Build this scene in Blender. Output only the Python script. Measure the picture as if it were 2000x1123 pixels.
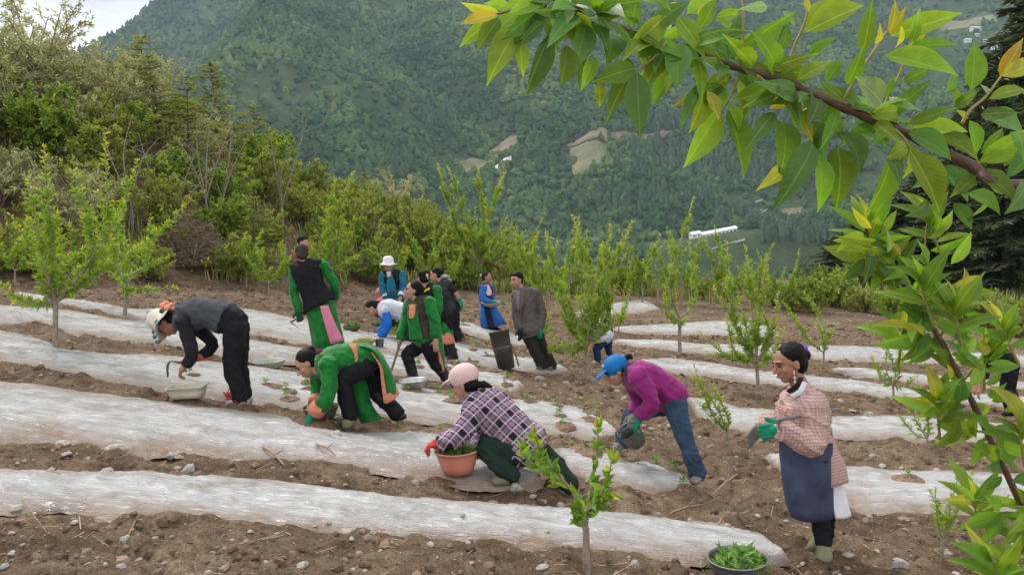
import bpy, math, random
import numpy as np
from mathutils import Vector, Matrix

random.seed(7)
RNG = np.random.default_rng(11)
SC = bpy.context.scene
COL = SC.collection
for _o in list(bpy.data.objects):
    bpy.data.objects.remove(_o)

# ------------------------------------------------------------------ camera
F = 1570.0                      # focal length in photograph pixels (2000 wide)
CAM = Vector((0, 0, 1.87))
PITCH = math.radians(4.79)
ROLL = math.radians(-3.0)
CR = (Matrix.Rotation(math.pi / 2 - PITCH, 3, 'X') @ Matrix.Rotation(ROLL, 3, 'Z'))
cd = bpy.data.cameras.new('camera')
cam = bpy.data.objects.new('camera', cd)
COL.objects.link(cam)
cam.matrix_world = Matrix.Translation(CAM) @ CR.to_4x4()
cd.sensor_width = 36.0
cd.lens = 36.0 * F / 2000.0
cd.clip_start = 0.05
cd.clip_end = 12000
SC.camera = cam

# ------------------------------------------------------------------ sky, sun, exposure
SUN_EL, SUN_AZ = math.radians(52), math.radians(-35)      # azimuth measured from +Y towards +X
w = bpy.data.worlds.new('World')
SC.world = w
w.use_nodes = True
wt = w.node_tree
bg = wt.nodes['Background']
sky = wt.nodes.new('ShaderNodeTexSky')
sky.sky_type = 'NISHITA'
sky.sun_disc = False
sky.sun_elevation = SUN_EL
sky.sun_rotation = SUN_AZ
sky.altitude = 1800
tc = wt.nodes.new('ShaderNodeTexCoord')
mp = wt.nodes.new('ShaderNodeMapping')
mp.inputs['Scale'].default_value = (1.0, 1.0, 2.6)
nz = wt.nodes.new('ShaderNodeTexNoise')
nz.inputs['Scale'].default_value = 2.3
nz.inputs['Detail'].default_value = 7
nz.inputs['Roughness'].default_value = 0.52
cr = wt.nodes.new('ShaderNodeValToRGB')
cr.color_ramp.elements[0].position = 0.41
cr.color_ramp.elements[0].color = (2.8, 2.9, 3.15, 1)
cr.color_ramp.elements[1].position = 0.62
cr.color_ramp.elements[1].color = (9.8, 9.6, 9.4, 1)
mx = wt.nodes.new('ShaderNodeMix')
mx.data_type = 'RGBA'
mx.inputs[0].default_value = 0.96
wt.links.new(tc.outputs['Generated'], mp.inputs['Vector'])
wt.links.new(mp.outputs['Vector'], nz.inputs['Vector'])
wt.links.new(nz.outputs['Fac'], cr.inputs['Fac'])
wt.links.new(sky.outputs['Color'], mx.inputs[6])
wt.links.new(cr.outputs['Color'], mx.inputs[7])
wt.links.new(mx.outputs[2], bg.inputs['Color'])
bg.inputs['Strength'].default_value = 0.10

sd = bpy.data.lights.new('sun', 'SUN')
sd.energy = 1.5
sd.angle = math.radians(14)
sd.color = (1.0, 0.96, 0.90)
so = bpy.data.objects.new('sun', sd)
COL.objects.link(so)
sdir = Vector((math.sin(SUN_AZ) * math.cos(SUN_EL), math.cos(SUN_AZ) * math.cos(SUN_EL), math.sin(SUN_EL)))
so.rotation_euler = (-sdir).to_track_quat('-Z', 'Y').to_euler()
so.location = (0, 0, 60)

SC.view_settings.view_transform = 'Standard'
SC.view_settings.look = 'None'
SC.view_settings.exposure = 1.2
SC.view_settings.gamma = 1.0
SC.view_settings.use_curve_mapping = False
SC.cycles.use_denoising = True
SC.cycles.max_bounces = 6
SC.cycles.transparent_max_bounces = 12
SC.cycles.volume_bounces = 1
SC.cycles.sample_clamp_indirect = 6.0

# ------------------------------------------------------------------ helpers: pixels, noise
def ray(u, v):
    return CR @ Vector(((u - 1000.0) / F, -(v - 561.5) / F, -1.0))
def P(u, v, D):
    return CAM + ray(u, v) * D

def _h(ix, iy, iz, seed):
    n = (ix * 374761393 + iy * 668265263 + iz * 2147483647 * 3 + seed * 1274126177) & 0xffffffff
    n = ((n ^ (n >> 13)) * 1274126177) & 0xffffffff
    n = (n ^ (n >> 16)) & 0xffffffff
    return n.astype(np.float64) / 4294967295.0
def vnoise(p, seed=0):
    p = np.asarray(p, float)
    i = np.floor(p).astype(np.int64)
    f = p - i
    f = f * f * (3 - 2 * f)
    r = 0
    for dx in (0, 1):
        for dy in (0, 1):
            for dz in (0, 1):
                wgt = (f[..., 0] if dx else 1 - f[..., 0]) * (f[..., 1] if dy else 1 - f[..., 1]) * (f[..., 2] if dz else 1 - f[..., 2])
                r = r + wgt * _h(i[..., 0] + dx, i[..., 1] + dy, i[..., 2] + dz, seed)
    return r * 2 - 1
def fbm(p, oct=4, seed=0, gain=0.5):
    p = np.asarray(p, float)
    a, s, t = 1.0, 0.0, 0.0
    for o in range(oct):
        s = s + a * vnoise(p, seed + o * 17)
        t += a
        a *= gain
        p = p * 2.03 + 5.1
    return s / t
def xyz(x, y, z=0.0):
    x = np.asarray(x, float)
    return np.stack([x, np.asarray(y, float) + 0 * x, np.zeros_like(x) + z], -1)
def sstep(a, b, x):
    t = np.clip((x - a) / (b - a), 0, 1)
    return t * t * (3 - 2 * t)

# ------------------------------------------------------------------ helpers: meshes, objects
def mk_mesh(name, V, Fc, smooth=True, tint=None):
    V = np.asarray(V, np.float32)
    me = bpy.data.meshes.new(name)
    if isinstance(Fc, np.ndarray):
        n, k = Fc.shape
        idx = Fc.astype(np.int32).ravel()
        starts = np.arange(n, dtype=np.int32) * k
    else:
        n = len(Fc)
        ln = np.array([len(f) for f in Fc], np.int32)
        idx = np.array([i for f in Fc for i in f], np.int32)
        starts = np.concatenate([[0], np.cumsum(ln)[:-1]]).astype(np.int32)
    me.vertices.add(len(V))
    me.vertices.foreach_set('co', V.ravel())
    me.loops.add(len(idx))
    me.loops.foreach_set('vertex_index', idx)
    me.polygons.add(n)
    me.polygons.foreach_set('loop_start', starts)
    me.polygons.foreach_set('use_smooth', np.full(n, smooth, bool))
    if tint is not None:
        at = me.attributes.new('tint', 'FLOAT', 'POINT')
        at.data.foreach_set('value', np.asarray(tint, np.float32))
    me.update(calc_edges=True)
    me.validate()
    return me

def obj(name, me, mat=None, parent=None, loc=None):
    o = bpy.data.objects.new(name, me)
    COL.objects.link(o)
    if mat is not None and me is not None and not me.materials:
        for m in (mat if isinstance(mat, (list, tuple)) else [mat]):
            me.materials.append(m)
    if loc is not None:
        o.location = loc
    if parent is not None:
        o.parent = parent
    return o
def tag(o, label, cat, group=None):
    o['label'] = label
    o['category'] = cat
    if group:
        o['group'] = group
    return o
def thing(name, label, cat, loc=(0, 0, 0), rz=0.0, group=None):
    o = obj(name, None, loc=loc)
    o.rotation_euler = (0, 0, rz)
    o.empty_display_size = 0.2
    return tag(o, label, cat, group)
def struct(o, kind='structure'):
    o['kind'] = kind
    return o

# a little mesh collector in WORLD coordinates; .build makes them local to the parent's location
class MB:
    def __init__(s):
        s.V, s.F = [], []
        s.n = 0
    def add(s, V, Fc):
        s.V.extend([tuple(v) for v in V])
        s.F.extend([tuple(i + s.n for i in f) for f in Fc])
        s.n = len(s.V)
    def tube(s, pts, rad, seg=8, caps=True, rb=None, side=None, sub=0):
        """tapered tube through pts; rad per point (and rb for the second radius along 'side' x axis)"""
        pts = [Vector(p) for p in pts]
        if not hasattr(rad, '__len__'):
            rad = [rad] * len(pts)
        if rb is None:
            rb = rad
        if sub and len(pts) > 1:
            pts, rad, rb = catmull(pts, list(rad), list(rb), sub)
        n = len(pts)
        rings = []
        x = Vector(side).normalized() if side is not None else None
        prev = None
        for i in range(n):
            t = (pts[min(i + 1, n - 1)] - pts[max(i - 1, 0)])
            if t.length < 1e-9:
                t = Vector((0, 0, 1))
            t.normalize()
            if x is None:
                a = Vector((0, 0, 1)) if abs(t.z) < 0.9 else Vector((1, 0, 0))
                xx = a.cross(t).normalized()
            else:
                xx = (x - t * x.dot(t))
                xx = xx.normalized() if xx.length > 1e-6 else t.orthogonal().normalized()
            if prev is not None and x is None:
                q = prev - t * prev.dot(t)
                if q.length > 1e-6:
                    xx = q.normalized()
            prev = xx
            yy = t.cross(xx).normalized()
            rings.append((pts[i], xx, yy, rad[i], rb[i], t))
        V, Fc = [], []
        seq = []
        if caps:
            c, xx, yy, ra, r2, t = rings[0]
            m = min(ra, r2)
            for k in (0.35, 0.8):
                seq.append((c - t * m * math.sqrt(1 - k * k) * 0.9, xx, yy, ra * k, r2 * k))
        seq += [(c, xx, yy, ra, r2) for c, xx, yy, ra, r2, t in rings]
        if caps:
            c, xx, yy, ra, r2, t = rings[-1]
            m = min(ra, r2)
            for k in (0.8, 0.35):
                seq.append((c + t * m * math.sqrt(1 - k * k) * 0.9, xx, yy, ra * k, r2 * k))
        for c, xx, yy, ra, r2 in seq:
            for j in range(seg):
                a = 2 * math.pi * j / seg
                V.append(c + xx * (ra * math.cos(a)) + yy * (r2 * math.sin(a)))
        m = len(seq)
        for i in range(m - 1):
            for j in range(seg):
                k = (j + 1) % seg
                Fc.append((i * seg + j, i * seg + k, (i + 1) * seg + k, (i + 1) * seg + j))
        Fc.append(tuple(reversed(range(seg))))
        Fc.append(tuple((m - 1) * seg + j for j in range(seg)))
        s.add(V, Fc)
        return s
    def ell(s, c, ax, ay, az, seg=12, rings=8):
        """ellipsoid with half-axis vectors"""
        c, ax, ay, az = Vector(c), Vector(ax), Vector(ay), Vector(az)
        V = [c - az]
        for i in range(1, rings):
            th = math.pi * i / rings
            for j in range(seg):
                a = 2 * math.pi * j / seg
                V.append(c - az * math.cos(th) + ax * (math.sin(th) * math.cos(a)) + ay * (math.sin(th) * math.sin(a)))
        V.append(c + az)
        Fc = []
        for j in range(seg):
            k = (j + 1) % seg
            Fc.append((0, 1 + k, 1 + j))
            for i in range(rings - 2):
                a, b = 1 + i * seg, 1 + (i + 1) * seg
                Fc.append((a + j, a + k, b + k, b + j))
            a = 1 + (rings - 2) * seg
            Fc.append((a + j, a + k, len(V) - 1))
        s.add(V, Fc)
        return s
    def box(s, c, ax, ay, az):
        c, ax, ay, az = Vector(c), Vector(ax), Vector(ay), Vector(az)
        V = [c + ax * i + ay * j + az * k for k in (-1, 1) for j in (-1, 1) for i in (-1, 1)]
        s.add(V, [(0, 2, 3, 1), (4, 5, 7, 6), (0, 1, 5, 4), (2, 6, 7, 3), (0, 4, 6, 2), (1, 3, 7, 5)])
        return s
    def lathe(s, c, prof, seg=28, up=(0, 0, 1), sx=1.0, sy=1.0, xdir=None, closed=True):
        """prof: list of (r, h); open ends are capped when closed"""
        c, up = Vector(c), Vector(up).normalized()
        xx = Vector(xdir) if xdir is not None else (Vector((1, 0, 0)) if abs(up.x) < 0.9 else Vector((0, 1, 0)))
        xx = (xx - up * xx.dot(up)).normalized()
        yy = up.cross(xx)
        V, Fc = [], []
        for r, h in prof:
            for j in range(seg):
                a = 2 * math.pi * j / seg
                V.append(c + up * h + xx * (r * sx * math.cos(a)) + yy * (r * sy * math.sin(a)))
        m = len(prof)
        for i in range(m - 1):
            for j in range(seg):
                k = (j + 1) % seg
                Fc.append((i * seg + j, i * seg + k, (i + 1) * seg + k, (i + 1) * seg + j))
        if closed:
            Fc.append(tuple(reversed(range(seg))))
            Fc.append(tuple((m - 1) * seg + j for j in range(seg)))
        s.add(V, Fc)
        return s
    def sheet(s, rows, thick=0.008, sub=3):
        """cloth sheet through a grid of points (rows x cols), given thickness"""
        R = [catmull([Vector(p) for p in r], [0] * len(r), [0] * len(r), sub)[0] if len(r) > 1 else r for r in rows]
        m = min(len(r) for r in R)
        cols = []
        for j in range(m):
            c = [r[j] for r in R]
            cols.append(catmull(c, [0] * len(c), [0] * len(c), sub)[0] if len(c) > 1 else c)
        n = len(cols[0])
        g = [[cols[j][i] for j in range(m)] for i in range(n)]
        nor = [[None] * m for _ in range(n)]
        for i in range(n):
            for j in range(m):
                a = g[min(i + 1, n - 1)][j] - g[max(i - 1, 0)][j]
                b = g[i][min(j + 1, m - 1)] - g[i][max(j - 1, 0)]
                q = a.cross(b)
                nor[i][j] = q.normalized() if q.length > 1e-9 else Vector((0, -1, 0))
        V = [g[i][j] + nor[i][j] * thick / 2 for i in range(n) for j in range(m)]
        V += [g[i][j] - nor[i][j] * thick / 2 for i in range(n) for j in range(m)]
        Fc = []
        o = n * m
        for i in range(n - 1):
            for j in range(m - 1):
                a, b, c, d = i * m + j, i * m + j + 1, (i + 1) * m + j + 1, (i + 1) * m + j
                Fc.append((a, d, c, b))
                Fc.append((a + o, b + o, c + o, d + o))
        for i in range(n - 1):
            for j, fl in ((0, False), (m - 1, True)):
                a, d = i * m + j, (i + 1) * m + j
                Fc.append((a, a + o, d + o, d) if not fl else (a, d, d + o, a + o))
        for j in range(m - 1):
            for i, fl in ((0, True), (n - 1, False)):
                a, b = i * m + j, i * m + j + 1
                Fc.append((a, b, b + o, a + o) if fl else (a, a + o, b + o, b))
        s.add(V, Fc)
        return s
    def build(s, name, mat, parent=None, smooth=True, tint=None):
        V = np.array([tuple(v) for v in s.V], float)
        off = np.array(parent_origin(parent)) if parent is not None else np.zeros(3)
        me = mk_mesh(name, V - off, s.F, smooth, tint)
        return obj(name, me, mat, parent)
    def voxel(s, name, mat, parent, vox, smooth=3, wr=0.0, ws=14.0, seed=0, wdir=None):
        """union of everything collected as ONE continuous smooth skin (voxel remesh)"""
        V = np.array([tuple(v) for v in s.V], float)
        off = np.array(parent_origin(parent)) if parent is not None else np.zeros(3)
        me = mk_mesh(name + '_raw', V - off, s.F, True)
        o = bpy.data.objects.new('tmp', me)
        COL.objects.link(o)
        m = o.modifiers.new('r', 'REMESH')
        m.mode = 'VOXEL'
        m.voxel_size = vox
        m.use_smooth_shade = True
        if smooth:
            k = o.modifiers.new('s', 'SMOOTH')
            k.iterations = smooth
            k.factor = 0.5
        dg = bpy.context.evaluated_depsgraph_get()
        dg.update()
        me2 = bpy.data.meshes.new_from_object(o.evaluated_get(dg))
        bpy.data.objects.remove(o)
        bpy.data.meshes.remove(me)
        me2.name = name
        n = len(me2.vertices)
        if wr > 0 and n:
            co = np.empty(n * 3, np.float32)
            me2.vertices.foreach_get('co', co)
            co = co.reshape(-1, 3)
            no = np.empty(n * 3, np.float32)
            me2.vertex_normals.foreach_get('vector', no)
            no = no.reshape(-1, 3)
            q = co * ws
            if wdir is not None:      # folds: squeeze the noise along one direction
                d = np.array(Vector(wdir).normalized())
                q = q - np.outer(q @ d, d) * 0.72
            dsp = fbm(q + 31.7 * seed, 3, seed)
            dsp = 0.55 * np.sign(dsp) * np.abs(dsp) ** 0.8
            q2 = np.stack([co[:, 0] * 5 + co[:, 1] * 2, co[:, 1] * 5 - co[:, 0] * 2, co[:, 2] * 11 + co[:, 0] * 5], -1)
            rd = (1 - np.abs(fbm(q2 + seed * 3.3, 2, seed + 5)) * 1.6)
            dsp = dsp + 0.75 * (np.clip(rd, 0, 1) ** 5 - 0.25)
            co = co + no * (dsp * wr)[:, None]
            me2.vertices.foreach_set('co', co.astype(np.float32).ravel())
        me2.polygons.foreach_set('use_smooth', np.ones(len(me2.polygons), bool))
        me2.update()
        me2.materials.clear()
        return obj(name, me2, mat, parent)

def parent_origin(p):
    o = Vector((0, 0, 0))
    while p is not None:
        o += Vector(p.location)
        p = p.parent
    return o

def catmull(pts, ra, rb, sub):
    n = len(pts)
    if n < 2:
        return pts, ra, rb
    out, oa, ob = [], [], []
    for i in range(n - 1):
        p0, p1, p2, p3 = pts[max(i - 1, 0)], pts[i], pts[i + 1], pts[min(i + 2, n - 1)]
        for k in range(sub):
            t = k / sub
            t2, t3 = t * t, t * t * t
            out.append(0.5 * ((2 * p1) + (p2 - p0) * t + (2 * p0 - 5 * p1 + 4 * p2 - p3) * t2 + (3 * p1 - p0 - 3 * p2 + p3) * t3))
            oa.append(ra[i] + (ra[i + 1] - ra[i]) * t)
            ob.append(rb[i] + (rb[i + 1] - rb[i]) * t)
    out.append(pts[-1]); oa.append(ra[-1]); ob.append(rb[-1])
    return out, oa, ob

# ------------------------------------------------------------------ helpers: materials
MATS = {}
class NT:
    def __init__(s, name, rough=0.8, spec=0.3):
        s.m = bpy.data.materials.new(name)
        s.m.use_nodes = True
        s.t = s.m.node_tree
        s.b = s.t.nodes['Principled BSDF']
        s.b.inputs['Roughness'].default_value = rough
        s.b.inputs['Specular IOR Level'].default_value = spec
        s.out = s.t.nodes['Material Output']
        MATS[name] = s.m
    def n(s, typ, props=None, **inp):
        nd = s.t.nodes.new(typ)
        for k, v in (props or {}).items():
            setattr(nd, k, v)
        for k, v in inp.items():
            s.set(nd, k, v)
        return nd
    def set(s, nd, k, v):
        k = int(k[1:]) if k[0] == '_' and k[1:].isdigit() else k.replace('_', ' ')
        if hasattr(v, 'is_output') or isinstance(v, bpy.types.NodeSocket):
            s.t.links.new(v, nd.inputs[k])
        else:
            nd.inputs[k].default_value = v
    def coord(s, which='Object'):
        return s.n('ShaderNodeTexCoord').outputs[which]
    def noise(s, vec, scale, detail=4, rough=0.55):
        return s.n('ShaderNodeTexNoise', None, Vector=vec, Scale=scale, Detail=detail, Roughness=rough).outputs['Fac']
    def ramp(s, fac, stops, interp='LINEAR'):
        r = s.n('ShaderNodeValToRGB', None, Fac=fac)
        e = r.color_ramp.elements
        r.color_ramp.interpolation = interp
        while len(e) < len(stops):
            e.new(0.5)
        for k, (p, c) in enumerate(stops):
            e[k].position = p
            e[k].color = (c[0], c[1], c[2], 1) if hasattr(c, '__len__') else (c, c, c, 1)
        return r.outputs['Color']
    def mix(s, fac, a, b, blend='MIX'):
        q = s.n('ShaderNodeMix', {'data_type': 'RGBA', 'blend_type': blend})
        for k, v in ((0, fac), (6, a), (7, b)):
            if isinstance(v, bpy.types.NodeSocket):
                s.t.links.new(v, q.inputs[k])
            else:
                q.inputs[k].default_value = (*v, 1) if hasattr(v, '__len__') and len(v) == 3 else v
        return q.outputs[2]
    def math(s, op, a, b=0.0, c=0.0):
        q = s.n('ShaderNodeMath', {'operation': op})
        for k, v in ((0, a), (1, b), (2, c)):
            if isinstance(v, bpy.types.NodeSocket):
                s.t.links.new(v, q.inputs[k])
            else:
                q.inputs[k].default_value = v
        return q.outputs[0]
    def bump(s, h, strength=0.4, dist=0.02):
        b = s.n('ShaderNodeBump', None, Height=h, Strength=strength, Distance=dist)
        s.t.links.new(b.outputs['Normal'], s.b.inputs['Normal'])
        return b
    def base(s, c):
        if isinstance(c, bpy.types.NodeSocket):
            s.t.links.new(c, s.b.inputs['Base Color'])
        else:
            s.b.inputs['Base Color'].default_value = (*c, 1)
        return s

def plain(name, c, rough=0.7, var=0.25, scale=18.0, spec=0.3, metal=0.0, bump=0.15, bscale=60.0, sheen=0.0):
    if name in MATS:
        return MATS[name]
    s = NT(name, rough, spec)
    co = s.coord()
    a = s.noise(co, scale, 5)
    s.base(s.ramp(a, [(0.3, [x * (1 - var) for x in c]), (0.72, [min(1, x * (1 + var)) for x in c])]))
    s.b.inputs['Metallic'].default_value = metal
    if sheen:
        s.b.inputs['Sheen Weight'].default_value = sheen
        s.b.inputs['Sheen Roughness'].default_value = 0.4
    if bump:
        s.bump(s.noise(co, bscale, 3), bump, 0.01)
    return s.m

def leafmat(name, stops, trans=0.3, rough=0.5, use_random=False, veins=False):
    s = NT(name, rough, 0.35)
    at = s.n('ShaderNodeAttribute', {'attribute_name': 'tint'}).outputs['Fac']
    fac = at
    if use_random:
        rnd = s.n('ShaderNodeObjectInfo').outputs['Random']
        fac = s.math('ADD', s.math('MULTIPLY', at, 0.45), s.math('MULTIPLY', rnd, 0.55))
    colr = s.ramp(fac, stops)
    s.base(colr)
    tr = s.n('ShaderNodeBsdfTranslucent')
    tcol = s.mix(1.0, colr, (1.0, 1.0, 0.45), 'MULTIPLY')
    s.t.links.new(tcol, tr.inputs['Color'])
    mixs = s.n('ShaderNodeMixShader', None, Fac=trans)
    s.t.links.new(s.b.outputs[0], mixs.inputs[1])
    s.t.links.new(tr.outputs[0], mixs.inputs[2])
    s.t.links.new(mixs.outputs[0], s.out.inputs['Surface'])
    return s.m
# ------------------------------------------------------------------ the lie of the land
_bx = np.array([-40, -16, -8.5, -5.0, -3.0, 0.0, 4.0, 40])
_by = np.array([7.0, 11.2, 15.0, 19.0, 23.5, 27.5, 28.5, 30])
_hx = np.array([-45, -24, -15.9, -11.1, -7.3, -4.8, -2.4, 0.0, 3.0, 40])
_hz = np.array([9.5, 8.2, 6.8, 5.4, 3.6, 1.9, 0.6, -1.0, -1.6, -3.0])
def G(x, y):
    """smooth ground height of the field and of the bank behind it"""
    x = np.asarray(x, float); y = np.asarray(y, float)
    sx = np.where(x < 2, 0.2 * x, 0.4 + 0.08 * (x - 2))
    sx = np.where(x < -9, -1.8 + 0.1 * (x + 9), sx)
    pl = -(sx + 0.04 * np.clip(y, -20, 14))
    yb = np.interp(x, _bx, _by)
    H = np.interp(x, _hx, _hz)
    t = sstep(0.0, 11.0, y - yb)
    t = 0.35 * np.clip((y - yb) / 11.0, 0, 1) + 0.65 * t
    z = pl + (H - pl) * t
    z = z - np.clip(y - yb - 15, 0, None) * 0.42          # beyond the crest it drops into the valley
    return z
def Gs(x, y):
    return float(G(np.array([x]), np.array([y]))[0])
_T = np.concatenate([np.arange(0.6, 40, 0.02), np.arange(40, 70, 0.1)])
def hit(u, v):
    """where the view through a photograph pixel meets the ground"""
    d = ray(u, v)
    x = CAM.x + d.x * _T; y = CAM.y + d.y * _T; z = CAM.z + d.z * _T
    b = z - G(x, y)
    k = np.where(b < 0)[0]
    if len(k) == 0:
        D = 45.0
    else:
        k = k[0]
        if k == 0:
            D = _T[0]
        else:
            D = _T[k - 1] + (_T[k] - _T[k - 1]) * b[k - 1] / (b[k - 1] - b[k])
    return P(u, v, D), D

# film strips over the beds: upper and lower edge in photograph pixels
STRIPS = [
 ('wide smooth mulch film strip lying in front of the squatting woman',
  [(-260, 905), (0, 917), (200, 925), (350, 930), (500, 935), (700, 962), (900, 985), (1130, 1000), (1300, 1016), (1420, 1028), (1490, 1052), (1545, 1096)],
  [(-260, 975), (0, 987), (150, 988), (250, 1000), (400, 1010), (600, 1035), (800, 1047), (1000, 1062), (1150, 1070), (1300, 1080), (1400, 1088), (1545, 1102)]),
 ('broad mulch film strip the bent green woman plants into, ending at the squatting woman',
  [(-260, 728), (0, 745), (60, 750), (150, 768), (300, 785), (430, 800), (560, 815), (600, 838), (700, 846), (800, 838), (860, 846), (930, 872), (1000, 905), (1062, 935)],
  [(-260, 850), (0, 862), (130, 858), (190, 868), (265, 886), (330, 876), (500, 895), (620, 902), (700, 907), (860, 930), (960, 948), (1062, 960)]),
 ('torn mulch film strip below the feet of the woman in the purple jacket',
  [(1080, 868), (1130, 875), (1180, 885), (1250, 895), (1290, 912), (1330, 928), (1358, 952)],
  [(1080, 890), (1110, 930), (1150, 935), (1200, 946), (1290, 958), (1330, 962), (1358, 964)]),
 ('mulch film strip under the cream tub, running on behind the bent green woman',
  [(-260, 620), (0, 643), (80, 661), (112, 680), (148, 686), (211, 697), (285, 691), (342, 697), (420, 708), (484, 714), (572, 725), (680, 740), (772, 748), (850, 760), (900, 770), (987, 779), (1063, 782), (1123, 794), (1184, 821), (1216, 850)],
  [(-260, 690), (0, 704), (114, 725), (228, 745), (322, 759), (410, 773), (480, 783), (560, 792), (640, 800), (770, 815), (860, 822), (1000, 835), (1063, 842), (1150, 850), (1216, 856)]),
 ('mulch film strip passing just behind the grey enamel bowl',
  [(-260, 570), (0, 597), (100, 605), (150, 610), (220, 622), (300, 630), (350, 640), (484, 663), (572, 677), (680, 690), (760, 695), (880, 716), (960, 728), (1030, 746)],
  [(-260, 612), (0, 630), (90, 633), (130, 648), (200, 660), (300, 668), (380, 680), (484, 699), (575, 708), (680, 718), (772, 730), (880, 742), (980, 764), (1030, 768)]),
 ('mulch film strip at the foot of the shrubby bank behind the white hat',
  [(20, 571), (60, 577), (115, 587), (170, 589), (230, 604), (290, 606), (380, 590), (487, 603), (570, 617), (664, 630), (712, 646), (800, 660), (906, 670), (990, 690), (1080, 706), (1112, 712)],
  [(20, 580), (70, 588), (115, 593), (150, 598), (230, 617), (295, 628), (380, 640), (487, 652), (572, 668), (680, 682), (760, 690), (880, 706), (980, 720), (1060, 732), (1112, 736)]),
 ('short mulch film strip below the woman in the blue robe',
  [(862, 622), (900, 628), (940, 640), (1000, 650), (1040, 668)],
  [(862, 640), (900, 648), (960, 664), (1010, 674), (1040, 682)]),
 ('short bright film patch at the top of the far field by the rough grass',
  [(1118, 606), (1168, 597), (1200, 591), (1254, 583), (1268, 587), (1292, 603)],
  [(1118, 622), (1182, 615), (1239, 612), (1270, 610), (1282, 609), (1292, 607)]),
 ('far mulch film strip second from the rough grass edge',
  [(1190, 638), (1296, 633), (1342, 630), (1419, 626), (1507, 636), (1530, 654)],
  [(1190, 648), (1296, 653), (1342, 653), (1393, 655), (1507, 659), (1530, 660)]),
 ('far mulch film strip running behind the head of the apron woman',
  [(1190, 662), (1240, 665), (1314, 667), (1368, 672), (1467, 674), (1577, 675), (1668, 674), (1711, 677), (1782, 685), (1862, 688), (2000, 694), (2150, 700)],
  [(1190, 669), (1251, 677), (1300, 682), (1353, 688), (1467, 694), (1577, 700), (1611, 703), (1711, 706), (1782, 708), (1862, 709), (2000, 714), (2150, 720)]),
 ('narrow mulch film strip starting behind the apron woman',
  [(1618, 717), (1696, 722), (1782, 731), (1862, 738), (2000, 746), (2150, 754)],
  [(1618, 722), (1660, 734), (1711, 739), (1782, 748), (1862, 752), (2000, 761), (2150, 768)]),
 ('mulch film strip behind the purple jacket and the apron woman',
  [(1238, 702), (1311, 700), (1382, 708), (1439, 717), (1522, 728), (1620, 738), (1696, 748), (1753, 757), (1862, 768), (2000, 777), (2150, 786)],
  [(1238, 710), (1296, 725), (1382, 735), (1439, 742), (1522, 751), (1622, 761), (1711, 772), (1753, 777), (1870, 787), (2000, 797), (2150, 806)]),
 ('wide mulch film strip directly behind the hands of the apron woman',
  [(1332, 774), (1368, 774), (1410, 785), (1445, 797), (1496, 800), (1622, 814), (1696, 811), (1753, 811), (1845, 818), (2000, 830), (2150, 842)],
  [(1332, 782), (1353, 804), (1368, 822), (1425, 834), (1496, 842), (1634, 852), (1725, 855), (1810, 860), (1924, 864), (2000, 870), (2150, 880)]),
 ('wide mulch film strip running past the white cloth behind the apron woman',
  [(1486, 889), (1528, 890), (1656, 911), (1686, 908), (1739, 916), (1790, 916), (1853, 914), (1928, 921), (2000, 925), (2150, 932)],
  [(1486, 896), (1533, 924), (1600, 955), (1656, 981), (1702, 994), (1765, 997), (1815, 1001), (1878, 1003), (2000, 1003), (2150, 1006)]),
]
def _pl(pts, t):
    a = np.array(pts, float)
    x = a[0, 0] + (a[-1, 0] - a[0, 0]) * t
    return x, np.interp(x, a[:, 0], a[:, 1])

# ---- soil, built as one sheet: fine where the camera looks closely, coarse further out
def soil_rough(x, y):
    p = xyz(x, y)
    a = fbm(p * 1.1, 3, 3) * 0.045
    b = fbm(p * 4.5, 3, 5)
    c = np.maximum(b, -0.25) * 0.10
    d = fbm(p * 15, 3, 9)
    e = np.maximum(d, -0.15) * 0.034
    fade = 1.0 - 0.55 * sstep(10, 24, y)
    f = fbm(p * 45, 2, 13) * 0.009
    return a + (c + e + f) * fade - 0.022

FILM_QUADS = []
FILMS = []
_gt = []
for si, (lab, top, bot) in enumerate(STRIPS):
    L = max(top[-1][0] - top[0][0], 100)
    n = int(np.clip(L / 6.0, 30, 340))
    T = np.linspace(0, 1, n)
    ux, uy = _pl(top, T)
    bx_, by_ = _pl(bot, T)
    A = np.array([tuple(hit(a, b)[0]) for a, b in zip(ux, uy)])
    B = np.array([tuple(hit(a, b)[0]) for a, b in zip(bx_, by_)])
    wv_ = (A - B); wv_[:, 2] = 0
    wl_ = np.maximum(np.linalg.norm(wv_, axis=1, keepdims=True), .05)
    ex = wv_ / wl_ * np.minimum(.07 + .03 * wl_, .16)
    A = A + ex; B = B - ex
    st = np.arange(n)
    tap = np.ones(n)
    if top[0][0] > 10:
        tap = np.minimum(tap, .12 + .88 * np.sqrt(np.clip(st / 9.0, 0, 1)))
    if top[-1][0] < 1990:
        tap = np.minimum(tap, .12 + .88 * np.sqrt(np.clip(st[::-1] / 9.0, 0, 1)))
    md_ = (A + B) / 2
    A = md_ + (A - md_) * tap[:, None]; B = md_ + (B - md_) * tap[:, None]
    FILMS.append((lab, A, B))
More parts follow.
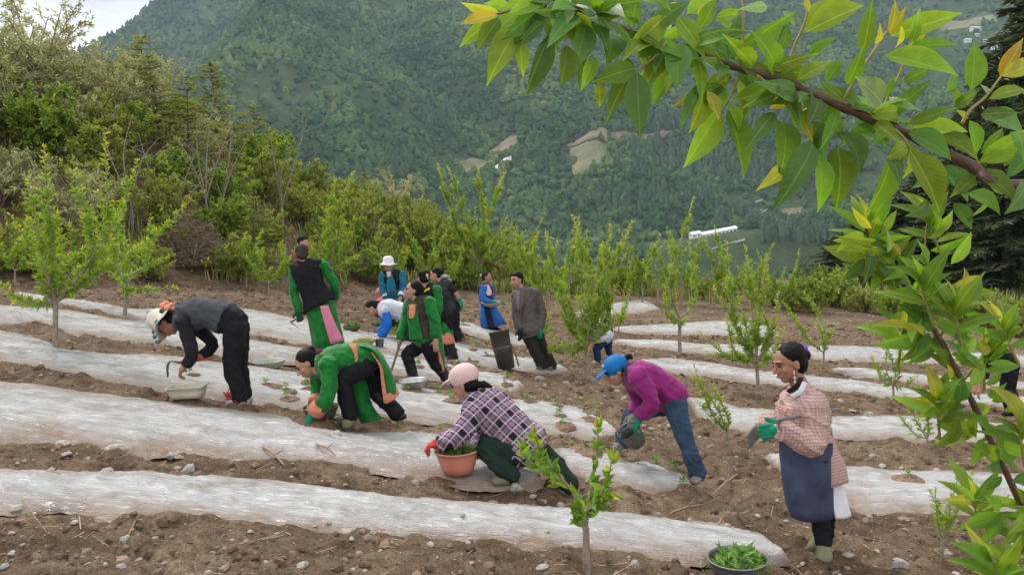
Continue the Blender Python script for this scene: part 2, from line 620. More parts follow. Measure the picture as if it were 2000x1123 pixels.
def film_cover(x, y):
    """1 well inside a film strip, 0 outside (for the soil underneath)"""
    c = np.zeros_like(x)
    for lab, A, B in FILMS:
        lo = np.minimum(A[:, :2].min(0), B[:, :2].min(0)); hi = np.maximum(A[:, :2].max(0), B[:, :2].max(0))
        m = (x > lo[0]) & (x < hi[0]) & (y > lo[1]) & (y < hi[1])
        if not m.any():
            continue
        xs, ys = x[m], y[m]
        M = (A + B)[:, :2] / 2
        # order by nearest centre station
        o = np.argsort(M[:, 0])
        ya = np.interp(xs, A[np.argsort(A[:, 0]), 0], A[np.argsort(A[:, 0]), 1])
        yb = np.interp(xs, B[np.argsort(B[:, 0]), 0], B[np.argsort(B[:, 0]), 1])
        wv = np.maximum(ya - yb, 1e-3)
        t = (ys - yb) / wv
        inside = np.clip(np.minimum(t, 1 - t) * wv / 0.12, 0, 1)
        c[m] = np.maximum(c[m], inside)
    return c

gx = np.concatenate([np.arange(-60, -12, 2.0), np.arange(-12, -6, 0.12), np.arange(-6, 6, 0.04), np.arange(6, 14, 0.11), np.arange(14, 62, 2.0)])
gy = [-20, -14, -9, -5, -2, 0, 1.2, 2.2, 3.0]
yy = 3.4
while yy < 34:
    gy.append(yy)
    yy += max(0.03, 0.0075 * (yy - 1.0) ** 1.05)
gy += list(np.arange(34.5, 64, 2.0))
gy = np.array(gy)
XX, YY = np.meshgrid(gx, gy)
xf, yf = XX.ravel(), YY.ravel()
zf = G(xf, yf)
cov = film_cover(xf, yf)
near = (np.abs(xf) < 16) & (yf > 2) & (yf < 34)
rg = np.zeros_like(zf)
rg[near] = soil_rough(xf[near], yf[near])
zf = zf + rg * (1 - 0.85 * cov) - 0.03 * cov + 0.012
# the trodden trench between the purple jacket's feet
def trench(px, wdt, dep):
    global zf
    pts = [hit(*q)[0] for q in px]
    d = np.full_like(zf, 9.0)
    for a, b in zip(pts[:-1], pts[1:]):
        ab = np.array([b.x - a.x, b.y - a.y]); L2 = (ab ** 2).sum()
        t = np.clip(((xf - a.x) * ab[0] + (yf - a.y) * ab[1]) / L2, 0, 1)
        d = np.minimum(d, np.hypot(xf - a.x - t * ab[0], yf - a.y - t * ab[1]))
    zf = zf - dep * np.exp(-(d / wdt) ** 2)
    zf = zf + dep * 0.45 * np.exp(-((d - wdt * 1.9) / (wdt * 0.7)) ** 2) * (1 - cov)
trench([(1255, 800), (1310, 860), (1370, 930), (1430, 975)], 0.16, 0.11)
nxg, nyg = len(gx), len(gy)
ii = np.arange(nyg - 1)[:, None] * nxg + np.arange(nxg - 1)[None, :]
quads = np.stack([ii, ii + 1, ii + nxg + 1, ii + nxg], -1).reshape(-1, 4)
GZ = zf.reshape(nyg, nxg)
def soil_z(x, y):
    """height of the built soil surface"""
    i = int(np.clip(np.searchsorted(gx, x) - 1, 0, nxg - 2)); j = int(np.clip(np.searchsorted(gy, y) - 1, 0, nyg - 2))
    tx = (x - gx[i]) / (gx[i + 1] - gx[i]); ty = (y - gy[j]) / (gy[j + 1] - gy[j])
    return float((GZ[j, i] * (1 - tx) + GZ[j, i + 1] * tx) * (1 - ty) + (GZ[j + 1, i] * (1 - tx) + GZ[j + 1, i + 1] * tx) * ty)

s = NT('soil', 0.95, 0.15)
co = s.coord()
n1 = s.noise(co, 0.9, 6, 0.6)
n2 = s.noise(co, 7.0, 8, 0.65)
n3 = s.noise(co, 55.0, 6, 0.7)
c1 = s.ramp(n2, [(0.30, (0.105, 0.070, 0.043)), (0.52, (0.22, 0.158, 0.102)), (0.75, (0.34, 0.262, 0.18))])
c2 = s.ramp(n1, [(0.35, (0.62, 0.58, 0.56)), (0.65, (1.0, 1.0, 1.0))])
c3 = s.ramp(n3, [(0.33, (0.45, 0.42, 0.40)), (0.55, (1, 1, 1)), (0.72, (1.45, 1.42, 1.4))])
cc = s.mix(1.0, s.mix(1.0, c1, c2, 'MULTIPLY'), c3, 'MULTIPLY')
v1 = s.n('ShaderNodeTexVoronoi', None, Vector=co, Scale=26.0)
chip = s.ramp(v1.outputs['Distance'], [(0.10, 1.0), (0.17, 0.0)])
pick = s.math('GREATER_THAN', s.n('ShaderNodeSeparateColor', None, Color=v1.outputs['Color']).outputs[0], 0.72)
cc = s.mix(s.math('MULTIPLY', chip, pick), cc, (0.40, 0.36, 0.31))
s.base(cc)
s.bump(s.mix(0.5, n2, n3), 0.9, 0.05)
ground = struct(obj('ground', mk_mesh('ground', np.stack([xf, yf, zf], -1), quads), s.m))

# ---- film
s = NT('mulch_film', 0.20, 0.6)
co = s.coord()
at = s.n('ShaderNodeAttribute', {'attribute_name': 'tint'}).outputs['Fac']
mpn = s.n('ShaderNodeMapping', None, Vector=co, Rotation=(0, 0, math.radians(6)), Scale=(1.0, 6.0, 6.0))
n1 = s.noise(mpn.outputs[0], 2.2, 7, 0.6)
n2 = s.noise(co, 3.0, 6, 0.65)
cA = s.ramp(n1, [(0.24, (0.30, 0.295, 0.29)), (0.38, (0.44, 0.435, 0.43)), (0.54, (0.55, 0.545, 0.545)), (0.76, (0.72, 0.715, 0.71))])
dirt = s.ramp(n2, [(0.48, 0.0), (0.68, 0.8)])
cB = s.mix(dirt, cA, (0.27, 0.225, 0.185))
edge = s.ramp(s.math('ADD', at, s.math('MULTIPLY', s.math('SUBTRACT', n2, 0.5), 1.5)), [(0.0, 1.0), (0.55, 0.0)])
cB = s.mix(edge, cB, (0.30, 0.22, 0.16))
s.base(cB)
mp2 = s.n('ShaderNodeMapping', None, Vector=co, Rotation=(0, 0, math.radians(5)), Scale=(1.0, 9.0, 9.0))
n3 = s.noise(mp2.outputs[0], 3.5, 5, 0.6)
n4 = s.noise(co, 9.0, 3, 0.5)
rdg = s.math('POWER', s.math('SUBTRACT', 1.0, s.math('ABSOLUTE', s.math('MULTIPLY', s.math('SUBTRACT', n3, 0.5), 4.0))), 3.0)
rdg2 = s.math('POWER', s.math('SUBTRACT', 1.0, s.math('ABSOLUTE', s.math('MULTIPLY', s.math('SUBTRACT', n4, 0.5), 5.0))), 5.0)
s.bump(s.math('ADD', rdg, s.math('MULTIPLY', rdg2, 0.5)), 0.6, 0.03)
FILM_M = s.m

NCR = 21
for si, (lab, A, B) in enumerate(FILMS):
    n = len(A)
    tt = np.linspace(0, 1, NCR)
    x = A[:, None, 0] * (1 - tt) + B[:, None, 0] * tt
    y = A[:, None, 1] * (1 - tt) + B[:, None, 1] * tt
    along = np.linspace(0, n * 0.15, n)[:, None] + 0 * x
    # ragged edges
    w_ = np.hypot(B[:, 0] - A[:, 0], B[:, 1] - A[:, 1])[:, None]
    e = fbm(np.stack([x * 2.3, y * 2.3, 0 * x + si * 7], -1), 3, 40)
    k = (np.abs(tt - 0.5) * 2)[None, :] ** 3
    y = y + (e * 0.17 + fbm(np.stack([x * 9, y * 9, 0 * x + si], -1), 2, 44) * 0.06) * k * np.minimum(w_, 1.0)
    prof = 1 - (np.abs(tt - 0.5) * 2)[None, :] ** 2.6
    bulge = 0.036 * prof - 0.040 * (1 - prof)
    q = np.stack([x * 0.9, y * 3.2, 0 * x + si], -1)
    wr = fbm(q, 3, 51) * 0.040 + (1 - np.abs(fbm(np.stack([x * 1.4, y * 9.0, 0 * x + si], -1), 3, 57))) ** 4 * 0.030
    en = np.minimum(np.arange(n), np.arange(n)[::-1])[:, None] / 3.0
    endf = np.clip(en, 0, 1)
    z = G(x.ravel(), y.ravel()).reshape(x.shape) + 0.012 + bulge * endf + wr * (0.3 + 0.7 * prof) - 0.04 * (1 - endf)
    tint = (np.minimum(tt, 1 - tt)[None, :] * 2) * np.clip(en / 1.5, 0, 1)
    idx = np.arange(n - 1)[:, None] * NCR + np.arange(NCR - 1)[None, :]
    qf = np.stack([idx, idx + NCR, idx + NCR + 1, idx + 1], -1).reshape(-1, 4)
    c0 = np.array([x.mean(), y.mean(), z.mean()])
    V = np.stack([x.ravel(), y.ravel(), z.ravel()], -1) - c0
    o = obj('mulch_film', mk_mesh('mulch_film', V, qf, True, tint.ravel()), FILM_M, loc=tuple(c0))
    tag(o, lab, 'plastic film', 'white mulch film strips over the beds')
FILM_Z = {}
_fv = []
for o in [o for o in COL.objects if o.name.startswith('mulch_film')]:
    a = np.empty(len(o.data.vertices) * 3, np.float32)
    o.data.vertices.foreach_get('co', a)
    _fv.append(a.reshape(-1, 3) + np.array(o.location))
_fv = np.concatenate(_fv)
def top_z(x, y):
    """highest of soil and film near a spot"""
    z = soil_z(x, y)
    d = np.hypot(_fv[:, 0] - x, _fv[:, 1] - y)
    k = np.argmin(d)
    if d[k] < 0.12:
        z = max(z, float(_fv[k, 2]))
    return z
def at_px(u, v):
    p, D = hit(u, v)
    return Vector((p.x, p.y, top_z(p.x, p.y))), D

# ---- stones
def stone_mesh(seed, flat):
    m = MB().ell((0, 0, 0), (1, 0, 0), (0, 0.8, 0), (0, 0, flat), 7, 5)
    V = np.array(m.V)
    V = V * (1 + 0.6 * vnoise(V * 1.1 + seed * 9.1, seed))[:, None]
    V[:, 2] = np.round(V[:, 2] * 2.2) / 2.2 * 0.5 + V[:, 2] * 0.5
    return mk_mesh('stone', V, m.F, False)
STM = [plain('stone_pale', (0.37, 0.335, 0.29), 0.85, 0.3, 4.0), plain('stone_grey', (0.30, 0.29, 0.27), 0.85, 0.3, 4.0), plain('stone_brown', (0.27, 0.20, 0.15), 0.9, 0.3, 4.0)]
stones = []
for k in range(12):
    me = stone_mesh(k, random.uniform(0.35, 0.75))
    me.materials.append(STM[[0, 0, 1, 2, 1, 2][k % 6]])
    stones.append(me)
SLAB = {0: ('pale stone lying loose on the brown soil', 'pale stones on the soil'), 1: ('grey stone lying loose on the brown soil', 'grey stones on the soil'), 2: ('brown earthy stone half sunk in the soil', 'brown stones in the soil')}
def put_stone(x, y, size, k, lab=None):
    me = stones[k % 12]
    o = obj('stone', me)
    z = top_z(x, y)
    o.location = (x, y, z + size * 0.12)
    o.scale = (size, size, size)
    o.rotation_euler = (random.uniform(-.25, .25), random.uniform(-.25, .25), random.uniform(0, 6.28))
    kind = [0, 0, 1, 2, 1, 2][(k % 12) % 6]
    if lab:
        tag(o, lab, 'stone')
    else:
        tag(o, SLAB[kind][0], 'stone', SLAB[kind][1])
STONE_PX = [  # (u, v, width px, mesh)
 (231, 889, 42, 1), (316, 878, 24, 3), (120, 866, 36, 0), (128, 884, 32, 6), (370, 910, 34, 2), (345, 905, 16, 7), (210, 917, 26, 0), (97, 910, 20, 1), (170, 890, 18, 2),
 (145, 1012, 20, 6), (248, 1063, 24, 2), (30, 992, 28, 1), (8, 1107, 20, 4), (25, 1083, 18, 1), (235, 1115, 26, 4), (160, 1076, 22, 0), (590, 1100, 30, 1), (490, 1053, 14, 0),
 (615, 1035, 12, 6), (643, 1034, 12, 7), (660, 860, 22, 6), (1007, 958, 28, 2), (1040, 967, 26, 8), (1043, 967, 14, 6), (1059, 968, 24, 4), (964, 976, 20, 3), (1094, 974, 20, 0),
 (1755, 1088, 20, 6), (1762, 1106, 32, 2), (1781, 1084, 12, 8), (1865, 1117, 28, 0), (1633, 1110, 18, 4), (1655, 1102, 16, 5), (1568, 1092, 14, 1), (1545, 1046, 22, 0),
 (1480, 1018, 14, 6), (1420, 1035, 16, 1), (1310, 830, 18, 0), (1235, 770, 20, 2), (1218, 778, 14, 7), (1055, 743, 20, 2), (1105, 746, 16, 7), (1205, 765, 14, 6),
 (1665, 805, 18, 6), (1640, 785, 16, 0), (1713, 1075, 12, 1), (1940, 1000, 26, 6), (1990, 1065, 30, 0), (1535, 1018, 16, 8), (1722, 908, 18, 0), (1760, 905, 12, 6),
 (1830, 915, 16, 1), (1700, 820, 20, 2), (1400, 800, 12, 6), (905, 1030, 14, 7), (1068, 1055, 14, 6), (1240, 1110, 22, 2), (1060, 1110, 30, 0), (730, 1058, 16, 8), (700, 1080, 18, 3)]
for u, v, wpx, k in STONE_PX:
    p, D = hit(u, v)
    put_stone(p.x, p.y, wpx * D / F / 2, k)
nst = 0
while nst < 225:
    x = random.uniform(-4.5, 5.5); y = 3.9 + 13 * random.random() ** 1.6
    if abs(x) > 0.7 * y or film_cover(np.array([x]), np.array([y]))[0] > 0.0:
        continue
    put_stone(x, y, random.choice([0.012, 0.016, 0.02, 0.026, 0.034]) * random.uniform(.8, 1.3) * (0.8 + 0.04 * y), random.randrange(12))
    nst += 1
# gravel, clods and straw: too many to count
def scatter_soil(n, xr, yr, power, allow_film=0.0):
    xs, ys = [], []
    while len(xs) < n:
        x = RNG.uniform(*xr, n * 2); y = yr[0] + (yr[1] - yr[0]) * RNG.random(n * 2) ** power
        ok = (np.abs(x) < 0.74 * y + 0.5) & (film_cover(x, y) <= allow_film)
        xs += list(x[ok]); ys += list(y[ok])
    return np.array(xs[:n]), np.array(ys[:n])
def soil_zv(x, y):
    i = np.clip(np.searchsorted(gx, x) - 1, 0, nxg - 2); j = np.clip(np.searchsorted(gy, y) - 1, 0, nyg - 2)
    tx = (x - gx[i]) / (gx[i + 1] - gx[i]); ty = (y - gy[j]) / (gy[j + 1] - gy[j])
    return (GZ[j, i] * (1 - tx) + GZ[j, i + 1] * tx) * (1 - ty) + (GZ[j + 1, i] * (1 - tx) + GZ[j + 1, i + 1] * tx) * ty
def rubble(name, n, smin, smax, yr, power, mat, flat, seed):
    x, y = scatter_soil(n, (-9, 13), yr, power)
    z = soil_zv(x, y)
    ph = (1 + 5 ** .5) / 2
    oc = np.array([[-1, ph, 0], [1, ph, 0], [-1, -ph, 0], [1, -ph, 0], [0, -1, ph], [0, 1, ph], [0, -1, -ph], [0, 1, -ph], [ph, 0, -1], [ph, 0, 1], [-ph, 0, -1], [-ph, 0, 1]], float) / 1.9
    fc = np.array([[0, 11, 5], [0, 5, 1], [0, 1, 7], [0, 7, 10], [0, 10, 11], [1, 5, 9], [5, 11, 4], [11, 10, 2], [10, 7, 6], [7, 1, 8], [3, 9, 4], [3, 4, 2], [3, 2, 6], [3, 6, 8], [3, 8, 9], [4, 9, 5], [2, 4, 11], [6, 2, 10], [8, 6, 7], [9, 8, 1]])
    a = RNG.uniform(0, 6.28, n)
    sz = (smin + (smax - smin) * RNG.random(n) ** 3) * (0.75 + 0.06 * y)
    J = RNG.uniform(0.62, 1.3, (n, 12, 3))
    V = oc[None] * J * sz[:, None, None] * np.array([1, .75, flat])
    ca, sa = np.cos(a)[:, None], np.sin(a)[:, None]
    vx = V[:, :, 0] * ca - V[:, :, 1] * sa
    vy = V[:, :, 0] * sa + V[:, :, 1] * ca
    W = np.stack([vx + x[:, None], vy + y[:, None], V[:, :, 2] + z[:, None]], -1).reshape(-1, 3)
    Fc = (fc[None] + (np.arange(n) * 12)[:, None, None]).reshape(-1, 3)
    o = obj(name, mk_mesh(name, W, Fc, False, np.repeat(RNG.random(n), 12)), mat)
    struct(o, 'stuff')
    return o
s = NT('gravel', 0.9, 0.2)
at = s.n('ShaderNodeAttribute', {'attribute_name': 'tint'}).outputs['Fac']
s.base(s.ramp(at, [(0.0, (0.10, 0.066, 0.045)), (0.45, (0.19, 0.135, 0.098)), (0.7, (0.30, 0.27, 0.23)), (1.0, (0.42, 0.385, 0.335))]))
GRAVEL_M = s.m
tag(rubble('gravel', 9000, 0.004, 0.022, (3.8, 26), 1.7, GRAVEL_M, 0.6, 1), 'small gravel scattered over the bare soil', 'gravel')
s = NT('clods', 0.97, 0.1)
at = s.n('ShaderNodeAttribute', {'attribute_name': 'tint'}).outputs['Fac']
s.base(s.ramp(at, [(0.0, (0.10, 0.06, 0.04)), (0.6, (0.18, 0.12, 0.082)), (1.0, (0.25, 0.18, 0.13))]))
tag(rubble('soil_clods', 9500, 0.007, 0.048, (3.8, 22), 1.6, s.m, 0.7, 2), 'crumbled brown soil clods between the film strips', 'soil')
def straw(name, n, yr, lmin, lmax, r, mat, label):
    x, y = scatter_soil(n, (-10, 13), yr, 1.5)
    z = soil_zv(x, y)
    a = RNG.uniform(0, 6.28, n); L = RNG.uniform(lmin, lmax, n); tl = RNG.uniform(-0.1, 0.35, n)
    d = np.stack([np.cos(a), np.sin(a), np.sin(tl)], -1) * L[:, None] / 2
    c = np.stack([x, y, z + 0.006 + np.abs(d[:, 2]) * 0.6], -1)
    sd_ = np.stack([-np.sin(a), np.cos(a), 0 * a], -1) * r
    up = np.array([0, 0, r * 1.2])
    W = np.stack([c - d + sd_, c - d - sd_, c - d + up, c + d + sd_ * .6, c + d - sd_ * .6, c + d + up * .6], 1).reshape(-1, 3)
    fc = np.array([[0, 3, 5], [0, 5, 2], [1, 2, 5], [1, 5, 4], [0, 1, 4], [0, 4, 3]])
    Fc = (fc[None] + (np.arange(n) * 6)[:, None, None]).reshape(-1, 3)
    o = struct(obj(name, mk_mesh(name, W, Fc, False, np.repeat(RNG.random(n), 6)), mat), 'stuff')
    return tag(o, label, 'straw')
s = NT('straw', 0.85, 0.2)
at = s.n('ShaderNodeAttribute', {'attribute_name': 'tint'}).outputs['Fac']
s.base(s.ramp(at, [(0.0, (0.16, 0.10, 0.065)), (0.6, (0.34, 0.25, 0.16)), (1.0, (0.56, 0.46, 0.33))]))
STRAW_M = s.m
straw('straw_litter', 3800, (3.8, 24), 0.03, 0.16, 0.003, STRAW_M, 'dry straw and root bits littering the bare soil')
# a few bigger sticks one can pick out
STICKS = [((515, 882), (555, 918), 6), ((45, 985), (95, 1050), 3), ((1405, 1035), (1420, 1020), 4), ((1390, 965), (1440, 930), 6), ((620, 885), (655, 900), 5), ((1590, 640), (1655, 660), 4), ((1310, 1000), (1372, 992), 5), ((1605, 900), (1650, 880), 3), ((1100, 985), (1150, 1000), 4), ((250, 1050), (275, 1010), 3)]
STICK_M = plain('dry_stick', (0.30, 0.20, 0.13), 0.9, 0.35, 30)
for k, (a, b, wpx) in enumerate(STICKS):
    pa, D = at_px(*a); pb, _ = at_px(*b)
    m = MB()
    mid = (pa + pb) / 2 + Vector((random.uniform(-.03, .03), random.uniform(-.03, .03), 0.03))
    r = wpx * D / F / 2
    m.tube([pa + Vector((0, 0, r)), mid, pb + Vector((0, 0, r * 2))], [r, r * .9, r * .5], 6, sub=4)
    tw = mid + (pb - pa) * .2
    m.tube([mid, tw + Vector((.02, .04, .05))], [r * .5, r * .25], 5)
    o = obj('stick', None, loc=pa)
    m.build('stick_wood', STICK_M, o)
    tag(o, 'dry brown broken stick lying on the soil', 'stick', 'dry sticks on the soil')
# ------------------------------------------------------------------ valley and mountains
def M(x, y):
    x = np.asarray(x, float); y = np.asarray(y, float)
    k = np.interp(x, [-400, 0, 250, 700, 1500], [0.60, 0.56, 0.40, 0.26, 0.22])
    yb = np.interp(x, [-400, 0, 300, 900], [600, 620, 600, 560])
    main = -75 + k * (y - yb) + np.interp(x, [0, 500, 1500], [0, .20, .24]) * np.clip(y - 1050, 0, 1e9)
    main = np.minimum(main, 900)
    p = xyz(x, y)
    rid = (1 - np.abs(fbm(np.stack([x / 330 + 0.25 * y / 330, y / 900, 0 * x], -1), 3, 71))) - 0.6
    main = main + rid * 230 * sstep(500, 1000, y) + fbm(p / 120, 4, 73) * 34
    main = main - 1.0 * np.clip(-330 - x + 0.04 * (y - 700), 0, None)
    cap = np.minimum(425 + 1.27 * (x + 835), 950)
    far = np.minimum(1.0 * (y - 1290), cap + fbm(xyz(x, 0 * x) / 60, 3, 77) * 14 + np.clip(1900 - y, 0, None) * 0.0)
    far = far + fbm(p / 160, 4, 79) * 30
    z = np.maximum(main, np.maximum(far, -200))
    # the drop from the field into the valley
    t = np.clip((y - 40) / 300, 0, 1)
    nearz = -8 - 120 * t + fbm(p / 60, 3, 81) * 6 * t
    bl = sstep(330, 640, y)
    z = nearz * (1 - bl) + z * bl
    z = z - np.clip(y - 2900, 0, None) * 0.5
    return z
def mhit(u, v):
    d = ray(u, v)
    T = np.arange(500, 3000, 4.0)
    x = CAM.x + d.x * T; y = CAM.y + d.y * T; z = CAM.z + d.z * T
    b = z - M(x, y)
    k = np.where(b < 0)[0]
    D = T[k[0]] if len(k) else 2900
    return P(u, v, D), D
_M0 = M
_Dm = mhit(1396, 458)[1]
BA, BB = P(1352, 467, _Dm), P(1440, 451, _Dm + 6)
def M(x, y):
    """the slope with the levelled pad the long building stands on"""
    x = np.asarray(x, float); y = np.asarray(y, float)
    z = _M0(x, y)
    dx, dy = BB.x - BA.x, BB.y - BA.y
    t = ((x - BA.x) * dx + (y - BA.y) * dy) / (dx * dx + dy * dy)
    tc_ = np.clip(t, 0, 1)
    d = np.hypot(x - BA.x - dx * tc_, y - BA.y - dy * tc_)
    w_ = 1 - sstep(16, 75, d)
    return z * (1 - w_) + (BA.z + (BB.z - BA.z) * tc_) * w_
mgx = np.concatenate([np.arange(-3200, -1500, 60), np.arange(-1500, 1900, 14), np.arange(1900, 3600, 60)])
mgy = np.concatenate([np.arange(42, 500, 24), np.arange(500, 1500, 12), np.arange(1500, 3300, 24)])
A_, B_ = np.meshgrid(mgx, mgy)
mz = M(A_.ravel(), B_.ravel())
q = np.arange(len(mgy) - 1)[:, None] * len(mgx) + np.arange(len(mgx) - 1)[None, :]
q = np.stack([q, q + 1, q + len(mgx) + 1, q + len(mgx)], -1).reshape(-1, 4)
s = NT('hill_scrub', 0.95, 0.1)
co = s.coord()
n1 = s.noise(co, 0.006, 6, 0.6)
n2 = s.noise(co, 0.06, 8, 0.7)
c1 = s.ramp(n2, [(0.3, (0.026, 0.046, 0.020)), (0.55, (0.055, 0.082, 0.032)), (0.75, (0.10, 0.12, 0.05))])
c2 = s.ramp(n1, [(0.3, (0.7, 0.8, 0.8)), (0.7, (1.25, 1.15, 1.0))])
s.base(s.mix(1.0, c1, c2, 'MULTIPLY'))
s.bump(n2, 0.8, 6.0)
mountain = struct(obj('mountain', mk_mesh('mountain', np.stack([A_.ravel(), B_.ravel(), mz], -1), q), s.m))

# bare terraces, slips and walls on the far slope, traced on the slope itself
def inpoly(u, v, poly):
    ins = np.zeros(u.shape, bool)
    n = len(poly)
    for i in range(n):
        x1, y1 = poly[i]; x2, y2 = poly[(i + 1) % n]
        c = ((y1 > v) != (y2 > v)) & (u < (x2 - x1) * (v - y1) / ((y2 - y1) if y2 != y1 else 1e-9) + x1)
        ins ^= c
    return ins
def patch(name, poly, mat, label, cat, lift=1.2, step=5.0):
    """a bare field: sheet draped over the slope inside the outline of its ground"""
    W = [mhit(u, v)[0] for u, v in poly]
    wp = [(p.x, p.y) for p in W]
    xs = [p[0] for p in wp]; ys = [p[1] for p in wp]
    cx, cy = sum(xs) / len(xs), sum(ys) / len(ys)
    V, Fc = [], []
    n = len(wp)
    rings = 7
    for r in range(rings + 1):
        for i in range(n):
            for kk in range(4):
                f = kk / 4
                a, b = wp[i], wp[(i + 1) % n]
                px, py = a[0] + (b[0] - a[0]) * f, a[1] + (b[1] - a[1]) * f
                t = r / rings
                x, y = cx + (px - cx) * t, cy + (py - cy) * t
                V.append((x, y, float(M(np.array([x]), np.array([y]))[0]) + (lift if r < rings else -0.3)))
    m = n * 4
    for r in range(rings):
        for i in range(m):
            j = (i + 1) % m
            Fc.append((r * m + i, r * m + j, (r + 1) * m + j, (r + 1) * m + i))
    c0 = np.array([cx, cy, float(M(np.array([cx]), np.array([cy]))[0])])
    o = obj(name, mk_mesh(name, np.array(V) - c0, Fc), mat, loc=tuple(c0))
    tag(o, label, cat)
    return wp
FIELD_M = plain('bare_field', (0.20, 0.155, 0.105), 0.95, 0.35, 0.05, bump=0)
FIELD2_M = plain('bare_field_green', (0.17, 0.165, 0.085), 0.95, 0.35, 0.06, bump=0)
SLIP_M = plain('pale_slip', (0.62, 0.61, 0.58), 0.9, 0.3, 0.09, bump=0)
PATCHES = []
for nm, poly, m, lab, cat in [
    ('terrace_field', [(948, 300), (985, 275), (1015, 268), (1010, 290), (985, 303), (950, 308)], FIELD_M, 'small brown terrace field above the white slip', 'field'),
    ('terrace_field', [(890, 318), (920, 308), (960, 310), (945, 330), (900, 335)], FIELD2_M, 'dull brown terrace left of the white slip', 'field'),
    ('rock_slip', [(963, 330), (985, 312), (1003, 305), (1000, 318), (975, 332)], SLIP_M, 'white rock slip below the small brown terrace', 'rock slip'),
    ('terrace_field', [(1105, 285), (1140, 270), (1185, 253), (1187, 280), (1110, 288)], FIELD_M, 'reddish brown bare field, upper half of the large clearing', 'field'),
    ('terrace_field', [(1108, 292), (1186, 283), (1178, 325), (1150, 340), (1118, 345), (1112, 318)], FIELD2_M, 'large dry field with pale terrace lines on the far slope', 'field'),
    ('terrace_field', [(1190, 265), (1340, 245), (1345, 255), (1200, 275)], FIELD_M, 'long thin ploughed strip on the far slope', 'field'),
    ('terrace_field', [(1520, 415), (1570, 405), (1565, 420), (1525, 425)], FIELD_M, 'small bare plot above the dark poplar wood', 'field'),
    ('terrace_field', [(1820, 50), (1940, 30), (1950, 45), (1840, 65)], FIELD2_M, 'pale terraced field near the hill village', 'field')]:
    PATCHES.append(patch(nm, poly, m, lab, cat))
# rows of pale stone terrace walls
WALL_M = plain('terrace_stone', (0.50, 0.47, 0.42), 0.9, 0.25, 0.3, bump=0)
WALLS = [[(1435, 415), (1460, 402), (1490, 392)], [(1440, 420), (1470, 416), (1490, 412)], [(1462, 437), (1485, 420), (1505, 408)], [(1390, 490), (1420, 480), (1455, 470)],
         [(1105, 468), (1140, 460), (1165, 445)], [(1108, 478), (1130, 472)], [(1060, 470), (1090, 460)], [(1640, 98), (1655, 102)],
         [(1115, 310), (1150, 300), (1180, 296)], [(1118, 330), (1150, 322), (1175, 318)], [(1620, 92), (1660, 104)], [(1070, 465), (1100, 474)]]
for k, wl in enumerate(WALLS):
    m = MB()
    pts = [mhit(u, v)[0] for u, v in wl]
    c0 = pts[0].copy()
    for a, b in zip(pts[:-1], pts[1:]):
        d = (b - a)
        if d.length > 400:
            continue
        side = Vector((-d.y, d.x, 0)).normalized()
        m.box((a + b) / 2 + Vector((0, 0, 1.0)), d / 2, side * 0.5, Vector((0, 0, 0.9)))
    if not m.V:
        continue
    o = obj('terrace_wall', None, loc=c0)
    m.build('wall_stones', WALL_M, o, smooth=False)
    o['kind'] = 'thing'
    tag(o, 'pale stone terrace wall on the far valley slope', 'terrace wall', 'terrace walls across the valley')
# long white building and village houses
WHITE_M = plain('white_plaster', (0.74, 0.74, 0.74), 0.8, 0.06, 0.5, bump=0)
BLUEROOF_M = plain('pale_roof', (0.66, 0.70, 0.76), 0.5, 0.06, 0.5, bump=0)
DARKW_M = plain('dark_window', (0.05, 0.055, 0.065), 0.3, 0.1, 1, bump=0)
def house(pa, pb, depth, hgt, label, nwin=6, name='house', roofm=None, lift=None):
    d = pb - pa
    d.z = 0
    L = d.length
    x = d.normalized(); y = Vector((-x.y, x.x, 0)); zz = Vector((0, 0, 1))
    o = obj(name, None, loc=pa)
    mid_ = [pa.lerp(pb, q) + y * dq for q in (0, .25, .5, .75, 1) for dq in (0, depth)]
    lift = lift if lift is not None else max(float(M(np.array([q.x]), np.array([q.y]))[0]) - (pa.z + (pb.z - pa.z) * i_ / 9) for i_, q in enumerate(mid_))
    z0 = min(pa.z, pb.z) - 1.5 + max(0, lift) * .8
    c = (pa + pb) / 2
    c.z = z0
    slope = Vector((0, 0, (pb.z - pa.z) / 2))
    w_ = MB().box(c + y * depth / 2 + zz * (hgt / 2 + 1.5), x * L / 2 + slope, y * depth / 2, zz * (hgt / 2 + .8))
    wl_ = w_.build('wall', WHITE_M, o, False)
    rf = MB()
    t0 = c + zz * (hgt + 2.2)
    a = [t0 - x * (L / 2 + .5) - slope - y * .6, t0 + x * (L / 2 + .5) + slope - y * .6, t0 + x * (L / 2 + .5) + slope + y * (depth + .6), t0 - x * (L / 2 + .5) - slope + y * (depth + .6)]
    r1 = (a[0] + a[3]) / 2 + zz * depth * .28; r2 = (a[1] + a[2]) / 2 + zz * depth * .28
    rf.add(a + [r1, r2], [(0, 1, 5, 4), (2, 3, 4, 5), (0, 4, 3), (1, 2, 5), (0, 3, 2, 1)])
    rf.build('roof', roofm or BLUEROOF_M, o, False)
    for k in range(nwin):
        f = (k + .5) / nwin - .5
        MB().box(c + x * L * f + slope * 2 * f + zz * (hgt * .5 + 1.9) - y * .12, x * min(.8, L / nwin * .3), y * .1, zz * hgt * .2).build('window', DARKW_M, wl_, False)
    tag(o, label, 'building')
    return o
a, b = BA.copy(), BB.copy()
a2 = a + (b - a) * 0.22
for _q in (a, b):
    _q.z += 0.6
house(a, a + (b - a) * 0.2, 8, 3.2, 'short low white shed beside the long white building across the valley', 2, 'shed', lift=0.0)
house(a2, b, 8, 3.6, 'long low white building with pale roof across the valley', 9, 'long_building', lift=0.0)
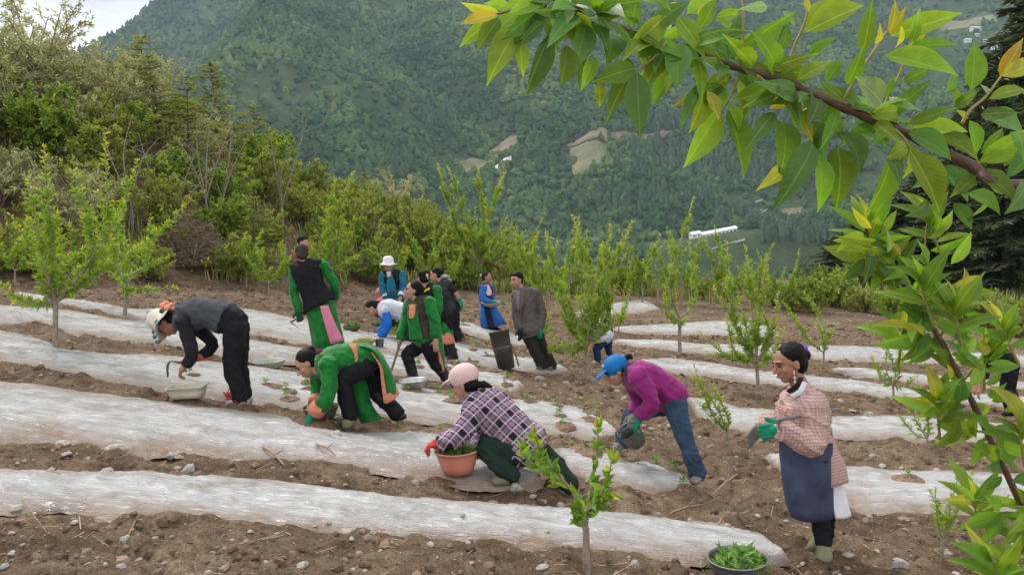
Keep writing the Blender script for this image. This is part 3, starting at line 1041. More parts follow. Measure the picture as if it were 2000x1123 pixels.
for k, (u, v, wp) in enumerate([(1812, 74, 13), (1900, 70, 14), (1912, 66, 10), (1888, 90, 12), (1924, 88, 9), (1906, 77, 9), (1940, 100, 10), (1855, 40, 8)]):
    p, D = mhit(u, v)
    wd = wp * D / F
    pb = p + Vector((wd, wd * .25, 0))
    pb.z = p.z
    o = house(p, pb, wd * .6, wd * .45, 'small white village house high on the far hillside', 2)
    o['group'] = 'white village houses on the far hillside'

# forest on the slopes: uncountable, instanced by geometry nodes
def blob(seed, h, w, sq):
    m = MB().ell((0, 0, h * .5), (w, 0, 0), (0, w, 0), (0, 0, h * .55), 8, 6)
    V = np.array(m.V)
    V = V + 0.35 * w * np.stack([vnoise(V * .55 + seed, 1), vnoise(V * .55 + seed + 9, 2), vnoise(V * .55 + seed + 19, 3)], -1)
    if sq:      # pointed
        f = 1 - 0.75 * np.clip(V[:, 2] / h, 0, 1)
        V[:, 0] *= f * 1.5; V[:, 1] *= f * 1.5
    return mk_mesh('far_tree_crown', V, m.F, False, np.clip(V[:, 2] / h, 0, 1))
s = NT('far_forest', 0.95, 0.05)
rnd = s.n('ShaderNodeObjectInfo').outputs['Random']
loc = s.n('ShaderNodeObjectInfo').outputs['Location']
big = s.noise(loc, 0.012, 4, 0.6)
fac = s.math('ADD', s.math('MULTIPLY', rnd, 0.22), s.math('SUBTRACT', s.math('MULTIPLY', big, 1.9), 0.55))
s.base(s.ramp(fac, [(0.1, (0.018, 0.040, 0.020)), (0.4, (0.042, 0.084, 0.030)), (0.65, (0.086, 0.140, 0.042)), (0.95, (0.17, 0.215, 0.066))]))
FOREST_M = s.m
s = NT('far_poplar', 0.95, 0.05)
rnd = s.n('ShaderNodeObjectInfo').outputs['Random']
s.base(s.ramp(rnd, [(0.0, (0.045, 0.078, 0.045)), (1.0, (0.085, 0.12, 0.070))]))
POPLAR_M = s.m
protos = bpy.data.collections.new('forest_prototypes')
def forest(name, pts, sc, meshes, mat, label):
    kids = []
    for me in meshes:
        me = me.copy()
        me.materials.append(mat)
        kids.append(bpy.data.objects.new('far_tree_prototype', me))
    me = bpy.data.meshes.new(name)
    n = len(pts)
    me.vertices.add(n)
    me.vertices.foreach_set('co', np.asarray(pts, np.float32).ravel())
    for an, arr in (('sc', sc), ('rot', RNG.uniform(0, 6.28, n)), ('pick', RNG.integers(0, len(kids), n))):
        at = me.attributes.new(an, 'INT' if an == 'pick' else 'FLOAT', 'POINT')
        at.data.foreach_set('value', np.asarray(arr, np.int32 if an == 'pick' else np.float32))
    o = obj(name, me)
    ng = bpy.data.node_groups.new(name, 'GeometryNodeTree')
    ng.interface.new_socket('Geometry', in_out='INPUT', socket_type='NodeSocketGeometry')
    ng.interface.new_socket('Geometry', in_out='OUTPUT', socket_type='NodeSocketGeometry')
    gi = ng.nodes.new('NodeGroupInput'); go = ng.nodes.new('NodeGroupOutput')
    jn = ng.nodes.new('GeometryNodeJoinGeometry')
    def named(an, tp):
        x = ng.nodes.new('GeometryNodeInputNamedAttribute')
        x.data_type = tp
        x.inputs['Name'].default_value = an
        return x.outputs['Attribute']
    m2p = ng.nodes.new('GeometryNodeMeshToPoints')
    ng.links.new(gi.outputs[0], m2p.inputs[0])
    for i, k in enumerate(kids):
        oi = ng.nodes.new('GeometryNodeObjectInfo')
        oi.inputs['Object'].default_value = k
        cmpn = ng.nodes.new('FunctionNodeCompare')
        cmpn.data_type = 'INT'
        cmpn.operation = 'EQUAL'
        ints = [q for q in cmpn.inputs if q.type == 'INT']
        ng.links.new(named('pick', 'INT'), ints[0])
        ints[1].default_value = i
        ip = ng.nodes.new('GeometryNodeInstanceOnPoints')
        cx = ng.nodes.new('ShaderNodeCombineXYZ')
        ng.links.new(named('rot', 'FLOAT'), cx.inputs[2])
        ng.links.new(m2p.outputs[0], ip.inputs['Points'])
        ng.links.new(cmpn.outputs[0], ip.inputs['Selection'])
        ng.links.new(oi.outputs['Geometry'], ip.inputs['Instance'])
        ng.links.new(cx.outputs[0], ip.inputs['Rotation'])
        ng.links.new(named('sc', 'FLOAT'), ip.inputs['Scale'])
        ng.links.new(ip.outputs[0], jn.inputs[0])
    ng.links.new(jn.outputs[0], go.inputs[0])
    md = o.modifiers.new('scatter', 'NODES')
    md.node_group = ng
    struct(o, 'stuff')
    tag(o, label, 'forest')
    return o
n = 140000
fx = RNG.uniform(-1500, 1700, n); fy = 560 + 2100 * RNG.random(n) ** 1.25
keep = (np.abs(fx) < 0.74 * fy + 60)
dens = fbm(xyz(fx, fy) / 130, 3, 91)
gent = sstep(150, 600, fx - 0.15 * (fy - 700))
keep &= (dens > -0.35 + 0.42 * gent) | (RNG.random(n) < 0.25)
for wp in PATCHES:
    keep &= ~inpoly(fx, fy, wp)
_ha, _hb = (a.x + b.x) / 2, (a.y + b.y) / 2
keep &= ~((np.abs(fx - _ha) < 64) & (fy > _hb - 75) & (fy < _hb + 16))
fx, fy = fx[keep], fy[keep]
fz = M(fx, fy)
scl = RNG.uniform(0.5, 1.05, len(fx)) * (1 + fy / 3000)
big_ = fbm(xyz(fx, fy) / 220, 2, 95)
forest('hillside_forest', np.stack([fx, fy, fz - .5], -1), scl, [blob(1, 6.5, 3.6, False), blob(5, 5.5, 4.2, False), blob(9, 9.5, 3.0, True), blob(14, 7.5, 3.2, False)], FOREST_M, 'dense green forest covering the far mountain slopes')
# poplar rows on the lower right terraces
pp = []
for u, v, du, dv, n in [(1290, 245, 90, 20, 70), (1300, 300, 100, 25, 90), (1390, 325, 120, 25, 110), (1260, 330, 80, 30, 70), (1480, 350, 120, 25, 90), (1560, 460, 110, 22, 120), (1320, 390, 110, 25, 80), (1600, 330, 100, 40, 80), (1440, 430, 60, 20, 40), (1190, 400, 60, 25, 40), (780, 330, 35, 25, 40), (700, 110, 60, 35, 40), (1480, 250, 80, 20, 60), (860, 240, 60, 25, 40)]:
    for k in range(n):
        p, D = mhit(u + random.uniform(-du, du) / 1.5, v + random.uniform(-dv, dv) / 1.2)
        pp.append((p.x, p.y, p.z - .5))
pp = np.array(pp)
forest('poplar_wood', pp, RNG.uniform(0.8, 1.3, len(pp)), [blob(21, 11, 2.4, False), blob(25, 13, 2.2, False)], POPLAR_M, 'pale green poplar woods in rows on the far valley terraces')

# ------------------------------------------------------------------ haze over the valley
hz = MB().box((200, 1600, 500), (3600, 0, 0), (0, 1780, 0), (0, 0, 860))
hz_o = hz.build('haze', None, None, False)
hm = bpy.data.materials.new('haze_air')
hm.use_nodes = True
ht = hm.node_tree
for nd in list(ht.nodes):
    if nd.type == 'BSDF_PRINCIPLED':
        ht.nodes.remove(nd)
pv = ht.nodes.new('ShaderNodeVolumePrincipled')
pv.inputs['Color'].default_value = (0.66, 0.83, 1.0, 1)
pv.inputs['Density'].default_value = 0.000105
pv.inputs['Anisotropy'].default_value = 0.0
ht.links.new(pv.outputs[0], [nd for nd in ht.nodes if nd.type == 'OUTPUT_MATERIAL'][0].inputs['Volume'])
hz_o.data.materials.append(hm)
struct(hz_o, 'stuff')
# ------------------------------------------------------------------ vegetation
def nrm(a):
    return a / np.maximum(np.linalg.norm(a, axis=-1, keepdims=True), 1e-9)
def leaves(pos, dirs, L, W, tint, fold=0.35, droop=0.15, rng=RNG):
    """leaf-sized folded diamonds as one array: returns verts, tri faces, tint"""
    n = len(pos)
    d = nrm(dirs)
    r = nrm(rng.normal(size=(n, 3)) + np.array([0, 0, 1.2]))
    side = nrm(np.cross(d, r))
    up = nrm(np.cross(side, d))
    L = np.asarray(L)[:, None] * np.ones((n, 1)); W = np.asarray(W)[:, None] * np.ones((n, 1))
    mid = pos + d * L * 0.45
    tip = pos + d * L - up * L * droop
    v = np.stack([pos, mid + side * W / 2 + up * W * fold * .5, tip, mid - side * W / 2 + up * W * fold * .5], 1).reshape(-1, 3)
    f = np.array([[0, 1, 2], [0, 2, 3]])
    Fc = (f[None] + (np.arange(n) * 4)[:, None, None]).reshape(-1, 3)
    return v, Fc, np.repeat(tint, 4)
def leaf_mesh(name, parts):
    V, Fc, T, n = [], [], [], 0
    for v, f, t in parts:
        V.append(v); Fc.append(f + n); T.append(t); n += len(v)
    return mk_mesh(name, np.concatenate(V), np.concatenate(Fc), False, np.concatenate(T))
def along(pts, t):
    """points and tangents at fractions t of a polyline (numpy)"""
    pts = np.asarray(pts, float)
    seg = np.linalg.norm(np.diff(pts, axis=0), axis=1)
    s_ = np.concatenate([[0], np.cumsum(seg)]) / max(seg.sum(), 1e-9)
    p = np.stack([np.interp(t, s_, pts[:, k]) for k in range(3)], -1)
    q = np.stack([np.interp(np.clip(t + .03, 0, 1), s_, pts[:, k]) - np.interp(np.clip(t - .03, 0, 1), s_, pts[:, k]) for k in range(3)], -1)
    return p, nrm(q), seg.sum()

LM = {
 'plum': leafmat('sapling_leaf', [(0.0, (0.161, 0.300, 0.033)), (0.5, (0.339, 0.515, 0.048)), (0.85, (0.620, 0.620, 0.065)), (1.0, (0.620, 0.552, 0.089))], 0.42),
 'green': leafmat('shrub_leaf_green', [(0.0, (0.123, 0.211, 0.034)), (0.6, (0.296, 0.411, 0.057)), (1.0, (0.558, 0.565, 0.097))], 0.3),
 'olive': leafmat('shrub_leaf_olive', [(0.0, (0.150, 0.195, 0.039)), (0.6, (0.339, 0.389, 0.077)), (1.0, (0.526, 0.520, 0.125))], 0.3),
 'silver': leafmat('shrub_leaf_silver', [(0.0, (0.214, 0.234, 0.105)), (0.6, (0.500, 0.491, 0.241)), (1.0, (0.620, 0.620, 0.443))], 0.25),
 'larch': leafmat('conifer_needle', [(0.0, (0.137, 0.183, 0.039)), (0.6, (0.301, 0.350, 0.070)), (1.0, (0.503, 0.520, 0.116))], 0.2),
 'pine': leafmat('pine_needle', [(0.0, (0.024, 0.038, 0.016)), (0.6, (0.057, 0.087, 0.031)), (1.0, (0.116, 0.142, 0.050))], 0.12),
 'rusty': leafmat('shrub_leaf_rusty', [(0.0, (0.175, 0.175, 0.048)), (0.6, (0.350, 0.315, 0.087)), (1.0, (0.493, 0.419, 0.135))], 0.3),
 'grass': leafmat('grass_blade', [(0.0, (0.116, 0.174, 0.039)), (0.5, (0.253, 0.296, 0.070)), (0.8, (0.465, 0.382, 0.155)), (1.0, (0.600, 0.538, 0.295))], 0.3),
}
BARK = plain('bark', (0.13, 0.095, 0.070), 0.9, 0.4, 25)
BARK_PALE = plain('bark_pale', (0.27, 0.225, 0.175), 0.9, 0.35, 25)
TWIG = plain('twig', (0.22, 0.155, 0.12), 0.9, 0.35, 10)

def tubes_np(paths, r0, r1, seg=4):
    """many thin tapered tubes; paths: list of (k,3) arrays"""
    m = MB()
    for i, p in enumerate(paths):
        k = len(p)
        a = r0[i] if hasattr(r0, '__len__') else r0
        b = r1[i] if hasattr(r1, '__len__') else r1
        m.tube([Vector(q) for q in p], [a + (b - a) * j / (k - 1) for j in range(k)], seg, caps=False)
    return m

# ---- shrub prototypes (unit: metres, base at origin)
def shrub_proto(seed, kind, h, wd, nst, ntw, nlv, lsz, asp=0.42, mode='round'):
    rg_ = np.random.default_rng(seed)
    stems, twigs, lp, ld, lt = [], [], [], [], []
    for i in range(nst):
        a = rg_.uniform(0, 2 * np.pi); rr = np.sqrt(rg_.random())
        el = rg_.uniform(0.25, 1.0)
        if mode == 'spread':
            tip = np.array([np.cos(a) * rr * wd, np.sin(a) * rr * wd, h * (0.35 + 0.65 * np.sqrt(max(0, 1 - rr * rr * .85))) * rg_.uniform(.75, 1.05)])
        elif mode == 'up':
            tip = np.array([np.cos(a) * rr * wd * .8, np.sin(a) * rr * wd * .8, h * rg_.uniform(.6, 1.08)])
        else:
            tip = np.array([np.cos(a) * rr * wd, np.sin(a) * rr * wd, h * (0.18 + .82 * np.sqrt(max(0, 1 - rr * rr))) * el ** .4])
        mid = tip * np.array([.35, .35, .55]) + rg_.normal(size=3) * .06 * h
        path = np.array([[rg_.normal() * .06 * wd, rg_.normal() * .06 * wd, -0.1], mid, tip])
        path = np.array([tuple(q) for q in catmull([Vector(q) for q in path], [0] * 3, [0] * 3, 4)[0]])
        stems.append(path)
        for j in range(ntw):
            t = rg_.uniform(.28, 1.0)
            p, tg, _ = along(path, np.array([t]))
            dr = nrm(tg[0] * .6 + rg_.normal(size=3) * .75 + np.array([0, 0, .18]))
            ln = h * rg_.uniform(.10, .24) * (1.25 - .5 * t)
            tw = np.array([p[0], p[0] + dr * ln * .5, p[0] + dr * ln + np.array([0, 0, -.04 * ln if mode != 'up' else .2 * ln])])
            twigs.append(tw)
            tt = np.sort(rg_.uniform(0.1, 1, nlv))
            q, tg2, _ = along(tw, tt)
            lp.append(q + rg_.normal(size=(nlv, 3)) * ln * .07)
            ld.append(tg2 * .7 + rg_.normal(size=(nlv, 3)) * .7 + np.array([0, 0, .2]))
            base = rg_.uniform(0, .55)
            lt.append(np.clip(base + .3 * tt + rg_.normal(size=nlv) * .14, 0, 1))
    lp = np.concatenate(lp); ld = np.concatenate(ld); lt = np.concatenate(lt)
    n = len(lp)
    L = lsz * 1.35 * rg_.uniform(.6, 1.3, n)
    fol = leaf_mesh('foliage', [leaves(lp, ld, L, L * asp, lt, rng=rg_)])
    fol.materials.append(LM[kind])
    st = tubes_np(stems, [.012 * h * .8] * len(stems), .003 * h, 4)
    st2 = tubes_np(twigs[::2], .0035 * h, .0012 * h, 3)
    st.add(st2.V, st2.F)
    sm = mk_mesh('stems', np.array(st.V), st.F)
    sm.materials.append(BARK if kind != 'silver' else BARK_PALE)
    return fol, sm
def conifer_proto(seed, kind, h, wd, whorls, nb, nl, lsz, droop=0.12, trunk_r=.02, asp=.22, tiers=1.0):
    rg_ = np.random.default_rng(seed)
    br, lp, ld, lt = [], [], [], []
    for w_ in range(whorls):
        t = (w_ + .3) / whorls
        z = h * (0.06 + .93 * t)
        for b in range(nb):
            a = rg_.uniform(0, 6.283)
            ln = wd * (1 - t) ** .75 * rg_.uniform(.55, 1.15) + .05 * wd
            d = np.array([np.cos(a), np.sin(a), .12])
            p0 = np.array([0, 0, z])
            p1 = p0 + d * ln * .5
            p2 = p0 + d * ln + np.array([0, 0, -droop * ln + .1 * ln * t])
            br.append(np.array([p0, p1, p2]))
            n = int(nl * (.35 + ln / wd))
            tt = rg_.uniform(.12, 1.0, n)
            q, tg, _ = along(br[-1], tt)
            sd_ = rg_.normal(size=(n, 3)) * np.array([1, 1, .38])
            off = nrm(sd_) * (ln * .22 * (1.1 - tt))[:, None] * rg_.random((n, 1))
            lp.append(q + off)
            ld.append(tg * .8 + sd_ * .6)
            lt.append(np.clip(rg_.uniform(0, .6) + .35 * tt + rg_.normal(size=n) * .1, 0, 1))
    lp = np.concatenate(lp); ld = np.concatenate(ld); lt = np.concatenate(lt)
    L = lsz * rg_.uniform(.6, 1.35, len(lp))
    fol = leaf_mesh('foliage', [leaves(lp, ld, L, L * asp, lt, rng=rg_)])
    fol.materials.append(LM[kind])
    m = MB()
    m.tube([Vector((0, 0, -.4)), Vector((.02 * h, 0, h * .5)), Vector((0, .01 * h, h))], [trunk_r * h, trunk_r * h * .6, trunk_r * h * .08], 7, sub=4)
    t2 = tubes_np(br, .005 * h, .0015 * h, 3)
    m.add(t2.V, t2.F)
    sm = mk_mesh('trunk', np.array(m.V), m.F)
    sm.materials.append(BARK)
    return fol, sm

SH = {
 'silver': [shrub_proto(101, 'silver', 2.6, 1.6, 26, 11, 20, .085, .3, 'spread'), shrub_proto(102, 'silver', 2.2, 1.3, 22, 11, 20, .08, .3)],
 'green': [shrub_proto(111, 'green', 1.8, 1.25, 24, 11, 20, .085, .5), shrub_proto(112, 'green', 1.5, 1.3, 22, 11, 20, .08, .5, 'spread')],
 'olive': [shrub_proto(121, 'olive', 1.9, 1.35, 24, 11, 20, .085, .38, 'spread'), shrub_proto(122, 'olive', 1.6, 1.2, 22, 11, 20, .08, .38)],
 'rusty': [shrub_proto(131, 'rusty', 1.5, 1.1, 20, 10, 18, .075, .35)],
 'larch': [conifer_proto(141, 'larch', 2.9, 1.4, 15, 5, 46, .11, .1, .014), conifer_proto(142, 'larch', 2.5, 1.5, 12, 5, 46, .11, -.02, .016)],
}
def plant(name, proto, loc, sc, rz, label, cat, group, lean=(0, 0), sz=None, parts=('foliage', 'stems')):
    o = thing(name, label, cat, loc, rz, group)
    o.rotation_euler = (lean[0], lean[1], rz)
    o.scale = (sc, sc, sc * (sz or 1))
    for nm, me in zip(parts, proto):
        q = obj(nm, me)
        q.parent = o
    return o
KINDLAB = {
 'silver': ('silvery_shrub', 'silvery grey-green shrub with narrow leaves on the bank', 'silvery shrubs on the bank'),
 'green': ('leafy_shrub', 'dense mid-green leafy shrub on the bank behind the field', 'green shrubs on the bank'),
 'olive': ('olive_shrub', 'yellowish olive shrub with arching twigs on the bank', 'olive shrubs on the bank'),
 'rusty': ('rusty_shrub', 'low brownish rusty shrub on the bank', 'rusty shrubs on the bank'),
 'larch': ('young_conifer', 'young yellow-green conifer with level branches on the bank', 'young conifers on the bank'),
}
def shrub_at(x, y, kind, sc, sz=None):
    k = KINDLAB[kind]
    pr = random.choice(SH[kind])
    z = Gs(x, y)
    plant(k[0], pr, (x, y, z - .05), sc, random.uniform(0, 6.28), k[1], 'shrub' if kind != 'larch' else 'conifer', k[2], (random.uniform(-.12, .12), random.uniform(-.12, .12)), sz)
# scatter over the bank: rows up the slope, kinds chosen by where they stand
random.seed(21)
for x in np.arange(-17.5, 1.0, 1.25):
    yb = float(np.interp(x, _bx, _by))
    depth = 13.0 if x < -3 else 9.0
    for r in np.arange(.9, depth, 1.7):
        xx = x + random.uniform(-.55, .55); y = yb + r + random.uniform(-.5, .5)
        if abs(xx) > .72 * y + 2:
            continue
        if y > yb + 11.5 and random.random() < .3:
            continue
        frac = r / depth
        rnd = random.random()
        if x < -10.5 and frac > .42:
            kind = 'silver' if rnd < .72 else ('olive' if rnd < .9 else 'green')
        elif x < -8:
            kind = 'olive' if rnd < .38 else ('silver' if rnd < .56 else ('larch' if rnd < .68 else 'green'))
        elif x < -3.5:
            kind = 'olive' if rnd < .44 else ('green' if rnd < .70 else ('larch' if rnd < .78 else ('silver' if rnd < .86 else 'rusty')))
        else:
            kind = 'green' if rnd < .45 else ('olive' if rnd < .82 else 'rusty')
        sc = random.uniform(.70, 1.05) * (1.0 if frac > .25 else .75)
        if x > -4.5:
            sc *= 1.2
        if x > -1.0:
            sc *= .8
        shrub_at(xx, y, kind, sc)
# the big silvery crown above the upper left corner and the thin conifers on the skyline
for u, v, D, kind, sc in [(60, 175, 21.5, 'silver', 1.25), (150, 190, 22.5, 'silver', 1.15), (10, 150, 20.5, 'silver', 1.35), (210, 230, 23.5, 'silver', .9), (290, 190, 25, 'larch', 1.0), (255, 215, 25, 'larch', .8), (345, 235, 25.5, 'olive', .9), (430, 290, 25.5, 'larch', 1.05), (505, 330, 26, 'larch', .75), (90, 260, 20, 'green', 1.1), (170, 260, 21, 'olive', 1.1)]:
    p = P(u, v, D)
    shrub_at(p.x, p.y, kind, sc)
# shrubs and rough growth along the far edge of the field
for u, v, kind, sc in [(1090, 575, 'green', .5), (1160, 575, 'olive', .5), (1340, 580, 'green', .5), (1430, 588, 'green', .45), (1510, 598, 'olive', .5), (1545, 605, 'green', .5), (1780, 612, 'green', .7), (1905, 632, 'green', .65), (1030, 570, 'green', .5), (910, 565, 'green', .6), (1375, 585, 'olive', .45), (1060, 560, 'green', .6), (1120, 548, 'green', .75), (1190, 560, 'green', .7), (1250, 556, 'olive', .6), (1215, 545, 'green', .8), (1310, 565, 'green', .55), (1400, 575, 'olive', .5), (1590, 610, 'green', .85), (1630, 600, 'green', .95), (1560, 600, 'olive', .55), (1690, 610, 'olive', .6), (1740, 618, 'green', .6), (1800, 622, 'olive', .6), (1870, 640, 'green', .6), (1930, 648, 'olive', .6), (1980, 655, 'olive', .7), (1480, 590, 'olive', .4), (1010, 560, 'olive', .7), (960, 560, 'green', .65), (1670, 565, 'green', .9), (1850, 610, 'olive', .7)]:
    p, D = hit(u, v)
    if D > 40:
        p = P(u, v, 31)
    pr = random.choice(SH[kind])
    plant('edge_shrub', pr, (p.x, p.y, Gs(p.x, p.y) - .05), sc, random.uniform(0, 6.28),
          {'green': 'green leafy shrub at the far edge of the field', 'olive': 'olive feathery shrub at the far edge of the field'}[kind], 'shrub', 'shrubs along the far field edge (%s)' % kind)
# dark pines beyond the right-hand edge
PN = [conifer_proto(151, 'pine', 13, 4.2, 30, 6, 70, .42, .22, .016, .25), conifer_proto(152, 'pine', 11, 4.2, 26, 6, 70, .42, .25, .017, .25)]
for u, D, top, k in [(2010, 36, -60, 0), (1945, 40, 95, 1), (2075, 34, -90, 0), (1880, 42, 215, 0), (1815, 41, 320, 1), (1755, 40, 385, 0), (1700, 41, 420, 1), (1650, 42, 455, 1), (1910, 37, 300, 1), (1985, 42, 60, 1), (1840, 37, 400, 0), (2040, 40, 20, 1), (1780, 36, 440, 1), (1960, 34, 330, 0), (2120, 38, -60, 1)]:
    t = P(u, top, D)
    h = [13, 11][k]
    sc = 1.0
    zb = Gs(t.x, t.y)
    sc = min(max((t.z - zb) / h, .3), 1.6)
    wide = max(sc, .85)
    plant('dark_pine', PN[k], (t.x, t.y, t.z - h * sc), wide, random.uniform(0, 6.28), 'dark green pine rising beyond the right edge of the field', 'pine tree', 'dark pines beyond the field', parts=('foliage', 'trunk'), sz=sc / wide)

# ---- brush piles: heaps of bare cut twigs
def brush(u, v, wpx, hpx, label, n=420, sd_=1):
    rg_ = np.random.default_rng(sd_)
    p, D = hit(u, v)
    W, H = wpx * D / F / 2, hpx * D / F
    paths = []
    for i in range(n):
        a = rg_.uniform(0, 6.28); r = rg_.random() ** .6
        z = H * max(0, 1 - r * r) * rg_.random()
        c = np.array([np.cos(a) * r * W, np.sin(a) * r * W * .7, z + .03])
        d = nrm(np.array([rg_.normal(), rg_.normal() * .6, rg_.normal() * .35 + .1]))
        L = W * rg_.uniform(.35, .8)
        b = rg_.normal(size=3) * .12 * L
        paths.append(np.array([c - d * L / 2, c + b, c + d * L / 2 + b * .3]))
    paths = [q + np.array([0, 0, max(0, .02 - q[:, 2].min())]) for q in paths]
    m = tubes_np(paths, .009, .004, 3)
    o = thing('brush_pile', label, 'brush pile', (p.x, p.y, Gs(p.x, p.y)))
    q = obj('twigs', mk_mesh('twigs', np.array(m.V), m.F), TWIG)
    q.parent = o
    q['kind'] = 'stuff'
brush(375, 520, 150, 100, 'heap of cut brown twigs behind the bent woman in black', 700, 3)
brush(715, 548, 105, 55, 'low heap of cut reddish twigs behind the white sun hat', 520, 4)
brush(300, 545, 90, 35, 'flat scatter of dry cut twigs at the foot of the bank', 220, 5)

# ---- bare curving branches standing out of the shrubs
for k, (u, v, D, dirs) in enumerate([(395, 300, 20.5, [(-10, -90), (60, -60), (-60, -40), (25, -130)]), (430, 330, 21, [(10, -150), (70, -90), (-70, -60)]), (250, 340, 18.5, [(-50, -90), (60, -70), (10, -120)]), (330, 330, 19, [(60, -50), (100, -20), (-60, -70)]), (545, 330, 23, [(-20, -80), (60, -120), (30, -60)])]):
    m = MB()
    b = P(u, v, D)
    b.z = min(b.z, Gs(b.x, b.y) + .6)
    b0 = Vector((b.x, b.y, Gs(b.x, b.y) - .05))
    for du, dv in dirs:
        e = P(u + du, v + dv, D - .3)
        mid = (b + e) / 2 + Vector((random.uniform(-.2, .2), 0, random.uniform(-.05, .25)))
        m.tube([b0, b, mid, e], [.028, .022, .015, .005], 5, sub=4)
        for j in range(4):
            f = random.uniform(.3, .9)
            q = b.lerp(e, f)
            m.tube([q, q + Vector((random.uniform(-.5, .5), random.uniform(-.3, .3), random.uniform(-.05, .45)))], [.009, .003], 4)
    o = thing('bare_branches', 'bare grey branching stems sticking out of the shrubs on the bank', 'bare shrub', tuple(b0), group='bare stems on the bank')
    m.build('stems', BARK_PALE, o)

# ---- grass tufts and rank herbs
def grass(name, spots, label, hmin, hmax, w, seed, dry=.3):
    rg_ = np.random.default_rng(seed)
    sp = np.array(spots)
    n = len(sp)
    z = G(sp[:, 0], sp[:, 1])
    h = rg_.uniform(hmin, hmax, n)
    a = rg_.uniform(0, 6.28, n)
    ln = rg_.uniform(.1, .6, n)
    d = np.stack([np.cos(a), np.sin(a), 0 * a], -1)
    sd_ = np.stack([-np.sin(a), np.cos(a), 0 * a], -1) * (w * h)[:, None]
    b = np.stack([sp[:, 0], sp[:, 1], z - .02], -1)
    m = b + np.array([0, 0, 1.0]) * (h * .6)[:, None] + d * (h * ln * .3)[:, None]
    t = b + np.array([0, 0, 1.0]) * (h * (1 - .3 * ln))[:, None] + d * (h * ln)[:, None]
    V = np.stack([b - sd_, b + sd_, m + sd_ * .8, m - sd_ * .8, t], 1).reshape(-1, 3)
    f = np.array([[0, 1, 2], [0, 2, 3], [3, 2, 4]])
    Fc = (f[None] + (np.arange(n) * 5)[:, None, None]).reshape(-1, 3)
    tn = np.clip(np.where(rg_.random(n) < dry, rg_.uniform(.75, 1, n), rg_.uniform(0, .6, n)), 0, 1)
    o = struct(obj(name, mk_mesh(name, V, Fc, False, np.repeat(tn, 5)), LM['grass']), 'stuff')
    tag(o, label, 'grass')
sp = []
while len(sp) < 15000:
    x = random.uniform(-17, 0.5); yb = float(np.interp(x, _bx, _by))
    y = yb + random.random() ** 1.3 * 12 + (.9 if x < -3 else -.6)
    cx, cy = round(x / .8), round(y / .8)
    if _h(np.array([cx]), np.array([cy]), np.array([1]), 3)[0] < .45:
        continue
    sp.append((x, y))
grass('bank_grass', sp, 'rough grass and herbs between the shrubs on the bank', .12, .5, .05, 5, .4)
sp = []
while len(sp) < 4500:
    x = random.uniform(-3, 24); yb = float(np.interp(x, _bx, _by))
    y = yb + random.gauss(1.2, 2.0)
    if y < yb - 1.6 or _h(np.array([round(x / .7)]), np.array([round(y / .7)]), np.array([1]), 8)[0] < .55:
        continue
    sp.append((x, y))
grass('edge_grass', sp, 'tall rank grass along the far edge of the field', .2, .75, .025, 6, .2)

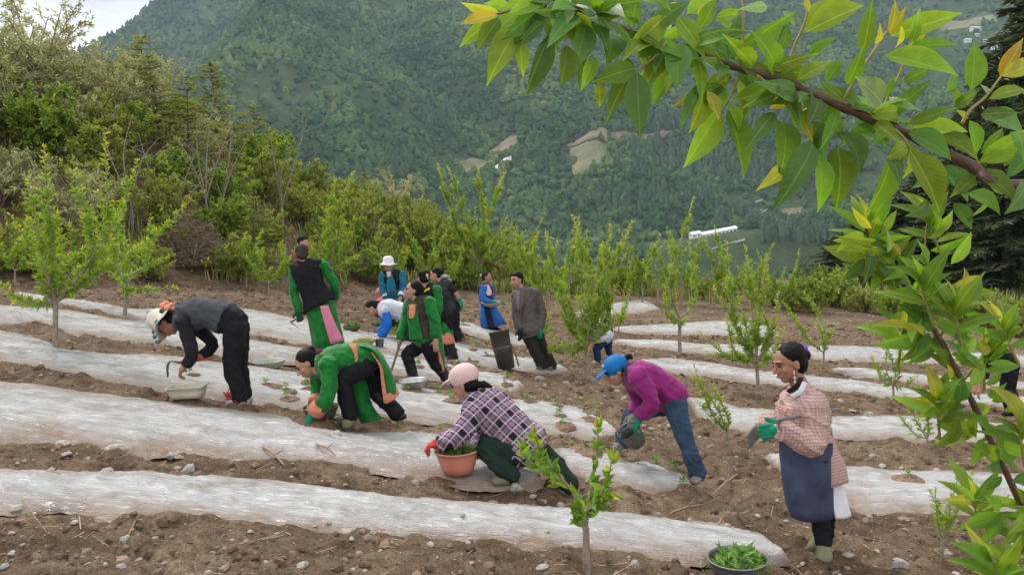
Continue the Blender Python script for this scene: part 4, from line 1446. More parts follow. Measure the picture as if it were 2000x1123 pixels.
# ---- fruit saplings standing in the field
def sapling(label, base, tips, lsz=.055, dens=85, seed=1, fork=.22, tr=None, D=None, sidep=5, name='fruit_sapling', spread=.16, group=None, rel=None):
    rg_ = np.random.default_rng(seed)
    if D is None:
        p, D = hit(*base)
        p = Vector((p.x, p.y, top_z(p.x, p.y)))
    else:
        p = P(base[0], base[1], D)
        p.z = Gs(p.x, p.y)
    pz = P(base[0], base[1], D)
    H = max((base[1] - min(t[1] for t in tips)) * D / F, .3)
    tr = tr or max(.008, .0125 * H + .004)
    mu = sum(t[0] for t in tips) / len(tips)
    fk = P(base[0] + (mu - base[0]) * fork * .5, base[1] + (min(t[1] for t in tips) - base[1]) * fork, D)
    bp = Vector((p.x, p.y, p.z - .06))
    m = MB()
    m.tube([bp, bp.lerp(fk, .5) + Vector((rg_.normal() * .01, 0, 0)), fk], [tr, tr * .85, tr * .8], 8, sub=3)
    lp, ld, lt, lL = [], [], [], []
    def clothe(path, d0, t0):
        L = np.linalg.norm(np.diff(path, axis=0), axis=1).sum()
        n = max(int(L * d0 * (1.0 if D < 15 else 1.35)), 5)
        tt = t0 + (1 - t0) * rg_.random(n)
        q, tg, _ = along(path, tt)
        rd = rg_.normal(size=(n, 3))
        rd = nrm(rd - tg * (rd * tg).sum(1, keepdims=True))
        dd = tg * .55 + rd * .8 + np.array([0, 0, .12])
        k = .55 + .8 * rg_.random(n)
        lp.append(q); ld.append(dd); lL.append(lsz * 1.0 * k * (1.1 - .45 * tt))
        lt.append(np.clip(.10 + .5 * rg_.random(n) + .42 * tt ** 4, 0, 1))
    for (u, v) in tips:
        dz = rg_.normal() * spread * H * .6
        e = P(u, v, D + dz)
        c = fk.lerp(e, .35) + Vector((rg_.normal() * .05 * H, rg_.normal() * .05 * H, -.03 * H)) + (e - fk).cross(Vector((0, 1, 0))) * rg_.normal() * .06
        path, ra, _ = catmull([fk, c, e], [tr * .62, tr * .4, .0025], [0] * 3, 5)
        m.tube(path, ra, 5)
        pa = np.array([tuple(q) for q in path])
        clothe(pa, dens, .08)
        Ls = np.linalg.norm(np.diff(pa, axis=0), axis=1).sum()
        for k in range(int(sidep * Ls / .8) + 2):
            t = rg_.uniform(.12, .8)
            q, tg, _ = along(pa, np.array([t]))
            dr = nrm(tg[0] * 1.0 + rg_.normal(size=3) * np.array([.42, .42, .25]) + np.array([0, 0, .3]))
            ln = Ls * rg_.uniform(.06, .20) * (1.1 - t * .6)
            sp_ = np.array([q[0], q[0] + dr * ln * .55, q[0] + dr * ln + np.array([0, 0, .06 * ln])])
            m.tube([Vector(x) for x in sp_], [tr * .22, tr * .16, .002], 4)
            clothe(sp_, dens * 1.1, .1)
    lp = np.concatenate(lp); ld = np.concatenate(ld); lt = np.concatenate(lt); lL = np.concatenate(lL)
    o = thing(name, label, 'young tree', tuple(bp), group=group)
    m.build('trunk', BARK_PALE, o)
    v, f, t = leaves(lp, ld, lL * 1.1, lL * .34, lt, .3, .22, rg_)
    q = obj('foliage', mk_mesh('foliage', v - np.array(bp), f, False, t), LM['plum'])
    q.parent = o
    return o
SAP = [
 ('tall leafy sapling with spreading lower limbs left of the woman in black', (108, 682), [(85, 285), (205, 262), (55, 345), (248, 395), (20, 420), (-15, 540), (150, 330), (290, 470), (115, 440), (25, 590), (170, 480), (60, 480)], .085, 80),
 ('leafy sapling standing behind the white flowered hat', (243, 618), [(270, 312), (362, 398), (225, 430), (330, 500), (295, 420), (200, 520), (345, 560), (180, 440)], .085, 85),
 ('sapling in front of the reddish twig heap on the bank', (648, 575), [(690, 335), (640, 400), (608, 480), (668, 420), (690, 450), (625, 520), (655, 350), (700, 500)], .09, 75),
 ('low sapling behind the woman in the black vest', (525, 575), [(500, 480), (550, 470), (480, 500), (570, 500), (530, 520)], .085, 75),
 ('sapling with three tall leafy wands above the white sun hat', (935, 568), [(875, 325), (932, 322), (985, 338), (900, 440), (960, 470), (1000, 440), (855, 320), (915, 500)], .10, 85),
 ('bushy sapling between the man in the blazer and the woman in the blue cap', (1145, 745), [(1192, 440), (1236, 432), (1105, 500), (1065, 450), (1205, 555), (1090, 600), (1120, 420), (1085, 660), (1150, 520), (1125, 640), (1120, 700), (1195, 520), (1100, 560), (1130, 580), (1175, 480)], .08, 120),
 ('slender sapling with one tall wand behind the blue cap', (1328, 690), [(1356, 385), (1345, 470), (1312, 610), (1340, 620), (1300, 560)], .085, 70),
 ('thin sapling behind the bag carrying figure', (1208, 658), [(1215, 590), (1230, 560), (1195, 600), (1225, 605)], .08, 75),
 ('open leafy sapling between the purple jacket and the apron woman', (1480, 772), [(1418, 465), (1455, 480), (1500, 500), (1392, 560), (1362, 645), (1520, 570), (1440, 560), (1490, 610), (1380, 690), (1530, 640), (1460, 540), (1420, 620), (1500, 690)], .075, 95),
 ('thin forked sapling just behind the apron woman', (1612, 722), [(1572, 570), (1598, 610), (1620, 640), (1530, 590), (1555, 625), (1640, 630)], .07, 65),
 ('small upright sapling right of the apron woman', (1745, 788), [(1722, 650), (1740, 630), (1765, 690), (1700, 690), (1790, 735), (1755, 650), (1710, 720)], .065, 80),
 ('leaning sapling standing in the film right of the hoe handle', (1815, 890), [(1765, 770), (1790, 735), (1810, 790), (1750, 800)], .06, 75),
 ('bare-stemmed leaning sapling in front of the apron woman', (1425, 878), [(1385, 742), (1352, 705), (1400, 770), (1360, 780), (1390, 800), (1345, 720)], .055, 85),
 ('little sprouting sapling stump in the soil right of the apron woman', (1840, 1085), [(1815, 955), (1826, 950), (1870, 935), (1900, 920), (1850, 985)], .045, 130),
 ('small bright sapling between the planters in white and green jackets', (790, 668), [(772, 605), (780, 590), (795, 630), (760, 640), (785, 640), (800, 650)], .08, 100),
 ('low sapling in front of the blazer man', (1058, 668), [(1040, 605), (1060, 590), (1030, 640), (1075, 610), (1050, 640), (1085, 640)], .08, 80),
 ('bushy sapling behind the man in the blazer', (1075, 610), [(1050, 455), (1090, 470), (1020, 480), (1070, 500), (1040, 540), (1010, 530)], .10, 70),
 ('tall thin sapling at the far field edge below the white building', (1395, 600), [(1380, 470), (1410, 480), (1360, 520), (1420, 540), (1395, 440)], .10, 70),
 ('sapling behind the purple jacket at the field edge', (1285, 600), [(1290, 455), (1275, 480), (1310, 520), (1260, 540)], .10, 70),
]
for k, (lab, base, tips, ls, dn) in enumerate(SAP):
    sapling(lab, base, tips, ls, dn, 300 + k)
# more saplings on the bank foot that only their place tells apart
for k, (u, v, h) in enumerate([(30, 560, 150), (175, 545, 120), (430, 545, 90), (480, 560, 110), (770, 560, 90), (830, 565, 130), (880, 575, 110), (1010, 570, 110), (1235, 590, 80), (1440, 592, 100), (560, 560, 100), (735, 545, 130), (1040, 585, 150), (1110, 590, 170), (1160, 580, 130), (1255, 592, 140), (1330, 595, 150), (1470, 605, 140), (1520, 610, 120), (1005, 560, 170), (960, 555, 200), (1200, 585, 120)]):
    tips = [(u + random.uniform(-.35, .35) * h, v - h * random.uniform(.5, 1.05)) for _ in range(6)]
    sapling('light green sapling growing at the foot of the bank', (u, v), tips, .09, 65, 400 + k, group='saplings at the foot of the bank')
# ------------------------------------------------------------------ the fruit tree in the foreground: every leaf a piece of its own
def big_leaf_mat(name, c, trans):
    s = NT(name, 0.46, 0.32)
    co = s.coord()
    sp = s.n('ShaderNodeSeparateXYZ', None, Vector=co)
    ax = s.math('ABSOLUTE', sp.outputs[0])
    rib = s.ramp(ax, [(0.0, 1.0), (0.016, 0.0)])
    ph = s.math('SUBTRACT', s.math('MULTIPLY', sp.outputs[1], 40.0), s.math('MULTIPLY', ax, 46.0))
    vein = s.math('POWER', s.math('ABSOLUTE', s.math('SINE', ph)), 0.35)
    n1 = s.noise(co, 2.2, 4)
    rn = s.n('ShaderNodeObjectInfo').outputs['Random']
    hs = s.n('ShaderNodeHueSaturation', None, Saturation=1.0, Color=s.ramp(n1, [(0.3, [x * .78 for x in c]), (0.7, [min(1, x * 1.2) for x in c])]))
    s.t.links.new(s.math('ADD', s.math('MULTIPLY', rn, .5), .75), hs.inputs['Value'])
    s.t.links.new(s.math('ADD', s.math('MULTIPLY', rn, .03), .485), hs.inputs['Hue'])
    col = s.mix(s.math('MULTIPLY', rib, .55), hs.outputs[0], [min(1, x * 1.5 + .06) for x in c])
    s.base(col)
    s.bump(s.math('ADD', s.math('MULTIPLY', vein, .5), s.noise(co, 9, 3)), 0.12, 0.03)
    tr = s.n('ShaderNodeBsdfTranslucent')
    s.t.links.new(s.mix(1.0, col, (1.15, 1.1, .35), 'MULTIPLY'), tr.inputs['Color'])
    ms = s.n('ShaderNodeMixShader', None, Fac=trans)
    s.t.links.new(s.b.outputs[0], ms.inputs[1]); s.t.links.new(tr.outputs[0], ms.inputs[2])
    s.t.links.new(ms.outputs[0], s.out.inputs['Surface'])
    return s.m
BL = {'G': big_leaf_mat('fruit_leaf_mid', (0.165, 0.310, 0.036), .52), 'D': big_leaf_mat('fruit_leaf_dark', (0.105, 0.220, 0.042), .45), 'L': big_leaf_mat('fruit_leaf_light', (0.260, 0.410, 0.048), .5),
      'Y': big_leaf_mat('fruit_leaf_young', (0.46, 0.47, 0.060), .46), 'P': big_leaf_mat('fruit_leaf_pale', (0.27, 0.40, 0.16), .3), 'B': big_leaf_mat('fruit_leaf_blue', (0.130, 0.260, 0.060), .35),
      'O': big_leaf_mat('fruit_leaf_bronze', (0.50, 0.38, 0.07), .42)}
LEAF = {}
def leaf_data(wr, bend, var, col):
    key = (wr, bend, var, col)
    if key in LEAF:
        return LEAF[key]
    N = 9
    V, Fc = [], []
    rg_ = random.Random(hash((wr, bend, var)) & 0xffff)
    tw = rg_.uniform(-.25, .25); cv = rg_.uniform(-.08, .08)
    for i in range(N):
        t = i / (N - 1)
        w_ = wr * .5 * (math.sin(math.pi * min(1, t * 1.02) ** .82) ** .9) * (1 - .25 * t ** 4) if 0 < i < N - 1 else 0.004
        y = math.sin(t * bend) / bend if bend else t
        z = -(1 - math.cos(t * bend)) / bend if bend else 0
        cx = cv * math.sin(t * math.pi)
        a = tw * t
        rp = .012 * math.sin(t * 21 + var)
        up = .38 * w_
        for sx in (-1, 0, 1):
            lx, lz = sx * w_, (up + rp * abs(sx)) if sx else 0.0
            V.append((cx + lx * math.cos(a) - lz * math.sin(a), y, z + lx * math.sin(a) + lz * math.cos(a)))
    for i in range(N - 1):
        for j in (0, 1):
            a = i * 3 + j
            Fc.append((a, a + 1, a + 4, a + 3))
    V2 = V
    me = mk_mesh('leaf', np.array(V2), Fc)
    me.materials.append(BL[col])
    LEAF[key] = me
    return me
def leaf_obj(parent, b, t, col, wr=None, facing=None, rg_=random):
    """one leaf from its foot b to its tip t (world); the blade turned roughly towards facing"""
    d = t - b
    L = d.length
    if L < 1e-4:
        return
    wr = wr or rg_.choice([.34, .40, .46])
    bend = rg_.choice([.35, .8, 1.2])
    y = d.normalized()
    f = facing if facing is not None else Vector((rg_.uniform(-.8, .8), -1, rg_.uniform(-.2, 1.0)))
    z = f - y * f.dot(y)
    z = z.normalized() if z.length > 1e-4 else y.orthogonal().normalized()
    x = y.cross(z)
    # the bent blade's chord: turn so that base-tip stays on target
    chord = Vector((0, math.sin(bend) / bend, -(1 - math.cos(bend)) / bend))
    k = L / chord.length
    ang = math.atan2(-chord.z, chord.y)
    Mx = Matrix((x, y, z)).transposed() @ Matrix.Rotation(ang, 3, 'X')
    o = obj('leaf', leaf_data(wr, bend, rg_.randrange(3), col))
    o.parent = parent
    M4 = Mx.to_4x4() @ Matrix.Diagonal((k, k, k, 1))
    M4.translation = b - parent_origin(parent)
    o.matrix_local = M4
    return o

random.seed(5)
BR_M = plain('fruit_bark', (0.115, 0.060, 0.050), 0.55, 0.35, 60, spec=.4)
SHOOT_M = plain('fruit_shoot', (0.26, 0.24, 0.07), 0.6, 0.2, 40)
D1, D2 = 1.15, 1.5
tb = P(2390, 500, 1.4)
troot = Vector((tb.x, tb.y, soil_z(tb.x, tb.y)))
tree = thing('fruit_tree', 'fruit tree whose leafy boughs with large leaves hang over the field from the right', 'fruit tree', tuple(troot))
m = MB()
top = Vector((tb.x + .02, tb.y, 1.95))
m.tube([troot - Vector((0, 0, .1)), troot + Vector((.02, 0, .9)), top, top + Vector((.1, .1, .9))], [.06, .05, .04, .02], 10, sub=5)
m.build('trunk', BR_M, tree)
def bough(px, D, r0, r1, start, name='bough', par=None):
    pts = [start] + [P(u, v, d) for (u, v), d in zip(px, D)]
    n = len(pts)
    rr = [r0 + (r1 - r0) * (i / (n - 1)) ** .8 for i in range(n)]
    # nodes: slight swellings
    pp, ra, rb = catmull(pts, rr, rr, 5)
    ra = [r * (1 + .16 * math.sin(i * 1.9) + random.uniform(-.05, .09)) for i, r in enumerate(ra)]
    mm = MB()
    mm.tube(pp, ra, 8)
    mm.build(name, BR_M, par or tree)
    return pp
b1px = [(2000, 362), (1900, 325), (1780, 265), (1700, 232), (1640, 207), (1550, 167), (1480, 143), (1430, 130), (1360, 103), (1290, 84), (1240, 66), (1180, 40), (1120, 14), (1075, -4)]
b1 = bough(b1px, [D1 + .02 * math.sin(i) for i in range(14)], .0088, .0028, top - Vector((0, 0, .05)))
b2px = [(2060, 1120), (1995, 985), (1935, 860), (1880, 745), (1832, 655), (1790, 592), (1752, 540), (1705, 485), (1690, 440)]
broot = P(2085, 1300, 1.5)
broot.z = soil_z(broot.x, broot.y)
tree2 = thing('fruit_tree', 'young fruit tree with upright rosettes of narrow leaves beside the field', 'fruit tree', tuple(broot))
b2 = bough(b2px, [D2 + .02 * math.cos(i) for i in range(9)], .0085, .0024, broot - Vector((0, 0, .05)), 'trunk', tree2)
def twig(px, D, r=.0028, mat=None, name='twig'):
    mm = MB()
    pts = [P(u, v, D) for u, v in px]
    mm.tube(pts, [r * (1 - .5 * i / max(1, len(pts) - 1)) for i in range(len(pts))], 6, sub=4)
    mm.build(name, mat or SHOOT_M, tree2 if D > 1.4 else tree)
for px, D in [([(1540, 130), (1552, 90), (1570, 50), (1580, 10), (1585, -25)], D1), ([(1448, 118), (1450, 70), (1452, 30), (1448, -10)], D1), ([(1645, 200), (1680, 140), (1710, 95), (1732, 62)], D1 - .02), ([(1720, 225), (1735, 190), (1755, 150), (1770, 110)], D1 + .03),
              ([(1880, 240), (1895, 215), (1925, 190), (1955, 150)], D1), ([(1440, 155), (1425, 190), (1410, 215)], D1), ([(1378, 162), (1382, 165), (1380, 170)], D1), ([(1300, 84), (1275, 115), (1240, 140)], D1 - .02), ([(1480, 150), (1500, 165), (1530, 185), (1543, 200)], D1 - .03), ([(1748, 255), (1765, 270), (1775, 290)], D1 - .02),
              ([(1690, 440), (1675, 425), (1700, 445)], D2), ([(1758, 540), (1800, 500), (1808, 460), (1812, 430)], D2), ([(1835, 660), (1860, 610), (1880, 585)], D2), ([(1840, 670), (1790, 650), (1765, 642)], D2), ([(1890, 765), (1860, 780), (1830, 785)], D2 - .04), ([(1880, 745), (1915, 700), (1925, 680)], D2), ([(1950, 895), (1990, 850), (2010, 830)], D2), ([(2000, 990), (1950, 985), (1900, 975)], D2), ([(2040, 1080), (1985, 1090), (1940, 1100)], D2 - .05), ([(1075, -4), (1030, 5), (985, 25), (960, 28)], D1), ([(1740, 545), (1710, 520), (1690, 505)], D2)]:
    twig(px, D)
LA = [(200, 75, 0, 15, 'Y', 3), (190, 80, 0, 130, 'O', 3), (170, 110, -10, 250, 'L', 4), (200, 100, 80, 270, 'G', 4), (400, 0, 170, 200, 'L', 4), (300, 150, 135, 450, 'L', 4), (310, 205, 325, 405, 'L', 4), (470, 180, 335, 505, 'D', 3), (440, 110, 310, 240, 'D', 4), (550, 20, 490, 205, 'P', 6), (555, 240, 515, 465, 'G', 5), (655, 130, 600, 365, 'B', 5), (640, 290, 620, 480, 'D', 3), (780, 185, 760, 345, 'D', 7), (1070, 85, 835, 300, 'L', 4), (905, 360, 680, 435, 'G', 5), (700, 300, 625, 480, 'L', 3), (720, 430, 725, 560, 'L', 5), (900, 370, 760, 640, 'G', 3), (920, 380, 935, 730, 'D', 4), (960, 390, 930, 615, 'L', 4), (1130, 90, 1275, 310, 'L', 5), (1095, 230, 920, 305, 'G', 4), (1140, 225, 1130, 470, 'B', 6), (1260, 200, 1385, 360, 'G', 6), (1090, 390, 1070, 490, 'L', 5), (1255, 430, 1140, 690, 'D', 2), (1270, 450, 1100, 560, 'Y', 2), (1280, 450, 1190, 700, 'L', 4), (1290, 435, 1390, 565, 'D', 6), (1290, 480, 1350, 630, 'Y', 4), (1400, 545, 1450, 690, 'L', 4), (1350, 580, 1160, 880, 'L', 4), (1390, 580, 1475, 935, 'G', 3), (890, 140, 930, -20, 'G', 6), (960, -10, 1100, 60, 'G', 6), (1250, 150, 1335, -10, 'G', 5), (1180, 75, 1340, -5, 'L', 5), (1330, 110, 1460, 50, 'L', 5), (1345, 100, 1440, 180, 'P', 4), (1600, 35, 1450, 50, 'P', 4), (1390, 185, 1500, 185, 'B', 4), (1245, 105, 1265, 20, 'Y', 4), (1080, 85, 1140, 15, 'Y', 4), (700, 15, 720, -60, 'L', 4), (600, 30, 680, 75, 'P', 3), (260, 45, 120, 20, 'L', 4), (800, 90, 860, 0, 'G', 4), (750, 60, 700, -20, 'L', 4), (560, 90, 420, 90, 'G', 3), (860, 170, 940, 230, 'G', 4), (860, 300, 900, 420, 'D', 4)]
LB = [(0, 90, 120, 75, 'L', 5), (130, 250, 415, 60, 'G', 3), (330, 260, 360, 110, 'D', 6), (330, 330, 190, 205, 'L', 4), (345, 60, 405, 140, 'P', 4), (465, 170, 770, 30, 'L', 4), (460, 160, 640, 5, 'L', 4), (480, 65, 460, -20, 'Y', 5), (760, 290, 815, -10, 'G', 3), (830, 230, 850, 120, 'Y', 4), (900, 170, 930, 0, 'Y', 4), (905, 180, 990, 35, 'Y', 4), (905, 190, 1280, 70, 'L', 3), (930, 250, 960, 130, 'Y', 4), (1000, 260, 1100, 140, 'O', 4), (1010, 250, 1060, 40, 'L', 3), (880, 290, 1262, 400, 'L', 3), (1000, 260, 1250, 235, 'G', 3), (970, 430, 1120, 350, 'G', 4), (570, 430, 660, 310, 'G', 5), (680, 440, 765, 240, 'G', 4), (480, 310, 630, 195, 'G', 4), (400, 440, 440, 330, 'D', 4), (420, 420, 590, 330, 'L', 4), (350, 370, 240, 330, 'L', 4), (160, 405, 235, 360, 'D', 6), (410, 500, 195, 430, 'B', 4), (380, 500, 130, 565, 'L', 4), (380, 530, 275, 570, 'O', 5), (385, 540, 500, 745, 'Y', 4), (440, 530, 660, 745, 'G', 5), (300, 590, 155, 780, 'B', 4), (335, 630, 320, 950, 'G', 4), (490, 630, 560, 840, 'D', 6), (575, 510, 440, 480, 'D', 5), (660, 530, 540, 430, 'G', 4), (860, 540, 720, 400, 'P', 8), (880, 510, 930, 400, 'G', 4), (640, 690, 745, 920, 'D', 5), (500, 755, 290, 1110, 'D', 3), (350, 880, 200, 1000, 'Y', 3), (530, 810, 525, 1110, 'G', 4), (630, 770, 620, 1100, 'G', 5), (910, 820, 780, 1110, 'G', 4), (1010, 790, 1160, 1110, 'L', 4), (850, 650, 720, 640, 'D', 4), (700, 720, 770, 815, 'L', 5), (990, 695, 1310, 690, 'L', 3), (1000, 650, 1250, 560, 'G', 3), (1000, 700, 1225, 840, 'D', 5), (1150, 720, 1365, 850, 'G', 4), (990, 760, 880, 830, 'L', 6), (900, 510, 1070, 580, 'P', 2), (1240, 560, 1190, 440, 'G', 6), (1230, 560, 1365, 470, 'G', 4), (1330, 470, 1345, 215, 'G', 5), (1420, 500, 1370, 440, 'P', 6), (1480, 400, 1600, 200, 'O', 4), (1490, 400, 1700, 320, 'Y', 4), (1420, 520, 1620, 480, 'L', 3), (1380, 600, 1580, 590, 'B', 4), (1400, 600, 1600, 700, 'B', 5), (1310, 620, 1250, 575, 'Y', 6), (1320, 630, 1350, 820, 'G', 5), (1380, 800, 1490, 670, 'G', 4), (1360, 850, 1535, 835, 'G', 3), (1500, 870, 1545, 765, 'P', 4), (1560, 690, 1600, 840, 'G', 4), (1604, 960, 1500, 1120, 'B', 5), (1210, 900, 1310, 1060, 'B', 4), (1310, 1010, 1480, 1125, 'G', 5), (1240, 1060, 1330, 1200, 'D', 5), (1100, 1050, 980, 1130, 'D', 4), (1530, 960, 1460, 930, 'G', 5), (730, 690, 700, 800, 'D', 4), (860, 690, 800, 770, 'G', 4), (1060, 800, 1120, 900, 'D', 4), (900, 840, 950, 960, 'D', 4), (1200, 480, 1240, 380, 'G', 4), (300, 400, 330, 500, 'D', 4), (560, 570, 480, 640, 'G', 4), (1604, 1000, 1640, 1180, 'G', 5)]
LC = [(305, 100, 245, 35, 'Y', 3), (310, 105, 300, 35, 'Y', 3), (320, 135, 195, 120, 'L', 2), (345, 170, 235, 150, 'L', 3), (370, 190, 300, 185, 'Y', 2), (355, 210, 250, 235, 'L', 3), (335, 115, 380, 45, 'L', 4), (355, 170, 350, 105, 'P', 4), (390, 180, 365, 140, 'O', 3), (480, 110, 545, 45, 'L', 4), (480, 130, 532, 88, 'L', 4), (480, 165, 590, 120, 'G', 3), (460, 220, 420, 180, 'G', 4), (470, 210, 440, 135, 'G', 4), (410, 230, 338, 255, 'L', 3), (420, 260, 330, 262, 'G', 3), (430, 285, 340, 302, 'G', 3), (440, 310, 380, 347, 'G', 5), (460, 270, 540, 230, 'G', 4), (470, 290, 490, 215, 'G', 5), (520, 300, 545, 370, 'G', 4), (540, 205, 600, 110, 'L', 4), (550, 265, 630, 240, 'Y', 3), (565, 290, 578, 215, 'Y', 3), (570, 300, 682, 290, 'L', 3), (590, 335, 612, 262, 'Y', 3), (580, 350, 665, 377, 'G', 4), (430, 400, 305, 388, 'Y', 2), (440, 410, 308, 442, 'G', 3), (460, 415, 408, 378, 'Y', 3), (470, 440, 388, 492, 'G', 4), (500, 430, 438, 482, 'G', 4), (480, 400, 492, 445, 'D', 6), (540, 470, 622, 482, 'G', 4), (580, 480, 560, 425, 'G', 5), (640, 475, 630, 428, 'Y', 7), (655, 490, 717, 418, 'L', 4), (650, 500, 735, 502, 'G', 3), (540, 545, 528, 500, 'Y', 4), (560, 610, 572, 535, 'D', 6), (490, 610, 420, 600, 'Y', 3), (500, 620, 435, 662, 'L', 4), (520, 600, 468, 550, 'Y', 3), (530, 640, 498, 692, 'G', 5), (560, 660, 483, 742, 'G', 5), (600, 645, 645, 618, 'L', 5), (610, 650, 655, 700, 'G', 6), (630, 720, 595, 802, 'G', 6), (645, 735, 705, 780, 'G', 5), (655, 600, 705, 555, 'G', 5), (660, 610, 735, 600, 'G', 4), (690, 680, 760, 690, 'G', 4), (700, 700, 755, 745, 'D', 5), (680, 785, 750, 735, 'G', 4), (610, 905, 548, 850, 'L', 4), (600, 905, 508, 900, 'Y', 3), (680, 940, 636, 888, 'G', 5), (700, 912, 760, 915, 'D', 4), (690, 950, 555, 990, 'G', 4), (690, 955, 615, 1040, 'G', 4), (756, 940, 708, 1002, 'L', 5), (700, 1090, 605, 1112, 'Y', 3), (700, 1080, 635, 1018, 'L', 3), (720, 1055, 760, 995, 'G', 5), (720, 1100, 640, 1140, 'G', 4), (690, 830, 640, 870, 'D', 4), (720, 850, 770, 820, 'D', 4), (560, 440, 600, 420, 'G', 4), (520, 380, 480, 340, 'G', 4), (545, 420, 600, 400, 'G', 4), (600, 580, 560, 560, 'L', 4), (600, 690, 540, 720, 'G', 5), (560, 520, 510, 540, 'G', 4), (640, 560, 690, 520, 'G', 4), (700, 640, 740, 610, 'G', 5), (660, 700, 620, 730, 'D', 5), (735, 980, 690, 1040, 'G', 5)]
WR = {2: .22, 3: .30, 4: .38, 5: .46, 6: .55, 7: .64, 8: .72}
nlf = 0
for lst, ox, oy, sc, D0 in ((LA, 900, 0, 2.673, D1), (LB, 1400, 0, 2.673, D1), (LC, 1500, 380, 1.512, D2)):
    for bx, by, tx, ty, c, wk in lst:
        b = P(ox + bx / sc, oy + by / sc, D0 + random.uniform(-.05, .05))
        dd = random.uniform(-.035, .02)
        t = P(ox + tx / sc, oy + ty / sc, D0 + dd + (b - CAM).dot(CR @ Vector((0, 0, -1))) - D0)
        fac = Vector((random.uniform(-.35, .35), -1, random.uniform(-.1, .55)))
        leaf_obj(tree2 if D0 > 1.4 else tree, b, t, c, WR[wk] * (.85 if D0 > 1.4 else 1), fac)
        nlf += 1
# fill: smaller leaves along boughs and twigs so that the branch is clothed in depth
for pp, n, ls, tr_ in ((b1, 110, .070, tree), (b2, 64, .07, tree2)):
    for k in range(n):
        q = pp[random.randrange(6, len(pp))]
        d = Vector((random.uniform(-1, 1), random.uniform(-.8, .8), random.uniform(-1.0, .7))).normalized()
        b = q + d * .012
        leaf_obj(tr_, b, b + d * ls * random.uniform(.7, 1.25), random.choice('GGDLLB'), random.choice([.28, .34, .4]))
        nlf += 1

for (u, v) in [(1690, 440), (1812, 435), (1862, 600), (1765, 642), (1830, 785), (1922, 690), (1990, 835), (1900, 975), (1940, 1098), (1800, 560), (1955, 640), (1985, 1060)]:
    c0 = P(u, v, D2 + random.uniform(-.10, .08))
    ax = Vector((random.uniform(-.5, .1), random.uniform(-.2, .2), 1)).normalized()
    nl = 8
    for k in range(nl):
        a = k * 2.4 + random.uniform(-.3, .3)
        el = .15 + 1.15 * k / nl
        d = (Vector((math.cos(a), math.sin(a) * .7, 0)) * math.cos(el) + ax * math.sin(el)).normalized()
        b = c0 - ax * .05 * (1 - k / nl) + ax * .01
        L = .085 * random.uniform(.75, 1.15) * (1.0 if k < 7 else .7)
        leaf_obj(tree2, b, b + d * L, random.choice('GGLLG') if k < 6 else random.choice('LLY'), random.choice([.26, .30, .36]), Vector((random.uniform(-.3, .3), -.7, .8)))
    MB().tube([c0 - ax * .075, c0], [.003, .002], 5).build('twig', SHOOT_M, tree2)
# the sapling in front of the squatting woman: leaves large enough to pick apart
base, DS = at_px(1145, 1118)
sp_t = thing('fruit_sapling', 'big-leaved young tree with cut grey stem in front of the squatting woman', 'young tree', tuple(base))
m = MB()
fk = P(1145, 1030, DS)
m.tube([base - Vector((0, 0, .08)), base.lerp(fk, .5), fk], [.024, .022, .019], 10, sub=3)
limbs = [[(1145, 1030), (1132, 985), (1095, 930), (1060, 890), (1045, 850)], [(1145, 1030), (1150, 980), (1158, 930), (1165, 870), (1168, 835)], [(1150, 1000), (1170, 970), (1185, 940), (1195, 900)], [(1110, 950), (1075, 925), (1040, 905), (1020, 880)], [(1135, 1005), (1165, 985), (1200, 970)], [(1140, 1030), (1130, 1015), (1120, 1000)]]
LP = []
for k, l in enumerate(limbs):
    pts = [P(u, v, DS + (.05 * i if k % 2 else -.04 * i)) for i, (u, v) in enumerate(l)]
    pp, ra, _ = catmull(pts, [.012 * (1 - .75 * i / (len(pts) - 1)) for i in range(len(pts))], [0] * len(pts), 4)
    m.tube(pp, ra, 7)
    LP.append(pp)
m.build('trunk', BARK_PALE, sp_t)
for pp in LP:
    for k in range(max(20, int(len(pp) * 3.2))):
        f = random.random() ** .8
        i = min(int(f * (len(pp) - 1)), len(pp) - 2)
        q = pp[i].lerp(pp[i + 1], random.random())
        tg = (pp[i + 1] - pp[i]).normalized()
        d = (tg * .7 + Vector((random.gauss(0, .6), random.gauss(0, .6), random.gauss(0, .45)))).normalized()
        L = random.uniform(.045, .10) * (1.15 - .35 * f)
        c = random.choice('GGGLLD') if f < .85 else random.choice('YLLG')
        leaf_obj(sp_t, q, q + d * L, c, random.choice([.3, .36, .42]))
for (u, v) in [(1045, 850), (1168, 835), (1195, 900), (1020, 880)]:
    for k in range(4):
        q = P(u, v, DS)
        d = Vector((random.gauss(0, .35), random.gauss(0, .35), 1)).normalized()
        leaf_obj(sp_t, q, q + d * random.uniform(.06, .10), random.choice('OYLL'), .26)
# ------------------------------------------------------------------ people
FWD = CR @ Vector((0, 0, -1))
RGT = CR @ Vector((1, 0, 0))
UPV = CR @ Vector((0, 1, 0))
def idir(du, dv, dz=0.0):
    """a direction given in picture terms (right, down, away)"""
    return (RGT * du - UPV * dv + FWD * dz).normalized()
SKIN = plain('skin', (0.40, 0.215, 0.145), 0.55, 0.10, 14, spec=.35, bump=.05)
SKIN_D = plain('skin_tan', (0.33, 0.165, 0.105), 0.55, 0.10, 14, spec=.35, bump=.05)
HAIR = plain('hair_black', (0.009, 0.0075, 0.007), 0.6, 0.3, 40, spec=.12, bump=.3, bscale=120)
EYE_M = plain('eye_dark', (0.015, 0.010, 0.008), 0.2, 0, 5, bump=0)
LIP_M = plain('lips', (0.36, 0.125, 0.10), 0.5, .1, 20, bump=0)
def cloth(name, c, rough=.85, var=.18, sheen=0.0, scale=9.0, bs=170, b=.25):
    return plain(name, c, rough, var, scale, .15, 0, b, bs, sheen)
